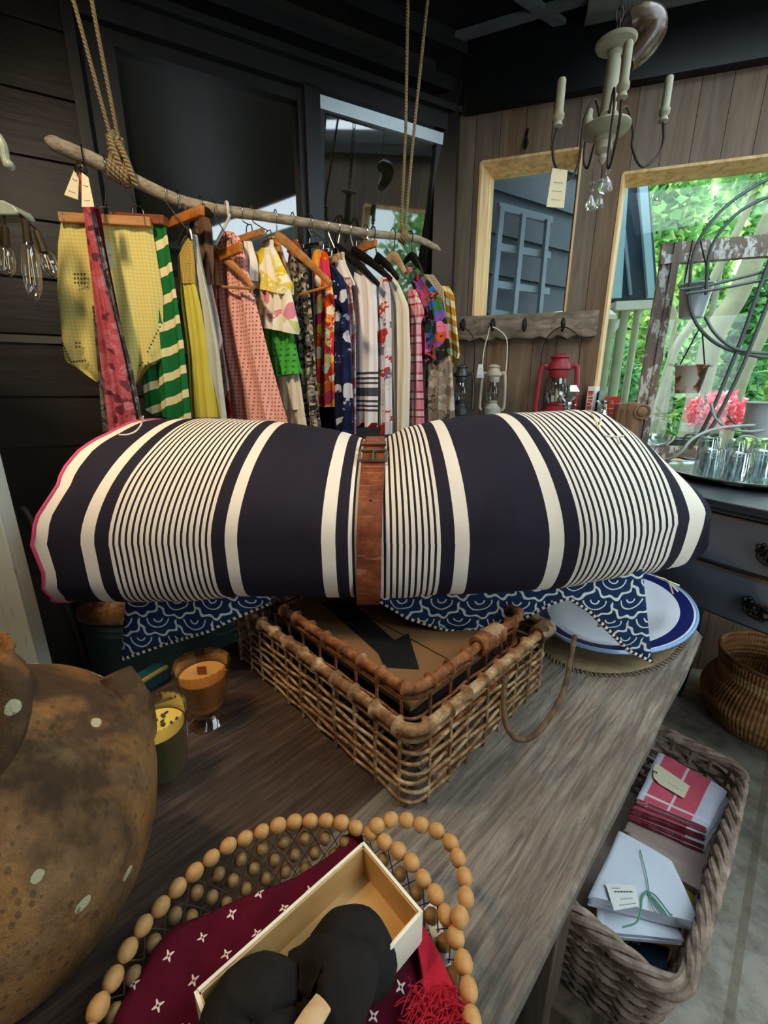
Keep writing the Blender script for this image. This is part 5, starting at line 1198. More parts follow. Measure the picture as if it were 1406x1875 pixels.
# maroon cloth printed with small white flowers
def mk_maroonflower():
    g = G('maroon_flower_print', 0.85, spec=0.1); x, y, z = g.sep(g.uv); P = 0.030
    rx = g.M('ADD', g.M('MULTIPLY', x, 0.8), g.M('MULTIPLY', y, 0.6)); ry = g.M('SUBTRACT', g.M('MULTIPLY', y, 0.8), g.M('MULTIPLY', x, 0.6))
    row = g.M('FLOOR', g.M('DIVIDE', ry, P)); rx = g.M('MULTIPLY_ADD', row, P * 0.5, rx)
    dx = g.M('MULTIPLY', g.M('SUBTRACT', g.frac(rx, P), 0.5), P); dy = g.M('MULTIPLY', g.M('SUBTRACT', g.frac(ry, P), 0.5), P)
    def pet(a, b): return g.M('LESS_THAN', g.M('ADD', g.M('POWER', g.M('DIVIDE', a, 0.0052), 2.0), g.M('POWER', g.M('DIVIDE', b, 0.0011), 2.0)), 1.0)
    f = g.M('MAXIMUM', pet(dx, dy), pet(dy, dx)); cc = g.M('LESS_THAN', g.M('ADD', g.M('MULTIPLY', dx, dx), g.M('MULTIPLY', dy, dy)), 0.0000012)
    bl = g.noise(g.uv, 40, 3); c = g.mix(f, g.mix(bl, hexc('#3a0716'), hexc('#5c0f24')), hexc('#d8cfc0')); c = g.mix(cc, c, hexc('#7a2a2a')); g.col(c); g.bump(bl, 0.3, 0.003); return g.m
M_MAR = mk_maroonflower()
def cloth_patch(name, label, cat, rows, zf, mt, nu=30, nv=34, th=0.003, parent=None):
    xl = [(r[0], r[1]) for r in rows]; xr = [(r[0], r[2]) for r in rows]; P = []; U = []
    for j in range(nv + 1):
        y = lerp(rows[0][0], rows[-1][0], j / nv); r = []; ur = []
        for i in range(nu + 1):
            x = lerp(interp(xl, y), interp(xr, y), i / nu); p = at_z(x, y, zf(x, y, 0)); q = Vector((p.x, p.y, zf(x, y, 1))); r.append(q); ur.append((p.x, p.y))
        P.append(r); U.append(ur)
    m = MB(); m.grid(P, uv=lambda i, j: U[i][j]); o = m.build(name, mt, parent, solid=th, angle=80)
    if parent is None: tag(o, label, cat)
    return o
cloth_patch('printed_cloth', 'maroon cloth printed with small white flowers, lining the bead bowl', 'cloth', [(1528, 640, 662), (1560, 612, 672), (1600, 556, 690), (1640, 470, 720), (1680, 352, 752), (1710, 312, 772), (1750, 282, 790), (1800, 240, 800), (1875, 212, 812), (1960, 205, 820), (2060, 260, 800)],
    lambda x, y, k: 0.852 + k * (0.008 * mnoise.noise((x * 0.012, y * 0.010, 1)) + 0.004 * mnoise.noise((x * 0.04, y * 0.012, 3))), M_MAR)
M_RED = plain('bright_red_wool', '#b01a2e', 0.9, nscale=120, var=0.25, bump=0.4)
rs_ = cloth_patch('red_scarf', 'bright red fringed scarf tucked into the right side of the bead bowl', 'scarf', [(1690, 752, 772), (1730, 762, 796), (1780, 772, 818), (1830, 778, 838), (1900, 770, 850), (1960, 760, 850)],
    lambda x, y, k: 0.862 + k * (0.006 * mnoise.noise((x * 0.03, y * 0.02, 6))), M_RED, 14, 20)
m = MB(); rf = random.Random(3)
for k in range(260):
    a = at_z(rf.uniform(745, 840), rf.uniform(1800, 1900), 0.866 + rf.uniform(0, 0.006)); d = Vector((rf.uniform(-1, 1), rf.uniform(-1.2, 0.3), rf.uniform(-0.2, 0.4))) * 0.016
    m.tube([a, a + d * 0.5 + Vector((0, 0, 0.003)), a + d], 0.0005, 4)
fr = m.build('fringe', M_RED); fr.location = fr.location - rs_.location; fr.parent = rs_
m = MB(); P = [at_z(x, y, 0.846) for x, y in ((776, 1664), (797, 1648), (826, 1768), (806, 1778))]; m.prism(P, (0, 0, 0.0012)); tg = m.build('paper_label', M_TAGW, smooth=False); tag(tg, 'white paper label lying behind the beads at the right of the bowl', 'label')
m = MB()
for k in range(4):
    A = P[0].lerp(P[3], 0.15 + 0.2 * k).lerp(P[1].lerp(P[2], 0.15 + 0.2 * k), 0.2) + UP * 0.0016; B = P[0].lerp(P[3], 0.15 + 0.2 * k).lerp(P[1].lerp(P[2], 0.15 + 0.2 * k), 0.8) + UP * 0.0016; m.tube([A.lerp(B, i / 10) + Vector((0, 0.0008 * (i % 2), 0)) for i in range(11)], 0.0003, 4)
w_ = m.build('writing', M_HAND); w_.location = w_.location - tg.location; w_.parent = tg
# open card tray
M_KRAFT = mk_wood('kraft_board', '#b98f58', '#cda468', '#d9b680', 0, rough=0.35, scale=0.4); M_WEDGE = plain('white_card_edge', '#e9e2cf', 0.6, var=0.05)
A, B, C = at_z(665, 1547, 0.908), at_z(768, 1670, 0.908), at_z(382, 1862, 0.908); ex = (B - A); ey = (C - A); LX, LY = ex.length, ey.length; ex.normalize(); ey = (ey - ex * ey.dot(ex)).normalized()
tray = thing('card_tray', 'open white edged kraft card tray lying across the bead bowl', 'tray', tuple(A + ex * LX / 2 + ey * LY / 2 - UP * 0.04))
RT_ = Matrix((ex, ey, ex.cross(ey))).transposed(); zn = ex.cross(ey); sg = 1 if zn.z > 0 else -1
def TR(x, y, z): return A + ex * x + ey * y + UP * (z - 0.040)
m = MB(); m.box(TR(LX / 2, LY / 2, 0.0015), (LX, LY, 0.002), RT_)
for (x, y, sx, sy) in ((LX / 2, 0.001, LX, 0.002), (LX / 2, LY - 0.001, LX, 0.002), (0.001, LY / 2, 0.002, LY), (LX - 0.001, LY / 2, 0.002, LY)): m.box(TR(x, y, 0.020), (sx, sy, 0.038), RT_)
m.build('tray_body', M_KRAFT, tray, smooth=False)
m = MB()
for (x, y, sx, sy) in ((LX / 2, -0.001, LX + 0.004, 0.003), (LX / 2, LY + 0.001, LX + 0.004, 0.003), (-0.001, LY / 2, 0.003, LY), (LX + 0.001, LY / 2, 0.003, LY)): m.box(TR(x, y, 0.0203), (sx, sy, 0.0412), RT_)
m.build('tray_edge', M_WEDGE, tray, smooth=False)
# black gathered headband
M_BLKC = plain('black_crepe', '#14100e', 0.85, nscale=90, var=0.3, bump=0.5)
def lump(pts, rads, seed, nm):
    P = smooth_path(pts, 8); m = MB(); rows = []; N = len(P)
    tube_rows = []
    for i, p in enumerate(P):
        t = (P[min(i + 1, N - 1)] - P[max(i - 1, 0)]).normalized(); u = UP - t * UP.dot(t); u.normalize(); v = t.cross(u); r0 = rads[min(len(rads) - 1, int(i / 8))] ; r1 = rads[min(len(rads) - 1, int(i / 8) + 1)]; r = lerp(r0, r1, (i % 8) / 8)
        row = []
        for k in range(28):
            a = 2 * pi * k / 28; rr = r * (1 + 0.20 * mnoise.noise((i * 0.10, cos(a) * 1.6 + seed, sin(a) * 1.6)) + 0.06 * sin(11 * a + 0.25 * i + seed) + 0.12 * sin(5 * a + i * 0.12 + seed) * (0.4 + 0.6 * mnoise.noise((i * 0.2, seed, 0))))
            row.append(p + u * (sin(a) * rr * 0.8) + v * (cos(a) * rr))
        rows.append(row)
    m.grid(rows, cv=True); m.f += [list(range(28))[::-1], [(N - 1) * 28 + k for k in range(28)]]; m.mi += [0, 0]; m.uv += [None, None]; return m
hb = thing('headband', 'black gathered fabric headband lying in the card tray', 'headband', tuple(at_z(560, 1800, 0.875)))
lump([at_z(575, 1738, 0.893), at_z(615, 1722, 0.905), at_z(655, 1722, 0.908), at_z(672, 1762, 0.900), at_z(650, 1810, 0.896)], [0.012, 0.022, 0.026, 0.024, 0.016], 1, 'a').build('loop', M_BLKC, hb, angle=75)
lump([at_z(535, 1780, 0.893), at_z(590, 1772, 0.905), at_z(625, 1795, 0.912), at_z(610, 1845, 0.91), at_z(560, 1880, 0.90)], [0.016, 0.026, 0.030, 0.024, 0.014], 5, 'b').build('loop', M_BLKC, hb, angle=75)
lump([at_z(540, 1800, 0.903), at_z(490, 1810, 0.908), at_z(455, 1845, 0.903), at_z(430, 1900, 0.897), at_z(430, 1950, 0.89)], [0.014, 0.027, 0.031, 0.028, 0.018], 8, 'c').build('loop', M_BLKC, hb, angle=75)
lump([at_z(520, 1860, 0.90), at_z(500, 1900, 0.905), at_z(520, 1945, 0.90)], [0.016, 0.024, 0.018], 3, 'd').build('loop', M_BLKC, hb, angle=75)
m = MB(); m.tube([at_z(592, 1835, 0.93), at_z(570, 1868, 0.932), at_z(540, 1910, 0.93)], [(0.003, 0.008), (0.0035, 0.009), (0.003, 0.008)], 10, flat=(0, 0, 1)); tag(m.build('wooden_stick', M_HPINE), 'flat pale wooden stick lying over the black headband', 'stick')
# ================================================================== LEFT BACKGROUND
M_WPANEL = None
g = G('chipped_white_paint', 0.6); f = g.noise(g.map(g.ob, (3, 3, 0.8)), 6, 6, 0.7); c = g.ramp(f, [(0.60, hexc('#c9cdc2')), (0.66, hexc('#8a8575'))]); g.col(c); g.bump(f, 0.3, 0.003); M_WPANEL = g.m
E0 = at_y(68, 1212, 0.86); xE = E0.x
wp = thing('door_leaf', 'chipped white painted wooden door leaf standing at the far left edge, behind the clay pot', 'door', (xE - 0.25, 0.88, 0))
m = MB(); m.box((xE - 0.25, 0.885, 0.95), (0.50, 0.030, 1.9)); m.build('panel', M_WPANEL, wp, smooth=False, bevel=0.003)
for xx in (xE - 0.024, xE - 0.476): m = MB(); m.box((xx, 0.866, 0.95), (0.048, 0.010, 1.9)); m.build('stile', M_WPANEL, wp, smooth=False, bevel=0.002)
# dark curved handle behind the left end of the roll
hp = [at_y(x, y, 1.32) for x, y in ((66, 985), (56, 955), (46, 938), (38, 930))]
m = MB(); m.tube(smooth_path([Vector((hp[0].x + 0.12, 1.32, 0.0)), Vector((hp[0].x + 0.06, 1.32, 0.6)), *hp], 6), 0.012, 10); tag(m.build('walking_stick', M_DKW2), 'dark bent walking stick showing behind the left end of the striped roll', 'stick')
# old tin trunk on a low stand
g = G('rusty_tin_lid', 0.6, 0.2); f = g.noise(g.map(g.ob, (4, 9, 4)), 8, 6, 0.7); g.col(g.ramp(f, [(0.35, hexc('#4a3122')), (0.55, hexc('#7a553c')), (0.72, hexc('#a88b72'))])); M_TINLID = g.m
M_TEAL = plain('dark_teal_tin', '#26393a', 0.5, nscale=18, var=0.3); M_TEALB = plain('teal_blue_paint', '#1f4a55', 0.5, nscale=18, var=0.3); M_OCH = plain('ochre_edge', '#8a7434', 0.7, nscale=30, var=0.3)
L0 = at_y(122, 1128, 1.12); R0 = at_y(300, 1128, 1.12); zt = 0.80; zl = 0.715
tt = thing('tin_trunk', 'old dark teal tin trunk with rusty brown lid behind the table, left', 'trunk', ((L0.x + R0.x) / 2, 1.3, 0.34)); cx, wd = (L0.x + R0.x) / 2 + 0.1, (R0.x - L0.x) + 0.2
m = MB(); rows = []
for f_, z in ((1.0, zl), (1.02, zl + 0.005), (1.02, zl + 0.02), (0.99, zl + 0.04), (0.90, zl + 0.06), (0.5, zl + 0.07), (0.02, zl + 0.072)):
    pts = []
    for k in range(32):
        a = 2 * pi * k / 32; s_ = lambda v: (1 if v >= 0 else -1) * abs(v) ** 0.35
        pts.append((cx + s_(cos(a)) * wd / 2 * f_, 1.27 + s_(sin(a)) * 0.16 * f_, z))
    rows.append(pts)
m.grid(rows, cv=True); m.build('lid', M_TINLID, tt, angle=50)
m = MB(); rows = []
for f_, z in ((0.97, 0.34), (0.97, zl - 0.05), (0.985, zl - 0.045), (0.97, zl - 0.04), (0.97, zl - 0.03), (0.985, zl - 0.025), (0.97, zl - 0.02), (0.97, zl)):
    pts = []
    for k in range(32):
        a = 2 * pi * k / 32; s_ = lambda v: (1 if v >= 0 else -1) * abs(v) ** 0.35
        pts.append((cx + s_(cos(a)) * wd / 2 * f_, 1.27 + s_(sin(a)) * 0.16 * f_, z))
    rows.append(pts)
m.grid(rows, cv=True); m.f += [list(range(32))[::-1]]; m.mi += [0]; m.uv += [None]; m.build('body', M_TEAL, tt, angle=50)
bs = thing('low_bench', 'low dark wooden bench carrying the tin trunk', 'bench', (cx, 1.27, 0))
m = MB(); m.box((cx, 1.27, 0.325), (wd + 0.06, 0.36, 0.03)); m.build('seat', M_OAKD, bs, smooth=False)
for sx in (-1, 1):
    for sy in (-1, 1): m = MB(); m.box((cx + sx * wd * 0.45, 1.27 + sy * 0.14, 0.155), (0.04, 0.04, 0.31)); m.build('leg', M_OAKD, bs, smooth=False)
# teal box with an ochre edge on the table's left side
q1, q2, q3, q4 = [at_z(x, y, 0.812) for x, y in ((234, 1242), (292, 1208), (306, 1222), (240, 1262))]
tb = thing('teal_tin', 'shallow teal tin with an ochre edge, behind the candles', 'tin', tuple((q1 + q3) / 2 - UP * 0.03))
m = MB(); m.prism([q1, q2, q3, q4], (0, 0, -0.028)); m.build('tin_body', M_TEALB, tb, smooth=False, bevel=0.002)
m = MB(); m.tube([q4 + UP * 0.002, q3 + UP * 0.002], 0.005, 8); m.build('edge_strip', M_OCH, tb)
# cluster lamp with clear bulbs at the left edge
M_SAGE = plain('pale_sage_enamel', '#8f9c8c', 0.4, bump=0.05); M_FILB = plain('brass_socket', '#3d3526', 0.45, 0.6)
g = G('glowing_filament'); g.set('Emission Color', (1.0, 0.72, 0.32, 1)); g.set('Emission Strength', 0.6); g.col(hexc('#c08a3a')); M_FIL = g.m
yl = 1.05; cl = thing('cluster_lamp', 'pendant lamp of clear bulbs on a pale sage metal arm at the far left edge', 'lamp', tuple(at_y(20, 400, yl)))
A0 = at_y(-40, 330, yl)
m = MB(); m.tube([A0, Vector((A0.x, A0.y, ZC))], 0.004, 6); m.build('cord', M_DKW, cl)
m = MB(); m.tube(smooth_path([A0, at_y(-15, 250, yl), at_y(4, 262, yl), at_y(10, 290, yl), at_y(16, 306, yl)], 5), [0.006] * 3 + [0.008] * 18, 8); m.ell(at_y(17, 303, yl), 0.010, 10, 7); m.build('arm', M_SAGE, cl)
m = MB(); m.prism([at_y(x, y, yl) for x, y in ((-60, 360), (4, 366), (24, 376), (33, 388), (30, 393), (-60, 393))], (0, 0.05, 0)); m.build('bracket', M_SAGE, cl, smooth=False, bevel=0.003)
m = MB(); m.tube(smooth_path([at_y(-15, 250, yl), at_y(-22, 300, yl), at_y(-20, 340, yl), at_y(-10, 372, yl + 0.02)], 5), 0.005, 8); m.build('stem', M_SAGE, cl)
m = MB()
for x0, y0, x1, y1 in ((46, 400, 28, 386), (9, 412, 6, 388), (66, 420, 30, 388)): m.tube([at_y(x1, y1, yl + 0.012), at_y(x0, y0, yl)], 0.0022, 6)
m.build('wiring', M_DKW, cl)
for (x0, y0), (x1, y1), (x2, y2), r in (((46, 400), (52, 446), (64, 552), 0.018), ((9, 412), (10, 452), (14, 508), 0.017), ((66, 420), (82, 462), (100, 508), 0.016)):
    a, b, c = at_y(x0, y0, yl), at_y(x1, y1, yl), at_y(x2, y2, yl); ax = (c - b); L = ax.length; ax.normalize(); Mz = ax.to_track_quat('Z', 'Y').to_matrix()
    m = MB(); m.lathe([(0.003, 0), (0.007, 0.004), (0.008, (b - a).length * 0.6), (0.009, (b - a).length)], 14, a, (b - a).normalized().to_track_quat('Z', 'Y').to_matrix()); so = m.build('socket', M_FILB, cl)
    m = MB(); m.lathe([(0.009, 0), (0.014, L * 0.12), (r, L * 0.45), (r * 0.9, L * 0.75), (r * 0.45, L * 0.95), (0.001, L)], 18, b, Mz, caps=False); bu = m.build('bulb', M_GLASS, cl)
    m = MB()
    for s in (-1, 1): m.tube([b + ax * L * 0.1 + Mz @ Vector((0.004 * s, 0, 0)), b + ax * L * 0.7 + Mz @ Vector((0.007 * s, 0, 0))], 0.0006, 5)
    m.build('filament', M_FIL, bu)
# ================================================================== BLACK CABINET UNDER THE WINDOW
zCT = 1.09; cE = Vector((0.40, -0.917, 0)).normalized(); cN = Vector((0.917, 0.40, 0)).normalized(); CP0 = Vector((0.965, 1.177, 0))
def CB(e, n, z): return CP0 + cE * e + cN * n + UP * z
M_SLATE = plain('slate_black_paint', '#60666f', 0.45, nscale=14, var=0.18, bump=0.08, spec=0.4); M_SLATED = plain('dark_slate_paint', '#2c3136', 0.35, nscale=14, var=0.2, bump=0.05, spec=0.45)
M_WORN = plain('worn_wood_edge', '#7a5c4a', 0.6)
cab = thing('black_cabinet', 'black painted serpentine fronted cabinet with two drawers on tall legs beneath the big window', 'cabinet', tuple(CB(0.1, 0.35, 0)))
def serp(e): return -0.028 * cos((e - 0.12) * 4.2) - 0.012 * cos(e * 9.0)
def front(e0, e1, z0, z1, out, n=40, dn=0.03):
    rows = []
    for i in range(n + 1):
        e = lerp(e0, e1, i / n); o = serp(e) - out; rows.append([CB(e, o, z0), CB(e, o - 0.004, (z0 + z1) / 2), CB(e, o, z1), CB(e, o + dn, z1), CB(e, o + dn, z0)])
    m = MB(); m.grid(rows, cv=True); m.f += [list(range(5)), [n * 5 + k for k in range(5)][::-1]]; m.mi += [0, 0]; m.uv += [None, None]; return m
EL, ER_ = -0.50, 0.62
def topslab(z0, z1, out, mt, nm):
    n = 40; poly = [CB(lerp(EL - 0.02, ER_, i / n), serp(lerp(EL - 0.02, ER_, i / n)) - out, z1) for i in range(n + 1)] + [CB(ER_, 0.75, z1), CB(-0.1, 0.80, z1), CB(-0.42, 0.62, z1), CB(EL - 0.02, 0.40, z1)]
    m = MB(); m.prism(poly, (0, 0, z0 - z1)); return m.build(nm, mt, cab, smooth=False, bevel=0.003)
topslab(1.07, zCT, 0.035, M_SLATED, 'top'); topslab(1.055, 1.07, 0.022, M_SLATED, 'top_moulding')
dz = ((0.915, 1.045), (0.765, 0.895))
for z0, z1 in dz:
    d = front(EL + 0.02, ER_ - 0.02, z0, z1, 0.012).build('drawer', M_SLATE, cab, angle=35)
    front(EL + 0.02, ER_ - 0.02, z1, z1 + 0.004, 0.010, dn=0.02).build('worn_edge', M_WORN, d, angle=35)
    zc = (z0 + z1) / 2 - 0.005; e = 0.165
    m = MB(); rh = random.Random(6)
    for k in range(26):
        a = rh.uniform(0, 6.28); r = rh.uniform(0.004, 0.026); p = CB(e + r * 1.6 * cos(a), serp(e) - 0.020 + rh.uniform(-0.006, 0.002), zc + r * sin(a)); m.ell(p, (0.008, 0.006, 0.008), 7, 5)
    m.tube([CB(e + 0.03 * cos(a), serp(e) - 0.028, zc + 0.018 * sin(a) - 0.006) for a in [2 * pi * k / 20 for k in range(20)]], 0.004, 6, closed=True)
    m.build('ornate_pull', M_DKW, d)
m = MB(); n = 30; poly = [CB(lerp(EL, ER_ - 0.01, i / n), serp(lerp(EL, ER_, i / n)) + 0.0, 1.055) for i in range(n + 1)] + [CB(ER_ - 0.01, 0.73, 1.055), CB(-0.1, 0.77, 1.055), CB(-0.40, 0.60, 1.055), CB(EL, 0.38, 1.055)]
m.prism(poly, (0, 0, -0.30)); m.build('carcass', M_SLATED, cab, smooth=False)
for e, n_ in ((EL + 0.03, 0.04), (ER_ - 0.05, 0.04), (ER_ - 0.05, 0.68), (-0.30, 0.60), (EL + 0.03, 0.34)):
    m = MB(); m.tube(smooth_path([CB(e, n_, 0.76), CB(e - 0.0, n_ - 0.012, 0.5), CB(e, n_ + 0.006, 0.2), CB(e, n_ - 0.012, 0.0)], 5), [0.026 - 0.0009 * i for i in range(16)], 10); m.build('leg', M_SLATED, cab)
# round woven basket below it
g = G('coiled_seagrass', 0.85, spec=0.12); x, y, z = g.sep(g.uv); cw = g.M('SINE', g.M('MULTIPLY', y, 190.0)); st = g.M('SINE', g.M('MULTIPLY', x, 620.0)); f = g.noise(g.map(g.uv, (3, 9, 1)), 2, 4)
c = g.ramp(f, [(0.3, hexc('#6e4a2a')), (0.5, hexc('#9a6c42')), (0.7, hexc('#b98a5c'))]); bd = g.band(y, 0.40, 0.46); c = g.mix(g.M('MULTIPLY', bd, 0.5), c, hexc('#c0a070')); bd2 = g.M('MAXIMUM', g.M('LESS_THAN', y, 0.22), g.M('GREATER_THAN', y, 0.60)); c = g.mix(g.M('MULTIPLY', bd2, 0.45), c, hexc('#5b3f22')); g.col(c); g.bump(g.M('ADD', cw, g.M('MULTIPLY', st, 0.6)), 0.5, 0.004); M_SEAG = g.m
bc = Vector((1.60, 1.485, 0))
rbk = thing('round_basket', 'round bulging seagrass basket on the floor beneath the black cabinet', 'basket', tuple(bc))
pr = [(0.001, 0.004), (0.13, 0.0), (0.185, 0.03), (0.225, 0.10), (0.235, 0.15), (0.215, 0.21), (0.19, 0.25), (0.195, 0.29), (0.20, 0.335), (0.193, 0.34), (0.183, 0.29), (0.18, 0.25), (0.20, 0.20), (0.20, 0.10), (0.15, 0.02), (0.001, 0.015)]
m = MB(); m.lathe([(p.x, p.y) for p in smooth_path([(a, b, 0) for a, b in pr], 3)], 56, bc, caps=False); m.build('body', M_SEAG, rbk)
m = MB(); m.tube([bc + Vector((0.197 * cos(a), 0.197 * sin(a), 0.337)) for a in [2 * pi * k / 48 for k in range(48)]], 0.009, 8, closed=True); m.build('rim', M_SEAG, rbk)
# ---- round metal tray and upturned glasses
M_PEWT = plain('pewter', '#8b9390', 0.22, 0.85, nscale=20, var=0.15, bump=0.03)
TC = Vector((1.245, 1.41, zCT)); tr_ = thing('metal_tray', 'large round pewter tray holding upturned tumblers on the black cabinet', 'tray', tuple(TC))
m = MB(); m.lathe([(0.001, 0.012), (0.02, 0.012), (0.20, 0.012), (0.215, 0.013), (0.245, 0.020), (0.252, 0.024), (0.255, 0.021), (0.247, 0.015), (0.215, 0.006), (0.19, 0.0), (0.001, 0.0)], 64, TC, caps=False); m.build('tray_body', M_PEWT, tr_, angle=50)
m = MB(); m.tube([TC + Vector((0.2525 * cos(a), 0.2525 * sin(a), 0.0235)) for a in [2 * pi * k / 64 for k in range(64)]], 0.003, 6, closed=True); m.build('tray_rim', M_PEWT, tr_)
M_TUMB = glass_mat('pressed_glass', (0.90, 0.96, 0.97), f0=0.15, f1=0.85); zg = zCT + 0.0125
def tumbler(label, px, py, r, h, n=24, flutes=True):
    c = at_z(px, py, zg); t = thing('tumbler', label, 'glass', tuple(c), 0, 'upturned tumblers on the tray'); m = MB()
    prof = [(r, 0.0), (r * 1.0, 0.003), (r * 0.93, h * 0.5), (r * 0.84, h * 0.93), (r * 0.80, h), (r * 0.60, h), (r * 0.55, h - 0.004), (r * 0.3, h - 0.006), (0.001, h - 0.006)]
    rows = []
    for rr, z in prof:
        rows.append([c + Vector(((rr + (0.0012 if (k % 4 < 2 and h * 0.2 < z < h) else 0)) * cos(2 * pi * k / 48), (rr + (0.0012 if (k % 4 < 2 and h * 0.2 < z < h) else 0)) * sin(2 * pi * k / 48), z)) for k in range(48)])
    m.grid(rows, cv=True); m.build('wall', M_TUMB, t, angle=60)
    m = MB(); m.lathe([(r * 0.95, 0.001), (r * 0.88, h * 0.5), (r * 0.74, h * 0.86), (0.001, h * 0.88)], 32, c, caps=False); m.build('inner_wall', M_TUMB, t); return t
tumbler('bluish upturned tumbler at the front left of the metal tray', 1297, 872, 0.036, 0.092)
tumbler('upturned tumbler at the front middle of the metal tray', 1345, 886, 0.036, 0.098)
tumbler('upturned tumbler at the front right of the metal tray, cut by the picture edge', 1388, 882, 0.038, 0.100)
tumbler('taller upturned tumbler behind the bluish one on the metal tray', 1291, 852, 0.037, 0.108)
tumbler('upturned tumbler in the back row of the metal tray, middle', 1338, 856, 0.038, 0.104)
tumbler('upturned tumbler in the back row of the metal tray, right', 1385, 856, 0.038, 0.098)
# ---- coupes, saucer, dark bowl
def coupe(label, px, py, r, h):
    c = at_z(px, py, zCT); t = thing('coupe_glass', label, 'glass', tuple(c), 0, 'dessert coupes by the big window'); m = MB()
    m.lathe([(r * 0.62, 0.0), (r * 0.62, 0.003), (0.007, 0.008), (0.006, h * 0.35), (0.010, h * 0.45), (r * 0.55, h * 0.55), (r * 0.88, h * 0.78), (r, h), (r * 0.96, h), (r * 0.83, h * 0.79), (r * 0.5, h * 0.60), (0.001, h * 0.52)], 32, c, caps=False); m.build('bowl', M_TUMB, t); return t
coupe('stemmed glass coupe half hidden behind the right end of the striped roll', 1160, 832, 0.052, 0.105)
coupe('stemmed glass coupe standing just in front of the dark bowl', 1200, 838, 0.062, 0.10)
c = at_z(1218, 838, zCT); m = MB(); m.lathe([(0.001, 0.001), (0.03, 0.001), (0.05, 0.010), (0.053, 0.012), (0.05, 0.013), (0.03, 0.005), (0.001, 0.004)], 32, c + Vector((0.065, -0.06, 0)), caps=False); tag(m.build('saucer', M_PEWT), 'small dull metal saucer beside the glass coupes', 'saucer')
M_DBOWL = plain('dark_grey_enamel', '#2f3a40', 0.3, spec=0.5)
c = at_z(1246, 822, zCT) + Vector((0.0, 0.0, 0)); db = thing('dark_bowl', 'dark grey bowl with small side handle near the window', 'bowl', tuple(c)); m = MB(); m.lathe([(0.04, 0.0), (0.055, 0.01), (0.066, 0.05), (0.07, 0.052), (0.066, 0.054), (0.05, 0.014), (0.001, 0.008)], 32, c, caps=False); m.build('body', M_DBOWL, db)
m = MB(); m.tube(smooth_path([c + Vector((-0.03, -0.055, 0.05)), c + Vector((-0.025, -0.06, 0.075)), c + Vector((0.025, -0.06, 0.078)), c + Vector((0.03, -0.055, 0.05))], 5), 0.005, 8); m.build('handle', M_DBOWL, db)
# ---- decanters
def decanter(label, px, Y, ztop, r, stopper):
    dep = Y; X = 0.0
    for _ in range(6):
        z0 = zCT; depth = Y * CP + (EYE - z0) * SP; X = (px - 703) / F * (Y * CP + (EYE - (z0 + ztop) / 2) * SP)
    c = Vector((X, Y, zCT)); H = ztop - zCT; t = thing('decanter', label, 'decanter', tuple(c), 0, None); hb_ = H * (0.72 if stopper else 1.0); m = MB()
    m.lathe([(r * 0.95, 0.0), (r, 0.006), (r, hb_ * 0.55), (r * 0.8, hb_ * 0.70), (r * 0.42, hb_ * 0.80), (r * 0.30, hb_ * 0.92), (r * 0.30, hb_ * 0.96), (r * 0.58, hb_), (r * 0.55, hb_ + 0.002), (r * 0.24, hb_ * 0.96)], 36, c, caps=False); m.lathe([(r * 0.9, 0.012), (r * 0.93, hb_ * 0.5), (r * 0.7, hb_ * 0.70), (r * 0.24, hb_ * 0.85)], 36, c, caps=False); m.build('flask', M_TUMB, t)
    if stopper: m = MB(); m.lathe([(r * 0.22, hb_ * 0.94), (r * 0.24, hb_ + 0.006), (r * 0.2, hb_ + 0.012), (r * 0.30, hb_ + H * 0.06), (r * 0.62, hb_ + H * 0.13), (r * 0.66, hb_ + H * 0.18), (r * 0.4, hb_ + H * 0.26), (0.001, hb_ + H * 0.27)], 10, c, caps=False); m.build('stopper', M_TUMB, t, angle=20)
decanter('clear glass decanter with a faceted stopper in front of the red lantern', 1036, 1.92, 1.405, 0.064, True)
decanter('open glass decanter without stopper in front of the books', 1098, 1.80, 1.335, 0.060, False)
# ---- books
M_PAGE = plain('book_pages', '#d9d2bd', 0.85, nscale=60, var=0.1); M_BWHITE = plain('white_book_jacket', '#d6d6d2', 0.5, var=0.06); M_BRED = plain('red_book_cloth', '#b0302c', 0.6, var=0.12); M_BGREY = plain('grey_green_book_jacket', '#8fa39a', 0.6, var=0.1); M_LETR = plain('red_spine_lettering', '#b5413e', 0.6, var=0.05); M_LETW = plain('cream_lettering', '#e0c3a8', 0.6, var=0.05)
def text_mesh(name, body, size, parent, M, mt, extr=0.0004):
    cu = bpy.data.curves.new(name, 'FONT'); cu.body = body; cu.size = size; cu.align_x = 'CENTER'; cu.align_y = 'CENTER'; cu.extrude = extr
    ot = bpy.data.objects.new(name, cu); COL.objects.link(ot); dg = bpy.context.evaluated_depsgraph_get(); me = bpy.data.meshes.new_from_object(ot.evaluated_get(dg)); bpy.data.objects.remove(ot, do_unlink=True)
    me.transform(M); me.materials.clear(); me.materials.append(mt); o = bpy.data.objects.new(name, me); COL.objects.link(o); o.parent = parent; o.matrix_parent_inverse = WM(parent).inverted(); return o
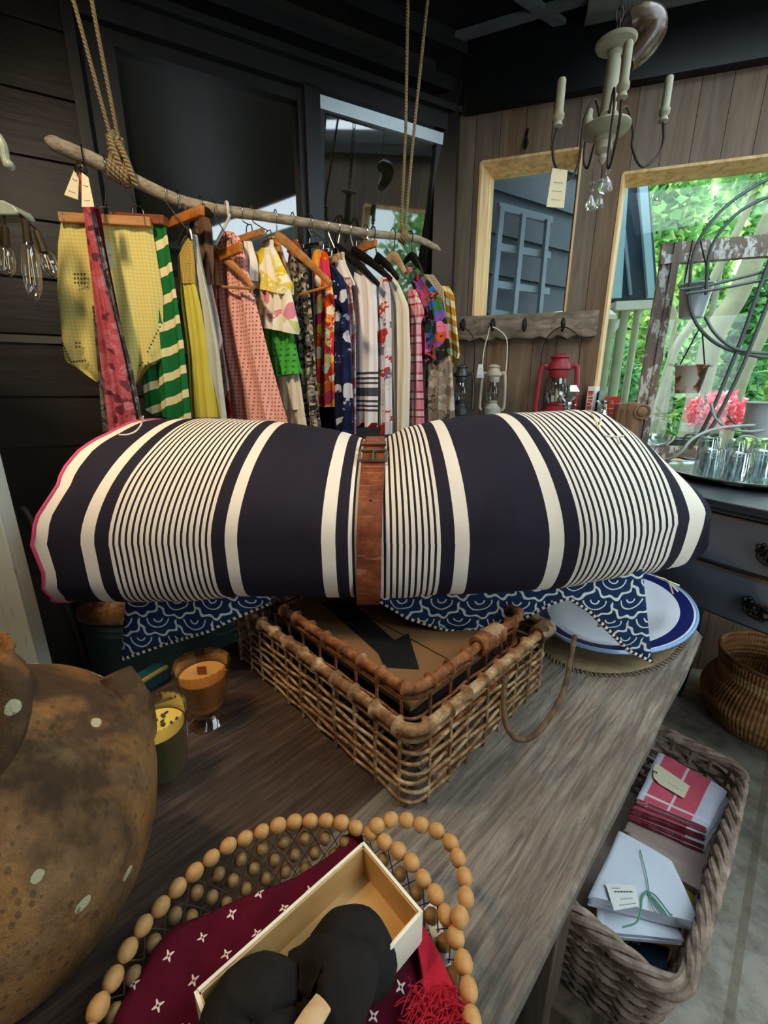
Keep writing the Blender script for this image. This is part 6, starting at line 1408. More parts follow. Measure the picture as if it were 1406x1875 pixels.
def book(label, c, spine, depth, thick, h, mt, pg=True):
    """c: lower centre of the spine; spine: unit vector facing out of the spine."""
    s = Vector(spine).normalized(); r = UP.cross(s); t = thing('book', label, 'book', tuple(c), 0, 'books by the big window'); R = Matrix((r, -s, UP)).transposed()
    def B(x, y, z, sx, sy, sz, mm, nm): m = MB(); m.box(Vector(c) + R @ Vector((x, y, z)), (sx, sy, sz), R); return m.build(nm, mm, t, smooth=False, bevel=0.001)
    B(0, 0.0015, h / 2, thick, 0.003, h, mt, 'spine'); B(-thick / 2 + 0.0015, depth / 2, h / 2, 0.003, depth, h, mt, 'board'); B(thick / 2 - 0.0015, depth / 2, h / 2, 0.003, depth, h, mt, 'board'); B(0, depth / 2 - 0.002, h / 2, thick - 0.007, depth - 0.008, h - 0.008, M_PAGE, 'pages')
    return t, R, s, r
bk1 = at_y(1079, 740, 1.99); bk1 = Vector((bk1.x, 1.99, zCT))
sp_ = Vector((-0.55, -0.83, 0)).normalized()
t, R, s, r = book('tall white book with red lettering blocks on its spine, behind the open decanter', bk1, sp_, 0.14, 0.030, 0.305, M_BWHITE)
for z, hh in ((0.245, 0.082), (0.165, 0.055)):
    m = MB(); m.box(bk1 + s * 0.001 + UP * z, (0.020, 0.001, hh), R); m.build('red_block', M_LETR, t, smooth=False)
Mx = lambda p, rx, ry: Matrix.Translation(p) @ Matrix((rx.to_4d(), ry.to_4d(), rx.cross(ry).to_4d(), Vector((0, 0, 0, 1)))).transposed()
def m4(p, rx, ry): 
    rz = rx.cross(ry); return Matrix(((rx.x, ry.x, rz.x, p.x), (rx.y, ry.y, rz.y, p.y), (rx.z, ry.z, rz.z, p.z), (0, 0, 0, 1)))
text_mesh('lettering', 'UTE', 0.030, t, m4(bk1 + s * 0.002 + UP * 0.245, UP, -r), M_BWHITE); text_mesh('lettering', 'VR', 0.026, t, m4(bk1 + s * 0.002 + UP * 0.165, UP, -r), M_BWHITE)
bk2 = at_y(1120, 745, 1.90); bk2 = Vector((bk2.x, 1.90, zCT))
t, R, s, r = book('thick red cloth book with cream lines of lettering on its spine', bk2, Vector((-0.45, -0.89, 0)), 0.15, 0.058, 0.262, M_BRED)
for k, (z, w) in enumerate(((0.235, 0.012), (0.212, 0.034), (0.192, 0.036), (0.176, 0.030), (0.158, 0.016), (0.140, 0.014))):
    m = MB(); A_ = bk2 + s * 0.0008 + UP * z - r * (w / 2) * 1; m.tube([A_ + r * (w * i / 12) + UP * (0.0016 * (1 if i % 2 else -1)) for i in range(13)], 0.0011, 5); m.build('lettering', M_LETW, t)
bk3 = Vector((bk1.x + 0.068, 2.02, zCT)); book('grey green book standing between the white book and the red one', bk3, Vector((-0.40, -0.91, 0)), 0.10, 0.03, 0.285, M_BGREY)
# ---- carved wooden corbel
cbx = at_y(1152, 760, 1.80); cc = Vector((cbx.x, 1.80, zCT)); M_CARVE = mk_wood('carved_brown_wood', '#4e3a2a', '#7a5f48', '#94785c', 2)
ck = thing('carved_corbel', 'carved brown wooden corbel with a scroll, standing right of the red book', 'corbel', tuple(cc)); ux = Vector((0.95, -0.3, 0)).normalized(); uy = Vector((-0.3, -0.95, 0)).normalized()
sil = [(-0.055, 0), (-0.055, 0.235), (0.012, 0.243), (0.030, 0.232), (0.045, 0.225), (0.058, 0.205), (0.055, 0.185), (0.040, 0.176), (0.048, 0.160), (0.046, 0.145), (0.032, 0.135), (0.036, 0.11), (0.052, 0.08), (0.075, 0.05), (0.088, 0.02), (0.09, 0)]
m = MB(); m.prism([cc + ux * a + UP * b - uy * 0.04 for a, b in sil], uy * 0.08); m.build('bracket_body', M_CARVE, ck, smooth=False, bevel=0.004)
m = MB(); m.ell(cc + ux * 0.036 + UP * 0.205 + uy * 0.042, (0.022, 0.012, 0.022), 14, 8); m.tube([cc + ux * (0.036 + 0.026 * cos(a)) + UP * (0.205 + 0.026 * sin(a)) + uy * 0.043 for a in [2 * pi * k / 24 for k in range(24)]], 0.005, 8, closed=True); m.build('scroll', M_CARVE, ck)
for xx in (-0.035, -0.012): m = MB(); m.bar(cc + ux * xx + UP * 0.01 + uy * 0.042, cc + ux * xx + UP * 0.215 + uy * 0.042, 0.008, 0.008); m.build('flute', M_CARVE, ck, smooth=False)
# ================================================================== LANTERNS ON THE PEG BOARD
M_LWHITE = plain('chipped_white_enamel', '#b3ab98', 0.55, nscale=30, var=0.3, bump=0.2); M_LRED = plain('red_lantern_enamel', '#8f2a36', 0.45, nscale=20, var=0.15, bump=0.05); M_LDARK = plain('dark_pewter_lantern', '#4b4f4e', 0.4, 0.5, nscale=25, var=0.2); M_GLS = glass_mat('lantern_glass', (0.72, 0.72, 0.70))
hookP = {}
for i, px in enumerate((848, 902, 960, 1030)):
    p = at_pl(px, 600, WB(0, 0, 0.062), nB); t = thing('coat_hook', ('dark iron hook at the left end of the peg board', 'dark iron hook holding the white lantern', 'empty dark iron hook, third along the peg board', 'dark iron hook above the red lantern')[i], 'hook', tuple(p), 0, 'hooks on the peg board'); s0 = (p - CN).dot(dB); z0 = p.z
    m = MB(); m.ell(WB(s0, z0 + 0.012, 0.060), (0.011, 0.011, 0.030), 10, 8); m.build('back_plate', M_DKW, t)
    m = MB(); m.tube(smooth_path([WB(s0, z0 + 0.01, 0.066), WB(s0 - 0.002, z0 - 0.006, 0.080), WB(s0 - 0.004, z0 - 0.004, 0.098), WB(s0 - 0.005, z0 + 0.010, 0.104)], 5), 0.0042, 8); m.ell(WB(s0 - 0.005, z0 + 0.012, 0.104), 0.007, 8, 6); m.build('prong', M_DKW, t); hookP[px] = (s0 - 0.003, z0 - 0.001)
def lantern(label, px, ytop, ybot, w, mt, hk, bail=True):
    off = 0.10; pt = at_pl(px, ytop, WB(0, 0, off), nB); pb = at_pl(px, ybot, WB(0, 0, off), nB); s0 = (pb - CN).dot(dB); H = pt.z - pb.z; c = WB(s0, pb.z, off); r = w / 2
    t = thing('hurricane_lantern', label, 'lantern', tuple(c), 0, 'lanterns on the peg board')
    m = MB(); m.lathe([(r * 0.70, 0.0), (r * 0.78, H * 0.02), (r * 0.76, H * 0.14), (r * 0.5, H * 0.20), (r * 0.40, H * 0.24), (r * 0.46, H * 0.27), (r * 0.36, H * 0.30)], 28, c); m.build('tank', mt, t)
    m = MB(); m.lathe([(r * 0.42, H * 0.29), (r * 0.58, H * 0.40), (r * 0.60, H * 0.48), (r * 0.48, H * 0.60), (r * 0.42, H * 0.66)], 28, c, caps=False); m.build('globe', M_GLS, t)
    m = MB()
    for a in range(4):
        an = pi / 4 + a * pi / 2; m.tube([c + Vector((r * 0.62 * cos(an), r * 0.62 * sin(an), H * z)) for z in (0.3, 0.45, 0.6)], 0.0012, 5)
    m.tube([c + Vector((r * 0.62 * cos(a), r * 0.62 * sin(a), H * 0.44)) for a in [2 * pi * k / 24 for k in range(24)]], 0.0012, 5, closed=True); m.build('guard_wire', M_BUCK, t)
    m = MB(); m.lathe([(r * 0.44, H * 0.65), (r * 0.50, H * 0.68), (r * 0.50, H * 0.76), (r * 0.62, H * 0.78), (r * 0.60, H * 0.83), (r * 0.44, H * 0.90), (r * 0.40, H * 0.93), (r * 0.50, H * 0.945), (r * 0.48, H * 0.965), (r * 0.2, H), (0.001, H)], 28, c, caps=False); m.build('chimney_cap', mt, t)
    for sg in (-1, 1):
        m = MB(); m.tube(smooth_path([c + dB * sg * r * 0.50 + UP * H * 0.80, c + dB * sg * r * 0.82 + UP * H * 0.83, c + dB * sg * r * 0.95 + UP * H * 0.70, c + dB * sg * r * 1.0 + UP * H * 0.35, c + dB * sg * r * 0.98 + UP * H * 0.14, c + dB * sg * r * 0.70 + UP * H * 0.08], 5), r * 0.13, 8); m.build('side_tube', mt, t)
    hs, hz = hookP[hk]; top = WB(hs, hz, 0.098)
    L, R_ = c - dB * r * 0.95 + UP * H * 0.72, c + dB * r * 0.95 + UP * H * 0.72
    if bail:
        hh = top.z - L.z; m = MB(); m.tube(smooth_path([L, L + UP * hh * 0.5 - dB * 0.0, L + UP * hh * 0.82 + dB * r * 0.25, top, R_ + UP * hh * 0.82 - dB * r * 0.25, R_ + UP * hh * 0.5, R_], 6), 0.0024, 8); m.build('bail_handle', M_CREAMC if mt is M_LWHITE else M_DKW, t)
    return t, c, H, r
lantern('dark pewter lantern half hidden by the clothes at the left of the peg board', 842, 668, 760, 0.115, M_LDARK, 848)
t, c, H, r = lantern('chipped white lantern hanging on a long cream bail with a paper tag', 899, 667, 760, 0.112, M_LWHITE, 902)
pl_ = c - dB * r + nB * 0.03; papertag(t, [(876, 667), (884, 667), (886, 692), (872, 692)], pl_, nB, M_TAGW, 2)
t, c, H, r = lantern('red lantern below the right end of the peg board', 1013, 648, 772, 0.165, M_LRED, 1030)
m = MB(); m.lathe([(0.004, H * 0.27), (0.008, H * 0.42), (0.001, H * 0.5)], 10, c, caps=False); m.build('wick', M_TAG, t)
p = at_pl(963, 262, WB(0, 0, 0.004), nB); s0 = (p - CN).dot(dB); wh = thing('iron_hook', 'old black iron hook screwed to the planks above the small window', 'hook', tuple(p))
m = MB(); m.tube(smooth_path([WB(s0 + 0.004, p.z + 0.05, 0.006), WB(s0, p.z + 0.02, 0.010), WB(s0 - 0.004, p.z - 0.012, 0.012), WB(s0, p.z - 0.03, 0.03), WB(s0 + 0.004, p.z - 0.012, 0.042)], 5), 0.005, 8); m.build('shank', M_DKW, wh)
m = MB(); m.ell(WB(s0 + 0.002, p.z + 0.0, 0.008), (0.010, 0.010, 0.016), 8, 6); m.build('plate', M_DKW, wh)
# ================================================================== OLD FRAME, BUCKETS, WIRE HOOPS IN THE WINDOW
g = G('peeling_white_paint', 0.8); f = g.noise(g.map(g.ob, (10, 10, 4)), 3.2, 6, 0.7); wood = g.noise(g.map(g.ob, (30, 30, 3)), 2, 5); c = g.mix(wood, hexc('#5b4d42'), hexc('#8f8376')); pa = g.ramp(f, [(0.52, (0, 0, 0)), (0.56, (1, 1, 1))]); g.col(g.mix(pa, c, hexc('#c9c8c4'))); g.bump(g.M('ADD', wood, f), 0.5, 0.004); M_PEEL = g.m
fo = 0.13
def fp(px, py, off=fo): return at_pl(px, py, WB(0, 0, off), nB)
fr_ = thing('old_window_frame', 'old peeling wooden window frame standing in front of the big window', 'frame', tuple(WB((fp(1190, 760) - CN).dot(dB), zCT, fo)))
A = fp(1226, 462); sl = (A - CN).dot(dB); ztop = A.z
m = MB(); rows = []
bot = (fp(1189, 745) - CN).dot(dB)
def rail3(nm, s0, z0, s1, z1, w, d):
    m = MB(); a, b = WB(s0, z0, fo), WB(s1, z1, fo); n = 14; dr = (b - a).normalized(); sd = nB.cross(dr); rows = []
    for i in range(n + 1):
        p = a.lerp(b, i / n); j = 0.003 * mnoise.noise((i * 0.8, s0 * 9, z0)); rows.append([p - sd * (w / 2 + j) - nB * d / 2, p - sd * (w / 2 + j) + nB * d / 2, p - sd * w * 0.1 + nB * d / 2, p - sd * w * 0.05 + nB * d * 0.25, p + sd * w * 0.3 + nB * d * 0.25, p + sd * (w / 2 - j) + nB * d * 0.1, p + sd * (w / 2 - j) - nB * d / 2])
    m.grid(rows, cv=True); m.f += [list(range(7)), [n * 7 + k for k in range(7)][::-1]]; m.mi += [0, 0]; m.uv += [None, None]; return m.build(nm, M_PEEL, fr_, angle=25)
rail3('stile', sl, zCT, sl + 0.004, ztop + 0.03, 0.062, 0.034); rail3('stile', sl + 0.72, zCT, sl + 0.72, ztop + 0.03, 0.062, 0.034)
rail3('top_rail', sl - 0.03, ztop - 0.005, sl + 0.75, ztop + 0.0, 0.075, 0.036); rail3('bottom_rail', sl + 0.03, zCT + 0.03, sl + 0.69, zCT + 0.03, 0.05, 0.03)
M_ZINC = plain('zinc', '#aab3b8', 0.4, 0.25, nscale=12, var=0.15, bump=0.05)
g = G('rusted_pail', 0.75); f = g.noise(g.map(g.ob, (9, 9, 7), (0.4, 0.1, 0)), 1.5, 5, 0.6); g.col(g.ramp(f, [(0.46, hexc('#3d2a1e')), (0.52, hexc('#8a5a36')), (0.56, hexc('#b8b4a6'))])); M_RUSTP = g.m
def bucket(label, xl, xr, yt, bl, br_, yb, mt, off, hang=None, grp='buckets at the big window', fill=False):
    pl = lambda x, y: at_pl(x, y, WB(0, 0, off), nB); a, b, c, d = pl(xl, yt), pl(xr, yt), pl(bl, yb), pl(br_, yb); R = (b - a).length / 2; r = (d - c).length / 2; top = (a + b) / 2; bot = (c + d) / 2; H = top.z - bot.z; cc = Vector((top.x, top.y, bot.z))
    t = thing('bucket', label, 'bucket', tuple(cc), 0, grp); m = MB(); m.lathe([(r, 0.0), (r * 1.02, 0.004), (R, H - 0.004), (R + 0.004, H), (R - 0.002, H), (r * 0.97, 0.008), (0.001, 0.008)], 32, cc, caps=False); m.lathe([(0.001, 0.0), (r, 0.0)], 32, cc, caps=False); m.build('pail', mt, t)
    m = MB(); m.tube([cc + Vector(((R + 0.002) * cos(k * pi / 18), (R + 0.002) * sin(k * pi / 18), H)) for k in range(36)], 0.004, 6, closed=True); m.build('rim', mt, t)
    if hang:
        m = MB()
        for sgn, (hx, hy) in zip((-0.8, 0.8), hang): m.tube([cc + dB * R * sgn + UP * H, pl(hx, hy)], 0.0028, 6)
        m.build('bail', M_DKW, t)
    return t
bucket('grey zinc bucket hanging high in front of the peeling window frame', 1246, 1306, 522, 1250, 1293, 582, M_ZINC, 0.22, ((1268, 440), (1282, 440)))
bucket('rusty pail with flaking white paint hanging below the zinc bucket', 1238, 1296, 670, 1243, 1286, 720, M_RUSTP, 0.22, ((1281, 600), (1285, 600)))
bucket('plain grey metal pot at the right picture edge above the tumblers', 1370, 1440, 738, 1372, 1436, 800, M_ZINC, 0.30)
M_IRON = plain('grey_iron_rod', '#5d6663', 0.5, 0.4, nscale=30, var=0.25); M_IRONP = plain('pale_grey_rod', '#9aa39c', 0.5, 0.3, nscale=30, var=0.2)
wr = thing('wire_hoop_support', 'tangle of bent grey iron hoops and crossed rods standing in front of the big window', 'plant support', tuple(WB((fp(1300, 790) - CN).dot(dB), zCT, 0.27)))
def rod(nm, pts, r, mt=M_IRON, off=0.26): m = MB(); m.tube(smooth_path([fp(x, y, off + o) for x, y, o in pts], 7), r, 8); m.build(nm, mt, wr)
rod('hoop', [(1262, 540, 0), (1268, 470, 0.02), (1295, 415, 0.03), (1345, 365, 0.03), (1420, 322, 0.02), (1500, 300, 0)], 0.0055)
rod('hoop', [(1292, 540, 0.03), (1300, 460, 0.05), (1335, 405, 0.06), (1380, 372, 0.06), (1450, 345, 0.05)], 0.0055)
rod('hoop', [(1260, 530, 0), (1264, 565, 0), (1280, 600, 0.01), (1310, 628, 0.02), (1350, 645, 0.03), (1410, 655, 0.03), (1470, 650, 0.02)], 0.0058)
rod('hoop', [(1291, 580, 0.03), (1305, 605, 0.04), (1328, 628, 0.05), (1360, 643, 0.06), (1420, 648, 0.06)], 0.0055)
rod('rod', [(1245, 530, 0.02), (1300, 522, 0.03), (1420, 492, 0.04), (1500, 470, 0.04)], 0.005)
rod('rod', [(1255, 538, 0.04), (1320, 528, 0.05), (1420, 508, 0.06), (1500, 495, 0.06)], 0.005)
rod('rod', [(1440, 400, 0.06), (1400, 500, 0.06), (1350, 640, 0.05), (1295, 770, 0.04), (1262, 822, 0.03)], 0.0065)
rod('rod', [(1440, 470, 0.09), (1400, 570, 0.09), (1355, 680, 0.08), (1310, 770, 0.07), (1280, 815, 0.06)], 0.0065)
rod('hoop', [(1302, 738, 0.06), (1308, 762, 0.07), (1330, 782, 0.08), (1370, 790, 0.09), (1430, 783, 0.09)], 0.005, M_IRONP)
rod('hoop', [(1188, 846, 0.05), (1220, 842, 0.12), (1246, 828, 0.14), (1266, 805, 0.13), (1300, 788, 0.11), (1350, 780, 0.09), (1420, 778, 0.06)], 0.0058, M_IRONP)
rod('hoop', [(1345, 812, 0.1), (1352, 802, 0.12), (1366, 798, 0.12), (1382, 802, 0.12), (1388, 812, 0.11)], 0.004, M_IRONP)
rod('rod', [(1332, 760, 0.08), (1345, 775, 0.08), (1372, 790, 0.09)], 0.004)
# ================================================================== CHANDELIER
yc_ = 1.40; M_CHW = plain('chalky_cream_paint', '#a39f88', 0.7, nscale=30, var=0.2, bump=0.15); M_CHI = plain('rusty_iron', '#3a3027', 0.6, 0.3, nscale=40, var=0.3)
g = G('crystal', 0.02, spec=0.8); g.set('Transmission Weight', 0.9); g.set('IOR', 1.6); g.col((0.95, 0.97, 0.95)); M_CRY = g.m
P = lambda x, y, Y=yc_: at_y(x, y, Y)
top = P(1128, 100); bot = P(1098, 310); cx_ = (top.x + bot.x) / 2
ch = thing('chandelier', 'cream painted wooden chandelier with curled iron arms and hanging crystal drops', 'chandelier', (cx_, yc_, bot.z)); zc = lambda y: P(1110, y).z; c0 = Vector((cx_, yc_, 0))
m = MB(); m.lathe([(0.003, zc(302)), (0.012, zc(292)), (0.010, zc(284)), (0.022, zc(276)), (0.020, zc(262)), (0.028, zc(256)), (0.024, zc(251)), (0.056, zc(243)), (0.062, zc(236)), (0.060, zc(232)), (0.030, zc(228)), (0.024, zc(222)), (0.026, zc(212)), (0.020, zc(206)), (0.0170, zc(112)), (0.014, zc(104)), (0.018, zc(96)), (0.014, zc(92)), (0.046, zc(84)), (0.050, zc(78)), (0.030, zc(72)), (0.004, zc(70))], 28, c0); m.build('column', M_CHW, ch)
m = MB(); zz = zc(66); k = 0
while zz < ZC - 0.02:
    ax = Vector((1, 0, 0)) if k % 2 else Vector((0, 1, 0)); m.tube([c0 + ax * (0.009 * cos(a)) + UP * (zz + 0.017 + 0.017 * sin(a)) for a in [2 * pi * j / 12 for j in range(12)]], 0.0025, 6, closed=True); zz += 0.027; k += 1
m.build('chain', M_CHI, ch)
def arm(hx, hy, Y, ctop, cbot, curl):
    e = P(hx, hy, Y); d = Vector((e.x - cx_, Y - yc_, 0)); L = d.length; d.normalize(); zb = zc(225)
    pts = [c0 + d * 0.02 + UP * zb, c0 + d * (L * 0.30) + UP * (zb + 0.045), c0 + d * (L * 0.48) + UP * (zb - 0.005), c0 + d * (L * 0.50) + UP * (e.z - 0.075), c0 + d * (L * 0.72) + UP * (e.z - 0.115), c0 + d * (L * 0.98) + UP * (e.z - 0.085), c0 + d * (L * 1.06) + UP * (e.z - 0.045), e]
    m = MB(); m.tube(smooth_path(pts, 6), 0.0035, 7); a_ = m.build('arm', M_CHI, ch); h = ctop
    m = MB(); m.lathe([(0.004, -0.004), (0.013, 0.0), (0.009, 0.010), (0.014, 0.018), (0.014, 0.026), (0.0105, 0.032), (0.0105, h), (0.0085, h + 0.004), (0.001, h + 0.004)], 18, e, caps=False); m.build('candle_sleeve', M_CHW, a_); return pts
arm(1021, 232, 1.36, 0.098, 0, 0); arm(1214, 222, 1.46, 0.098, 0, 0); arm(1138, 180, 1.22, 0.10, 0, 0); arm(1075, 240, 1.58, 0.05, 0, 0)
def drop(bx, pts, big, Y):
    m = MB(); q = [P(x, y, Y) for x, y in pts]
    for p in q: m.ell(p, 0.0068, 8, 6)
    d = m.build('crystal_beads', M_CRY, ch, smooth=False)
    a = P(*big[0], Y); b = P(*big[1], Y); H = a.z - b.z; m = MB(); m.lathe([(0.001, 0), (big[2] * 0.7, H * 0.10), (big[2], H * 0.30), (big[2] * 0.75, H * 0.60), (0.0015, H)], 8, Vector(((a.x + b.x) / 2, Y, b.z)), caps=False, sy=0.6); m.build('crystal_drop', M_CRY, d, smooth=False)
    m = MB(); m.tube([q[0] + UP * 0.03, q[0], q[-1], a], 0.0008, 5); m.build('wire', M_CHI, d)
drop(1115, [(1115, 298), (1113, 314)], ((1111, 322), (1107, 356), 0.020), 1.30); drop(1085, [(1084, 336), (1083, 350)], ((1082, 356), (1080, 388), 0.0145), 1.42); drop(1100, [(1101, 331)], ((1098, 352), (1096, 385), 0.0135), 1.46)
papertag(ch, [(1011, 308), (1039, 312), (1032, 381), (1000, 379)], P(1020, 340, 1.352), Vector((0, -1, 0)), M_TAG, 3)
m = MB(); m.tube(smooth_path([P(1018, 302, 1.352), P(1028, 304, 1.35), P(1025, 312, 1.349)], 4), 0.0012, 5); m.build('tag_string', M_ROPE, ch)
# brown glazed horn hung beside the column
g = G('mottled_brown_horn', 0.25, spec=0.5); f = g.noise(g.ob, 18, 5, 0.6, 1.0); g.col(g.ramp(f, [(0.35, hexc('#2b2019')), (0.55, hexc('#5e4a38')), (0.72, hexc('#9c8a70'))])); M_HORN = g.m
pts = [P(x, y, 1.55) for x, y in ((1150, 118), (1172, 96), (1190, 70), (1194, 48), (1182, 38), (1164, 36), (1148, 44))]
m = MB(); Pp = smooth_path(pts, 6); m.tube(Pp, [0.012 + 0.026 * sin(pi * min(1, 0.1 + 0.75 * i / (len(Pp) - 1))) for i in range(len(Pp))], 16); hn = thing('animal_horn', 'curved mottled brown horn hanging behind the top of the chandelier', 'horn', tuple(pts[0])); m.build('horn_body', M_HORN, hn)
m = MB(); m.tube([pts[-1], Vector((pts[-1].x, pts[-1].y, ZC))], 0.002, 6); m.build('cord', M_CHI, hn)
# ================================================================== FLOOR BASKET WITH LINENS
FW = Vector((0.545, 0.497, 0)); wl = Vector((0.725, 0.689, 0)).normalized(); ws = Vector((-0.689, 0.725, 0)).normalized(); WL, WS, WH = 0.725, 0.46, 0.30
M_WICK2 = None
g = G('peeled_willow', 0.6, spec=0.25); f = g.noise(g.ob, 26, 5, 0.6); g.col(g.ramp(f, [(0.3, hexc('#57463a')), (0.5, hexc('#8f7a6a')), (0.72, hexc('#b5a494'))])); g.bump(f, 0.3, 0.003); M_WIL = g.m
wb = thing('willow_basket', 'rectangular grey brown willow basket of folded linens on the floor beside the table', 'basket', tuple(FW + wl * WL / 2 + ws * WS / 2))
def wrect(ins, z, rad=0.05, n=5):
    pts = []
    for cx, cy, a0 in ((WL - ins - rad, ins + rad, -pi / 2), (WL - ins - rad, WS - ins - rad, 0), (ins + rad, WS - ins - rad, pi / 2), (ins + rad, ins + rad, pi)):
        for k in range(n + 1): a = a0 + pi / 2 * k / n; pts.append(FW + wl * (cx + rad * cos(a)) + ws * (cy + rad * sin(a)) + UP * z)
    return pts
rw = random.Random(8); NST = 44; m = MB(); NR = 15
for r in range(NR):
    t = r / (NR - 1); z = lerp(0.015, WH - 0.035, t); ins = lerp(0.045, 0.008, t); L = resample(wrect(ins, z), NST * 4); c = sum(L, Vector()) / len(L); Q = []
    for i, p in enumerate(L):
        o = p - c; o.z = 0; o.normalize(); Q.append(p + o * 0.007 * cos(pi * i / 4 + pi * (r % 2)) + UP * 0.003 * mnoise.noise((i * 0.07, r * 2.1, 0)))
    m.tube(Q, 0.0068 * rw.uniform(0.85, 1.15), 6, closed=True)
m.build('weave', M_WIL, wb)
m = MB(); lo = resample(wrect(0.045, 0.005), NST); hi = resample(wrect(0.008, WH), NST)
for a, b in zip(lo, hi): m.tube([a, b], 0.0055, 6)
m.build('stakes', M_WIL, wb)
L = resample(wrect(0.004, WH), 240); m = MB(); c = sum(L, Vector()) / len(L)
for s_ in range(4):
    Q = []
    for i, p in enumerate(L):
        o = p - c; o.z = 0; o.normalize(); a = 2 * pi * i / 20 + s_ * pi / 2; Q.append(p + o * 0.013 * cos(a) + UP * 0.010 * sin(a))
    m.tube(Q, 0.0085, 7, closed=True)
m.build('braided_rim', M_WIL, wb)
m = MB(); m.prism([p for p in wrect(0.05, 0.012)], (0, 0, -0.01)); m.build('bottom', M_WIL, wb, smooth=False)
def folded(name, label, cat, quad, z, th, mt, seed, layers=3, grp='folded linens in the willow basket', sag=0.004):
    """a folded cloth: layered rounded slab through four pixel corners at height z (top)."""
    P4 = [at_z(x, y, z) for x, y in quad]; t = thing(name, label, cat, tuple(sum(P4, Vector()) / 4 - UP * th), 0, grp); e = (P4[1] - P4[0]).normalized()
    for l in range(layers):
        z1 = -th * l / layers; z0 = -th * (l + 1) / layers + 0.0006; n = 12; rows = []; U = []; hh = (z1 - z0)
        ring = [(-0.0, 0.5), (0.02, 0.85), (0.06, 1.0)] + [(0.06 + 0.88 * k / n, 1.0) for k in range(1, n)] + [(0.94, 1.0), (0.98, 0.85), (1.0, 0.5), (0.98, 0.15), (0.94, 0.0)] + [(0.94 - 0.88 * k / n, 0.0) for k in range(1, n)] + [(0.06, 0.0), (0.02, 0.15)]
        for i in range(15):
            v = i / 14; r = []; u_ = []
            for u, q in ring:
                dx = 0.02 * mnoise.noise((l * 3.1 + seed, v * 1.5, 0)); p = P4[0].lerp(P4[1], u + dx).lerp(P4[3].lerp(P4[2], u + dx), v + 0.02 * mnoise.noise((seed, l * 2.2, u)))
                r.append(p + UP * (z0 + hh * q + sag * mnoise.noise((p.x * 14, p.y * 14, seed)))); u_.append((u, v))
            rows.append(r); U.append(u_)
        N = len(ring); m = MB(); m.grid(rows, cv=True, uv=lambda i, j: U[i][j % N]); m.f += [list(range(N))[::-1], [14 * N + k for k in range(N)]]; m.mi += [0, 0]; m.uv += [None, None]; m.build('fold', mt, t, angle=60)
    return t, P4
g = G('red_white_tea_towel', 0.85, spec=0.1); x, y, z = g.sep(g.uv); wh = g.M('MAXIMUM', g.M('GREATER_THAN', x, 0.78), g.M('LESS_THAN', x, 0.10)); ln = g.M('MAXIMUM', g.band(x, 0.44, 0.475), g.band(y, 0.86, 0.90)); bl = g.noise(g.uv, 5, 3); c = g.mix(wh, g.mix(bl, hexc('#c8475c'), hexc('#de6b7c')), g.mix(bl, hexc('#c3c6da'), hexc('#dcdfe8'))); c = g.mix(g.M('MULTIPLY', ln, 0.85), c, hexc('#e8dfe2')); g.col(c); M_TEA = g.m
g = G('dark_red_striped_towel', 0.85, spec=0.1); x, y, z = g.sep(g.uv); wh = g.M('GREATER_THAN', x, 0.74); c = g.mix(wh, g.mix(g.M('GREATER_THAN', g.frac(y, 0.25), 0.5), hexc('#8f3442'), hexc('#b35060')), hexc('#c9cbd6')); g.col(c); M_TEA2 = g.m
M_TAUPE = plain('taupe_linen', '#a8958c', 0.9, nscale=60, var=0.1); M_WLIN = plain('white_linen', '#d5dbe6', 0.9, nscale=60, var=0.05); M_MUST = plain('mustard_linen', '#8a7a2e', 0.9, nscale=60, var=0.15); M_TAN = plain('tan_linen', '#9c7a4c', 0.9, nscale=60, var=0.1); M_NAVL = floral('navy_leaf_print', ['#1d2a3a', '#243447', '#1d2a3a', '#8a8a3a', '#2b3f54'], 2.2)
zt0 = 0.262
t, P4 = folded('tea_towel', 'folded red and white checked tea towel on top of its stack, with a paper tag', 'towel', [(1206, 1376), (1332, 1448), (1296, 1516), (1166, 1462)], zt0, 0.020, M_TEA, 1, 2)
q = [(1196, 1405), (1202, 1398), (1263, 1440), (1252, 1462), (1207, 1436), (1196, 1424)]
m = MB(); m.prism([at_z(x, y, zt0 + 0.006) for x, y in q], (0, 0, 0.0012)); pt = m.build('price_tag', M_TAG, t, smooth=False)
m = MB(); c = at_z(1200, 1414, zt0 + 0.0075); m.tube([c + Vector((0.004 * cos(a), 0.004 * sin(a), 0)) for a in [2 * pi * k / 14 for k in range(14)]], 0.0014, 6, closed=True); m.build('eyelet', M_DKW2, pt)
m = MB(); a_, b_ = at_z(1222, 1432, zt0 + 0.0078), at_z(1250, 1450, zt0 + 0.0078); m.tube([a_.lerp(b_, i / 12) + Vector((0, 0.001 * (i % 2), 0)) for i in range(13)], 0.0004, 4); m.build('writing', M_HAND, pt)
folded('tea_towel', 'dark red striped tea towel, second in the stack below the checked one', 'towel', [(1198, 1392), (1336, 1462), (1294, 1530), (1158, 1478)], zt0 - 0.024, 0.022, M_TEA2, 2, 2)
folded('tea_towel', 'pale edged dark red tea towel at the bottom of the red stack', 'towel', [(1194, 1402), (1334, 1474), (1292, 1548), (1152, 1490)], zt0 - 0.050, 0.026, M_TEA2, 3, 3)
folded('napkin', 'taupe linen napkins folded below the red tea towels', 'napkin', [(1190, 1425), (1346, 1500), (1296, 1606), (1140, 1520)], zt0 - 0.080, 0.035, M_TAUPE, 4, 3)
folded('napkin', 'narrow taupe napkin roll between the red stack and the white linen', 'napkin', [(1150, 1520), (1294, 1604), (1284, 1632), (1140, 1548)], zt0 - 0.048, 0.03, M_TAUPE, 5, 2)
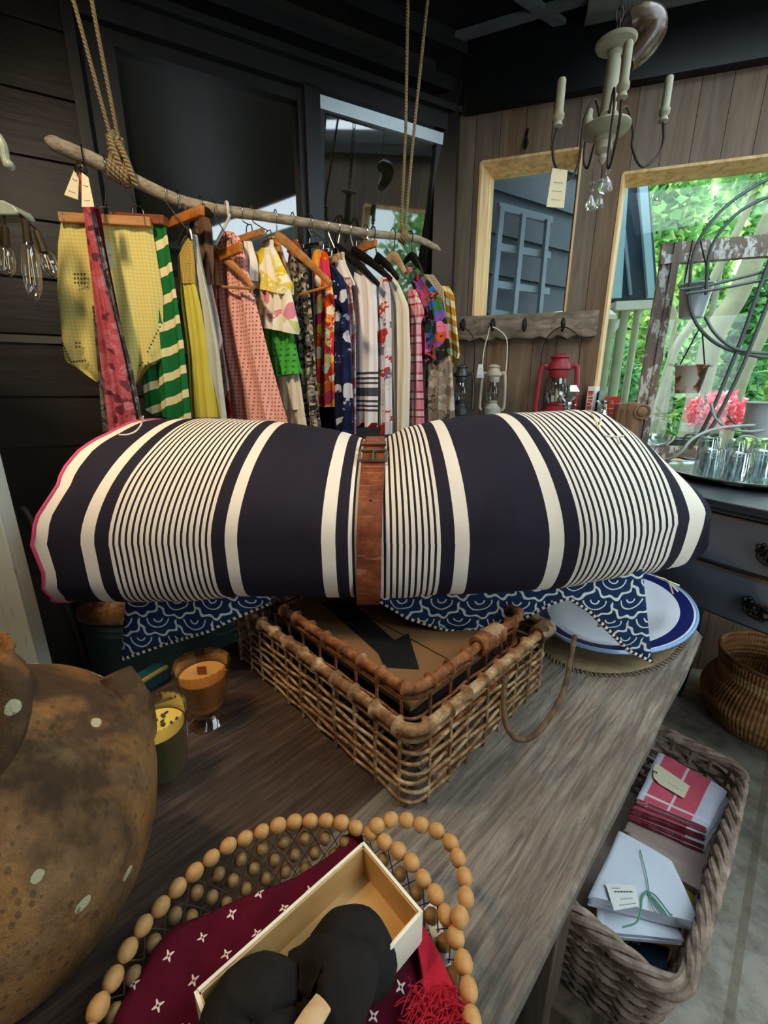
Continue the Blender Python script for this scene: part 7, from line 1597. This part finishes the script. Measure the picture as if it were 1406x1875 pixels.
t, P4 = folded('napkin', 'bundle of white linen tied with thin green string and a paper tag', 'napkin', [(1132, 1520), (1232, 1578), (1284, 1692), (1078, 1640)], zt0 + 0.005, 0.030, M_WLIN, 6, 3)
t2, _ = folded('napkin', 'lower white lace edged napkin under the tied white bundle', 'napkin', [(1096, 1600), (1210, 1640), (1256, 1722), (1092, 1704)], zt0 - 0.030, 0.018, M_WLIN, 7, 2)
q = [(1108, 1618), (1164, 1622), (1170, 1660), (1124, 1668)]; zz = zt0 + 0.012
P_ = [at_z(x, y, zz) for x, y in q]; m = MB(); m.prism(P_, (0, 0, 0.0012)); pt = m.build('paper_label', M_TAGW, t, smooth=False)
m = MB()
for k, (f0, w0, w1) in enumerate(((0.18, 0.15, 0.45), (0.32, 0.2, 0.85), (0.62, 0.35, 0.8), (0.85, 0.25, 0.9))):
    a_ = P_[0].lerp(P_[3], f0).lerp(P_[1].lerp(P_[2], f0), w0) + UP * 0.0016; b_ = P_[0].lerp(P_[3], f0).lerp(P_[1].lerp(P_[2], f0), w1) + UP * 0.0016; m.tube([a_.lerp(b_, i / 16) + (P_[3] - P_[0]).normalized() * 0.0012 * sin(i * 2.4) for i in range(17)], 0.0005 if k != 1 else 0.0012, 4)
m.build('writing', M_HAND, pt)
M_GSTR = plain('green_string', '#5f9a7c', 0.8)
m = MB(); m.tube(smooth_path([at_z(1172, 1556, zt0 + 0.009), at_z(1184, 1605, zt0 + 0.012), at_z(1192, 1655, zt0 + 0.012), at_z(1202, 1672, zt0 + 0.008)], 5), 0.0012, 5); m.build('string', M_GSTR, t)
m = MB()
for pp in ([(1185, 1632), (1200, 1640), (1225, 1672), (1231, 1675)], [(1185, 1632), (1205, 1655), (1220, 1674), (1212, 1668), (1192, 1644)], [(1185, 1632), (1176, 1645), (1172, 1672), (1164, 1690), (1140, 1698)], [(1183, 1632), (1176, 1640), (1173, 1660)]):
    m.tube(smooth_path([at_z(x, y, zt0 + 0.013) for x, y in pp], 6), 0.0018, 5)
m.build('bow', M_GSTR, t)
folded('napkin', 'mustard napkin with a paler tan fold at the right of the white bundle', 'napkin', [(1236, 1608), (1280, 1632), (1270, 1668), (1232, 1650)], zt0 - 0.065, 0.03, M_MUST, 8, 2)
folded('napkin', 'navy leaf printed napkin at the near end of the willow basket', 'napkin', [(1150, 1715), (1228, 1735), (1215, 1795), (1150, 1765)], zt0 - 0.10, 0.03, M_NAVL, 9, 2)
folded('napkin', 'tan napkin peeking out beneath the lower white one', 'napkin', [(1090, 1660), (1235, 1730), (1215, 1770), (1090, 1700)], zt0 - 0.14, 0.03, M_TAN, 10, 2)
folded('napkin', 'taupe napkins filling the bottom of the willow basket', 'napkin', [proj(FW + wl * x_ + ws * y_ + UP * (zt0 - 0.185))[:2] for x_, y_ in ((0.64, 0.38), (0.64, 0.08), (0.09, 0.08), (0.09, 0.38))], zt0 - 0.185, 0.05, M_TAUPE, 11, 2)
# dark leg at the right edge of the floor
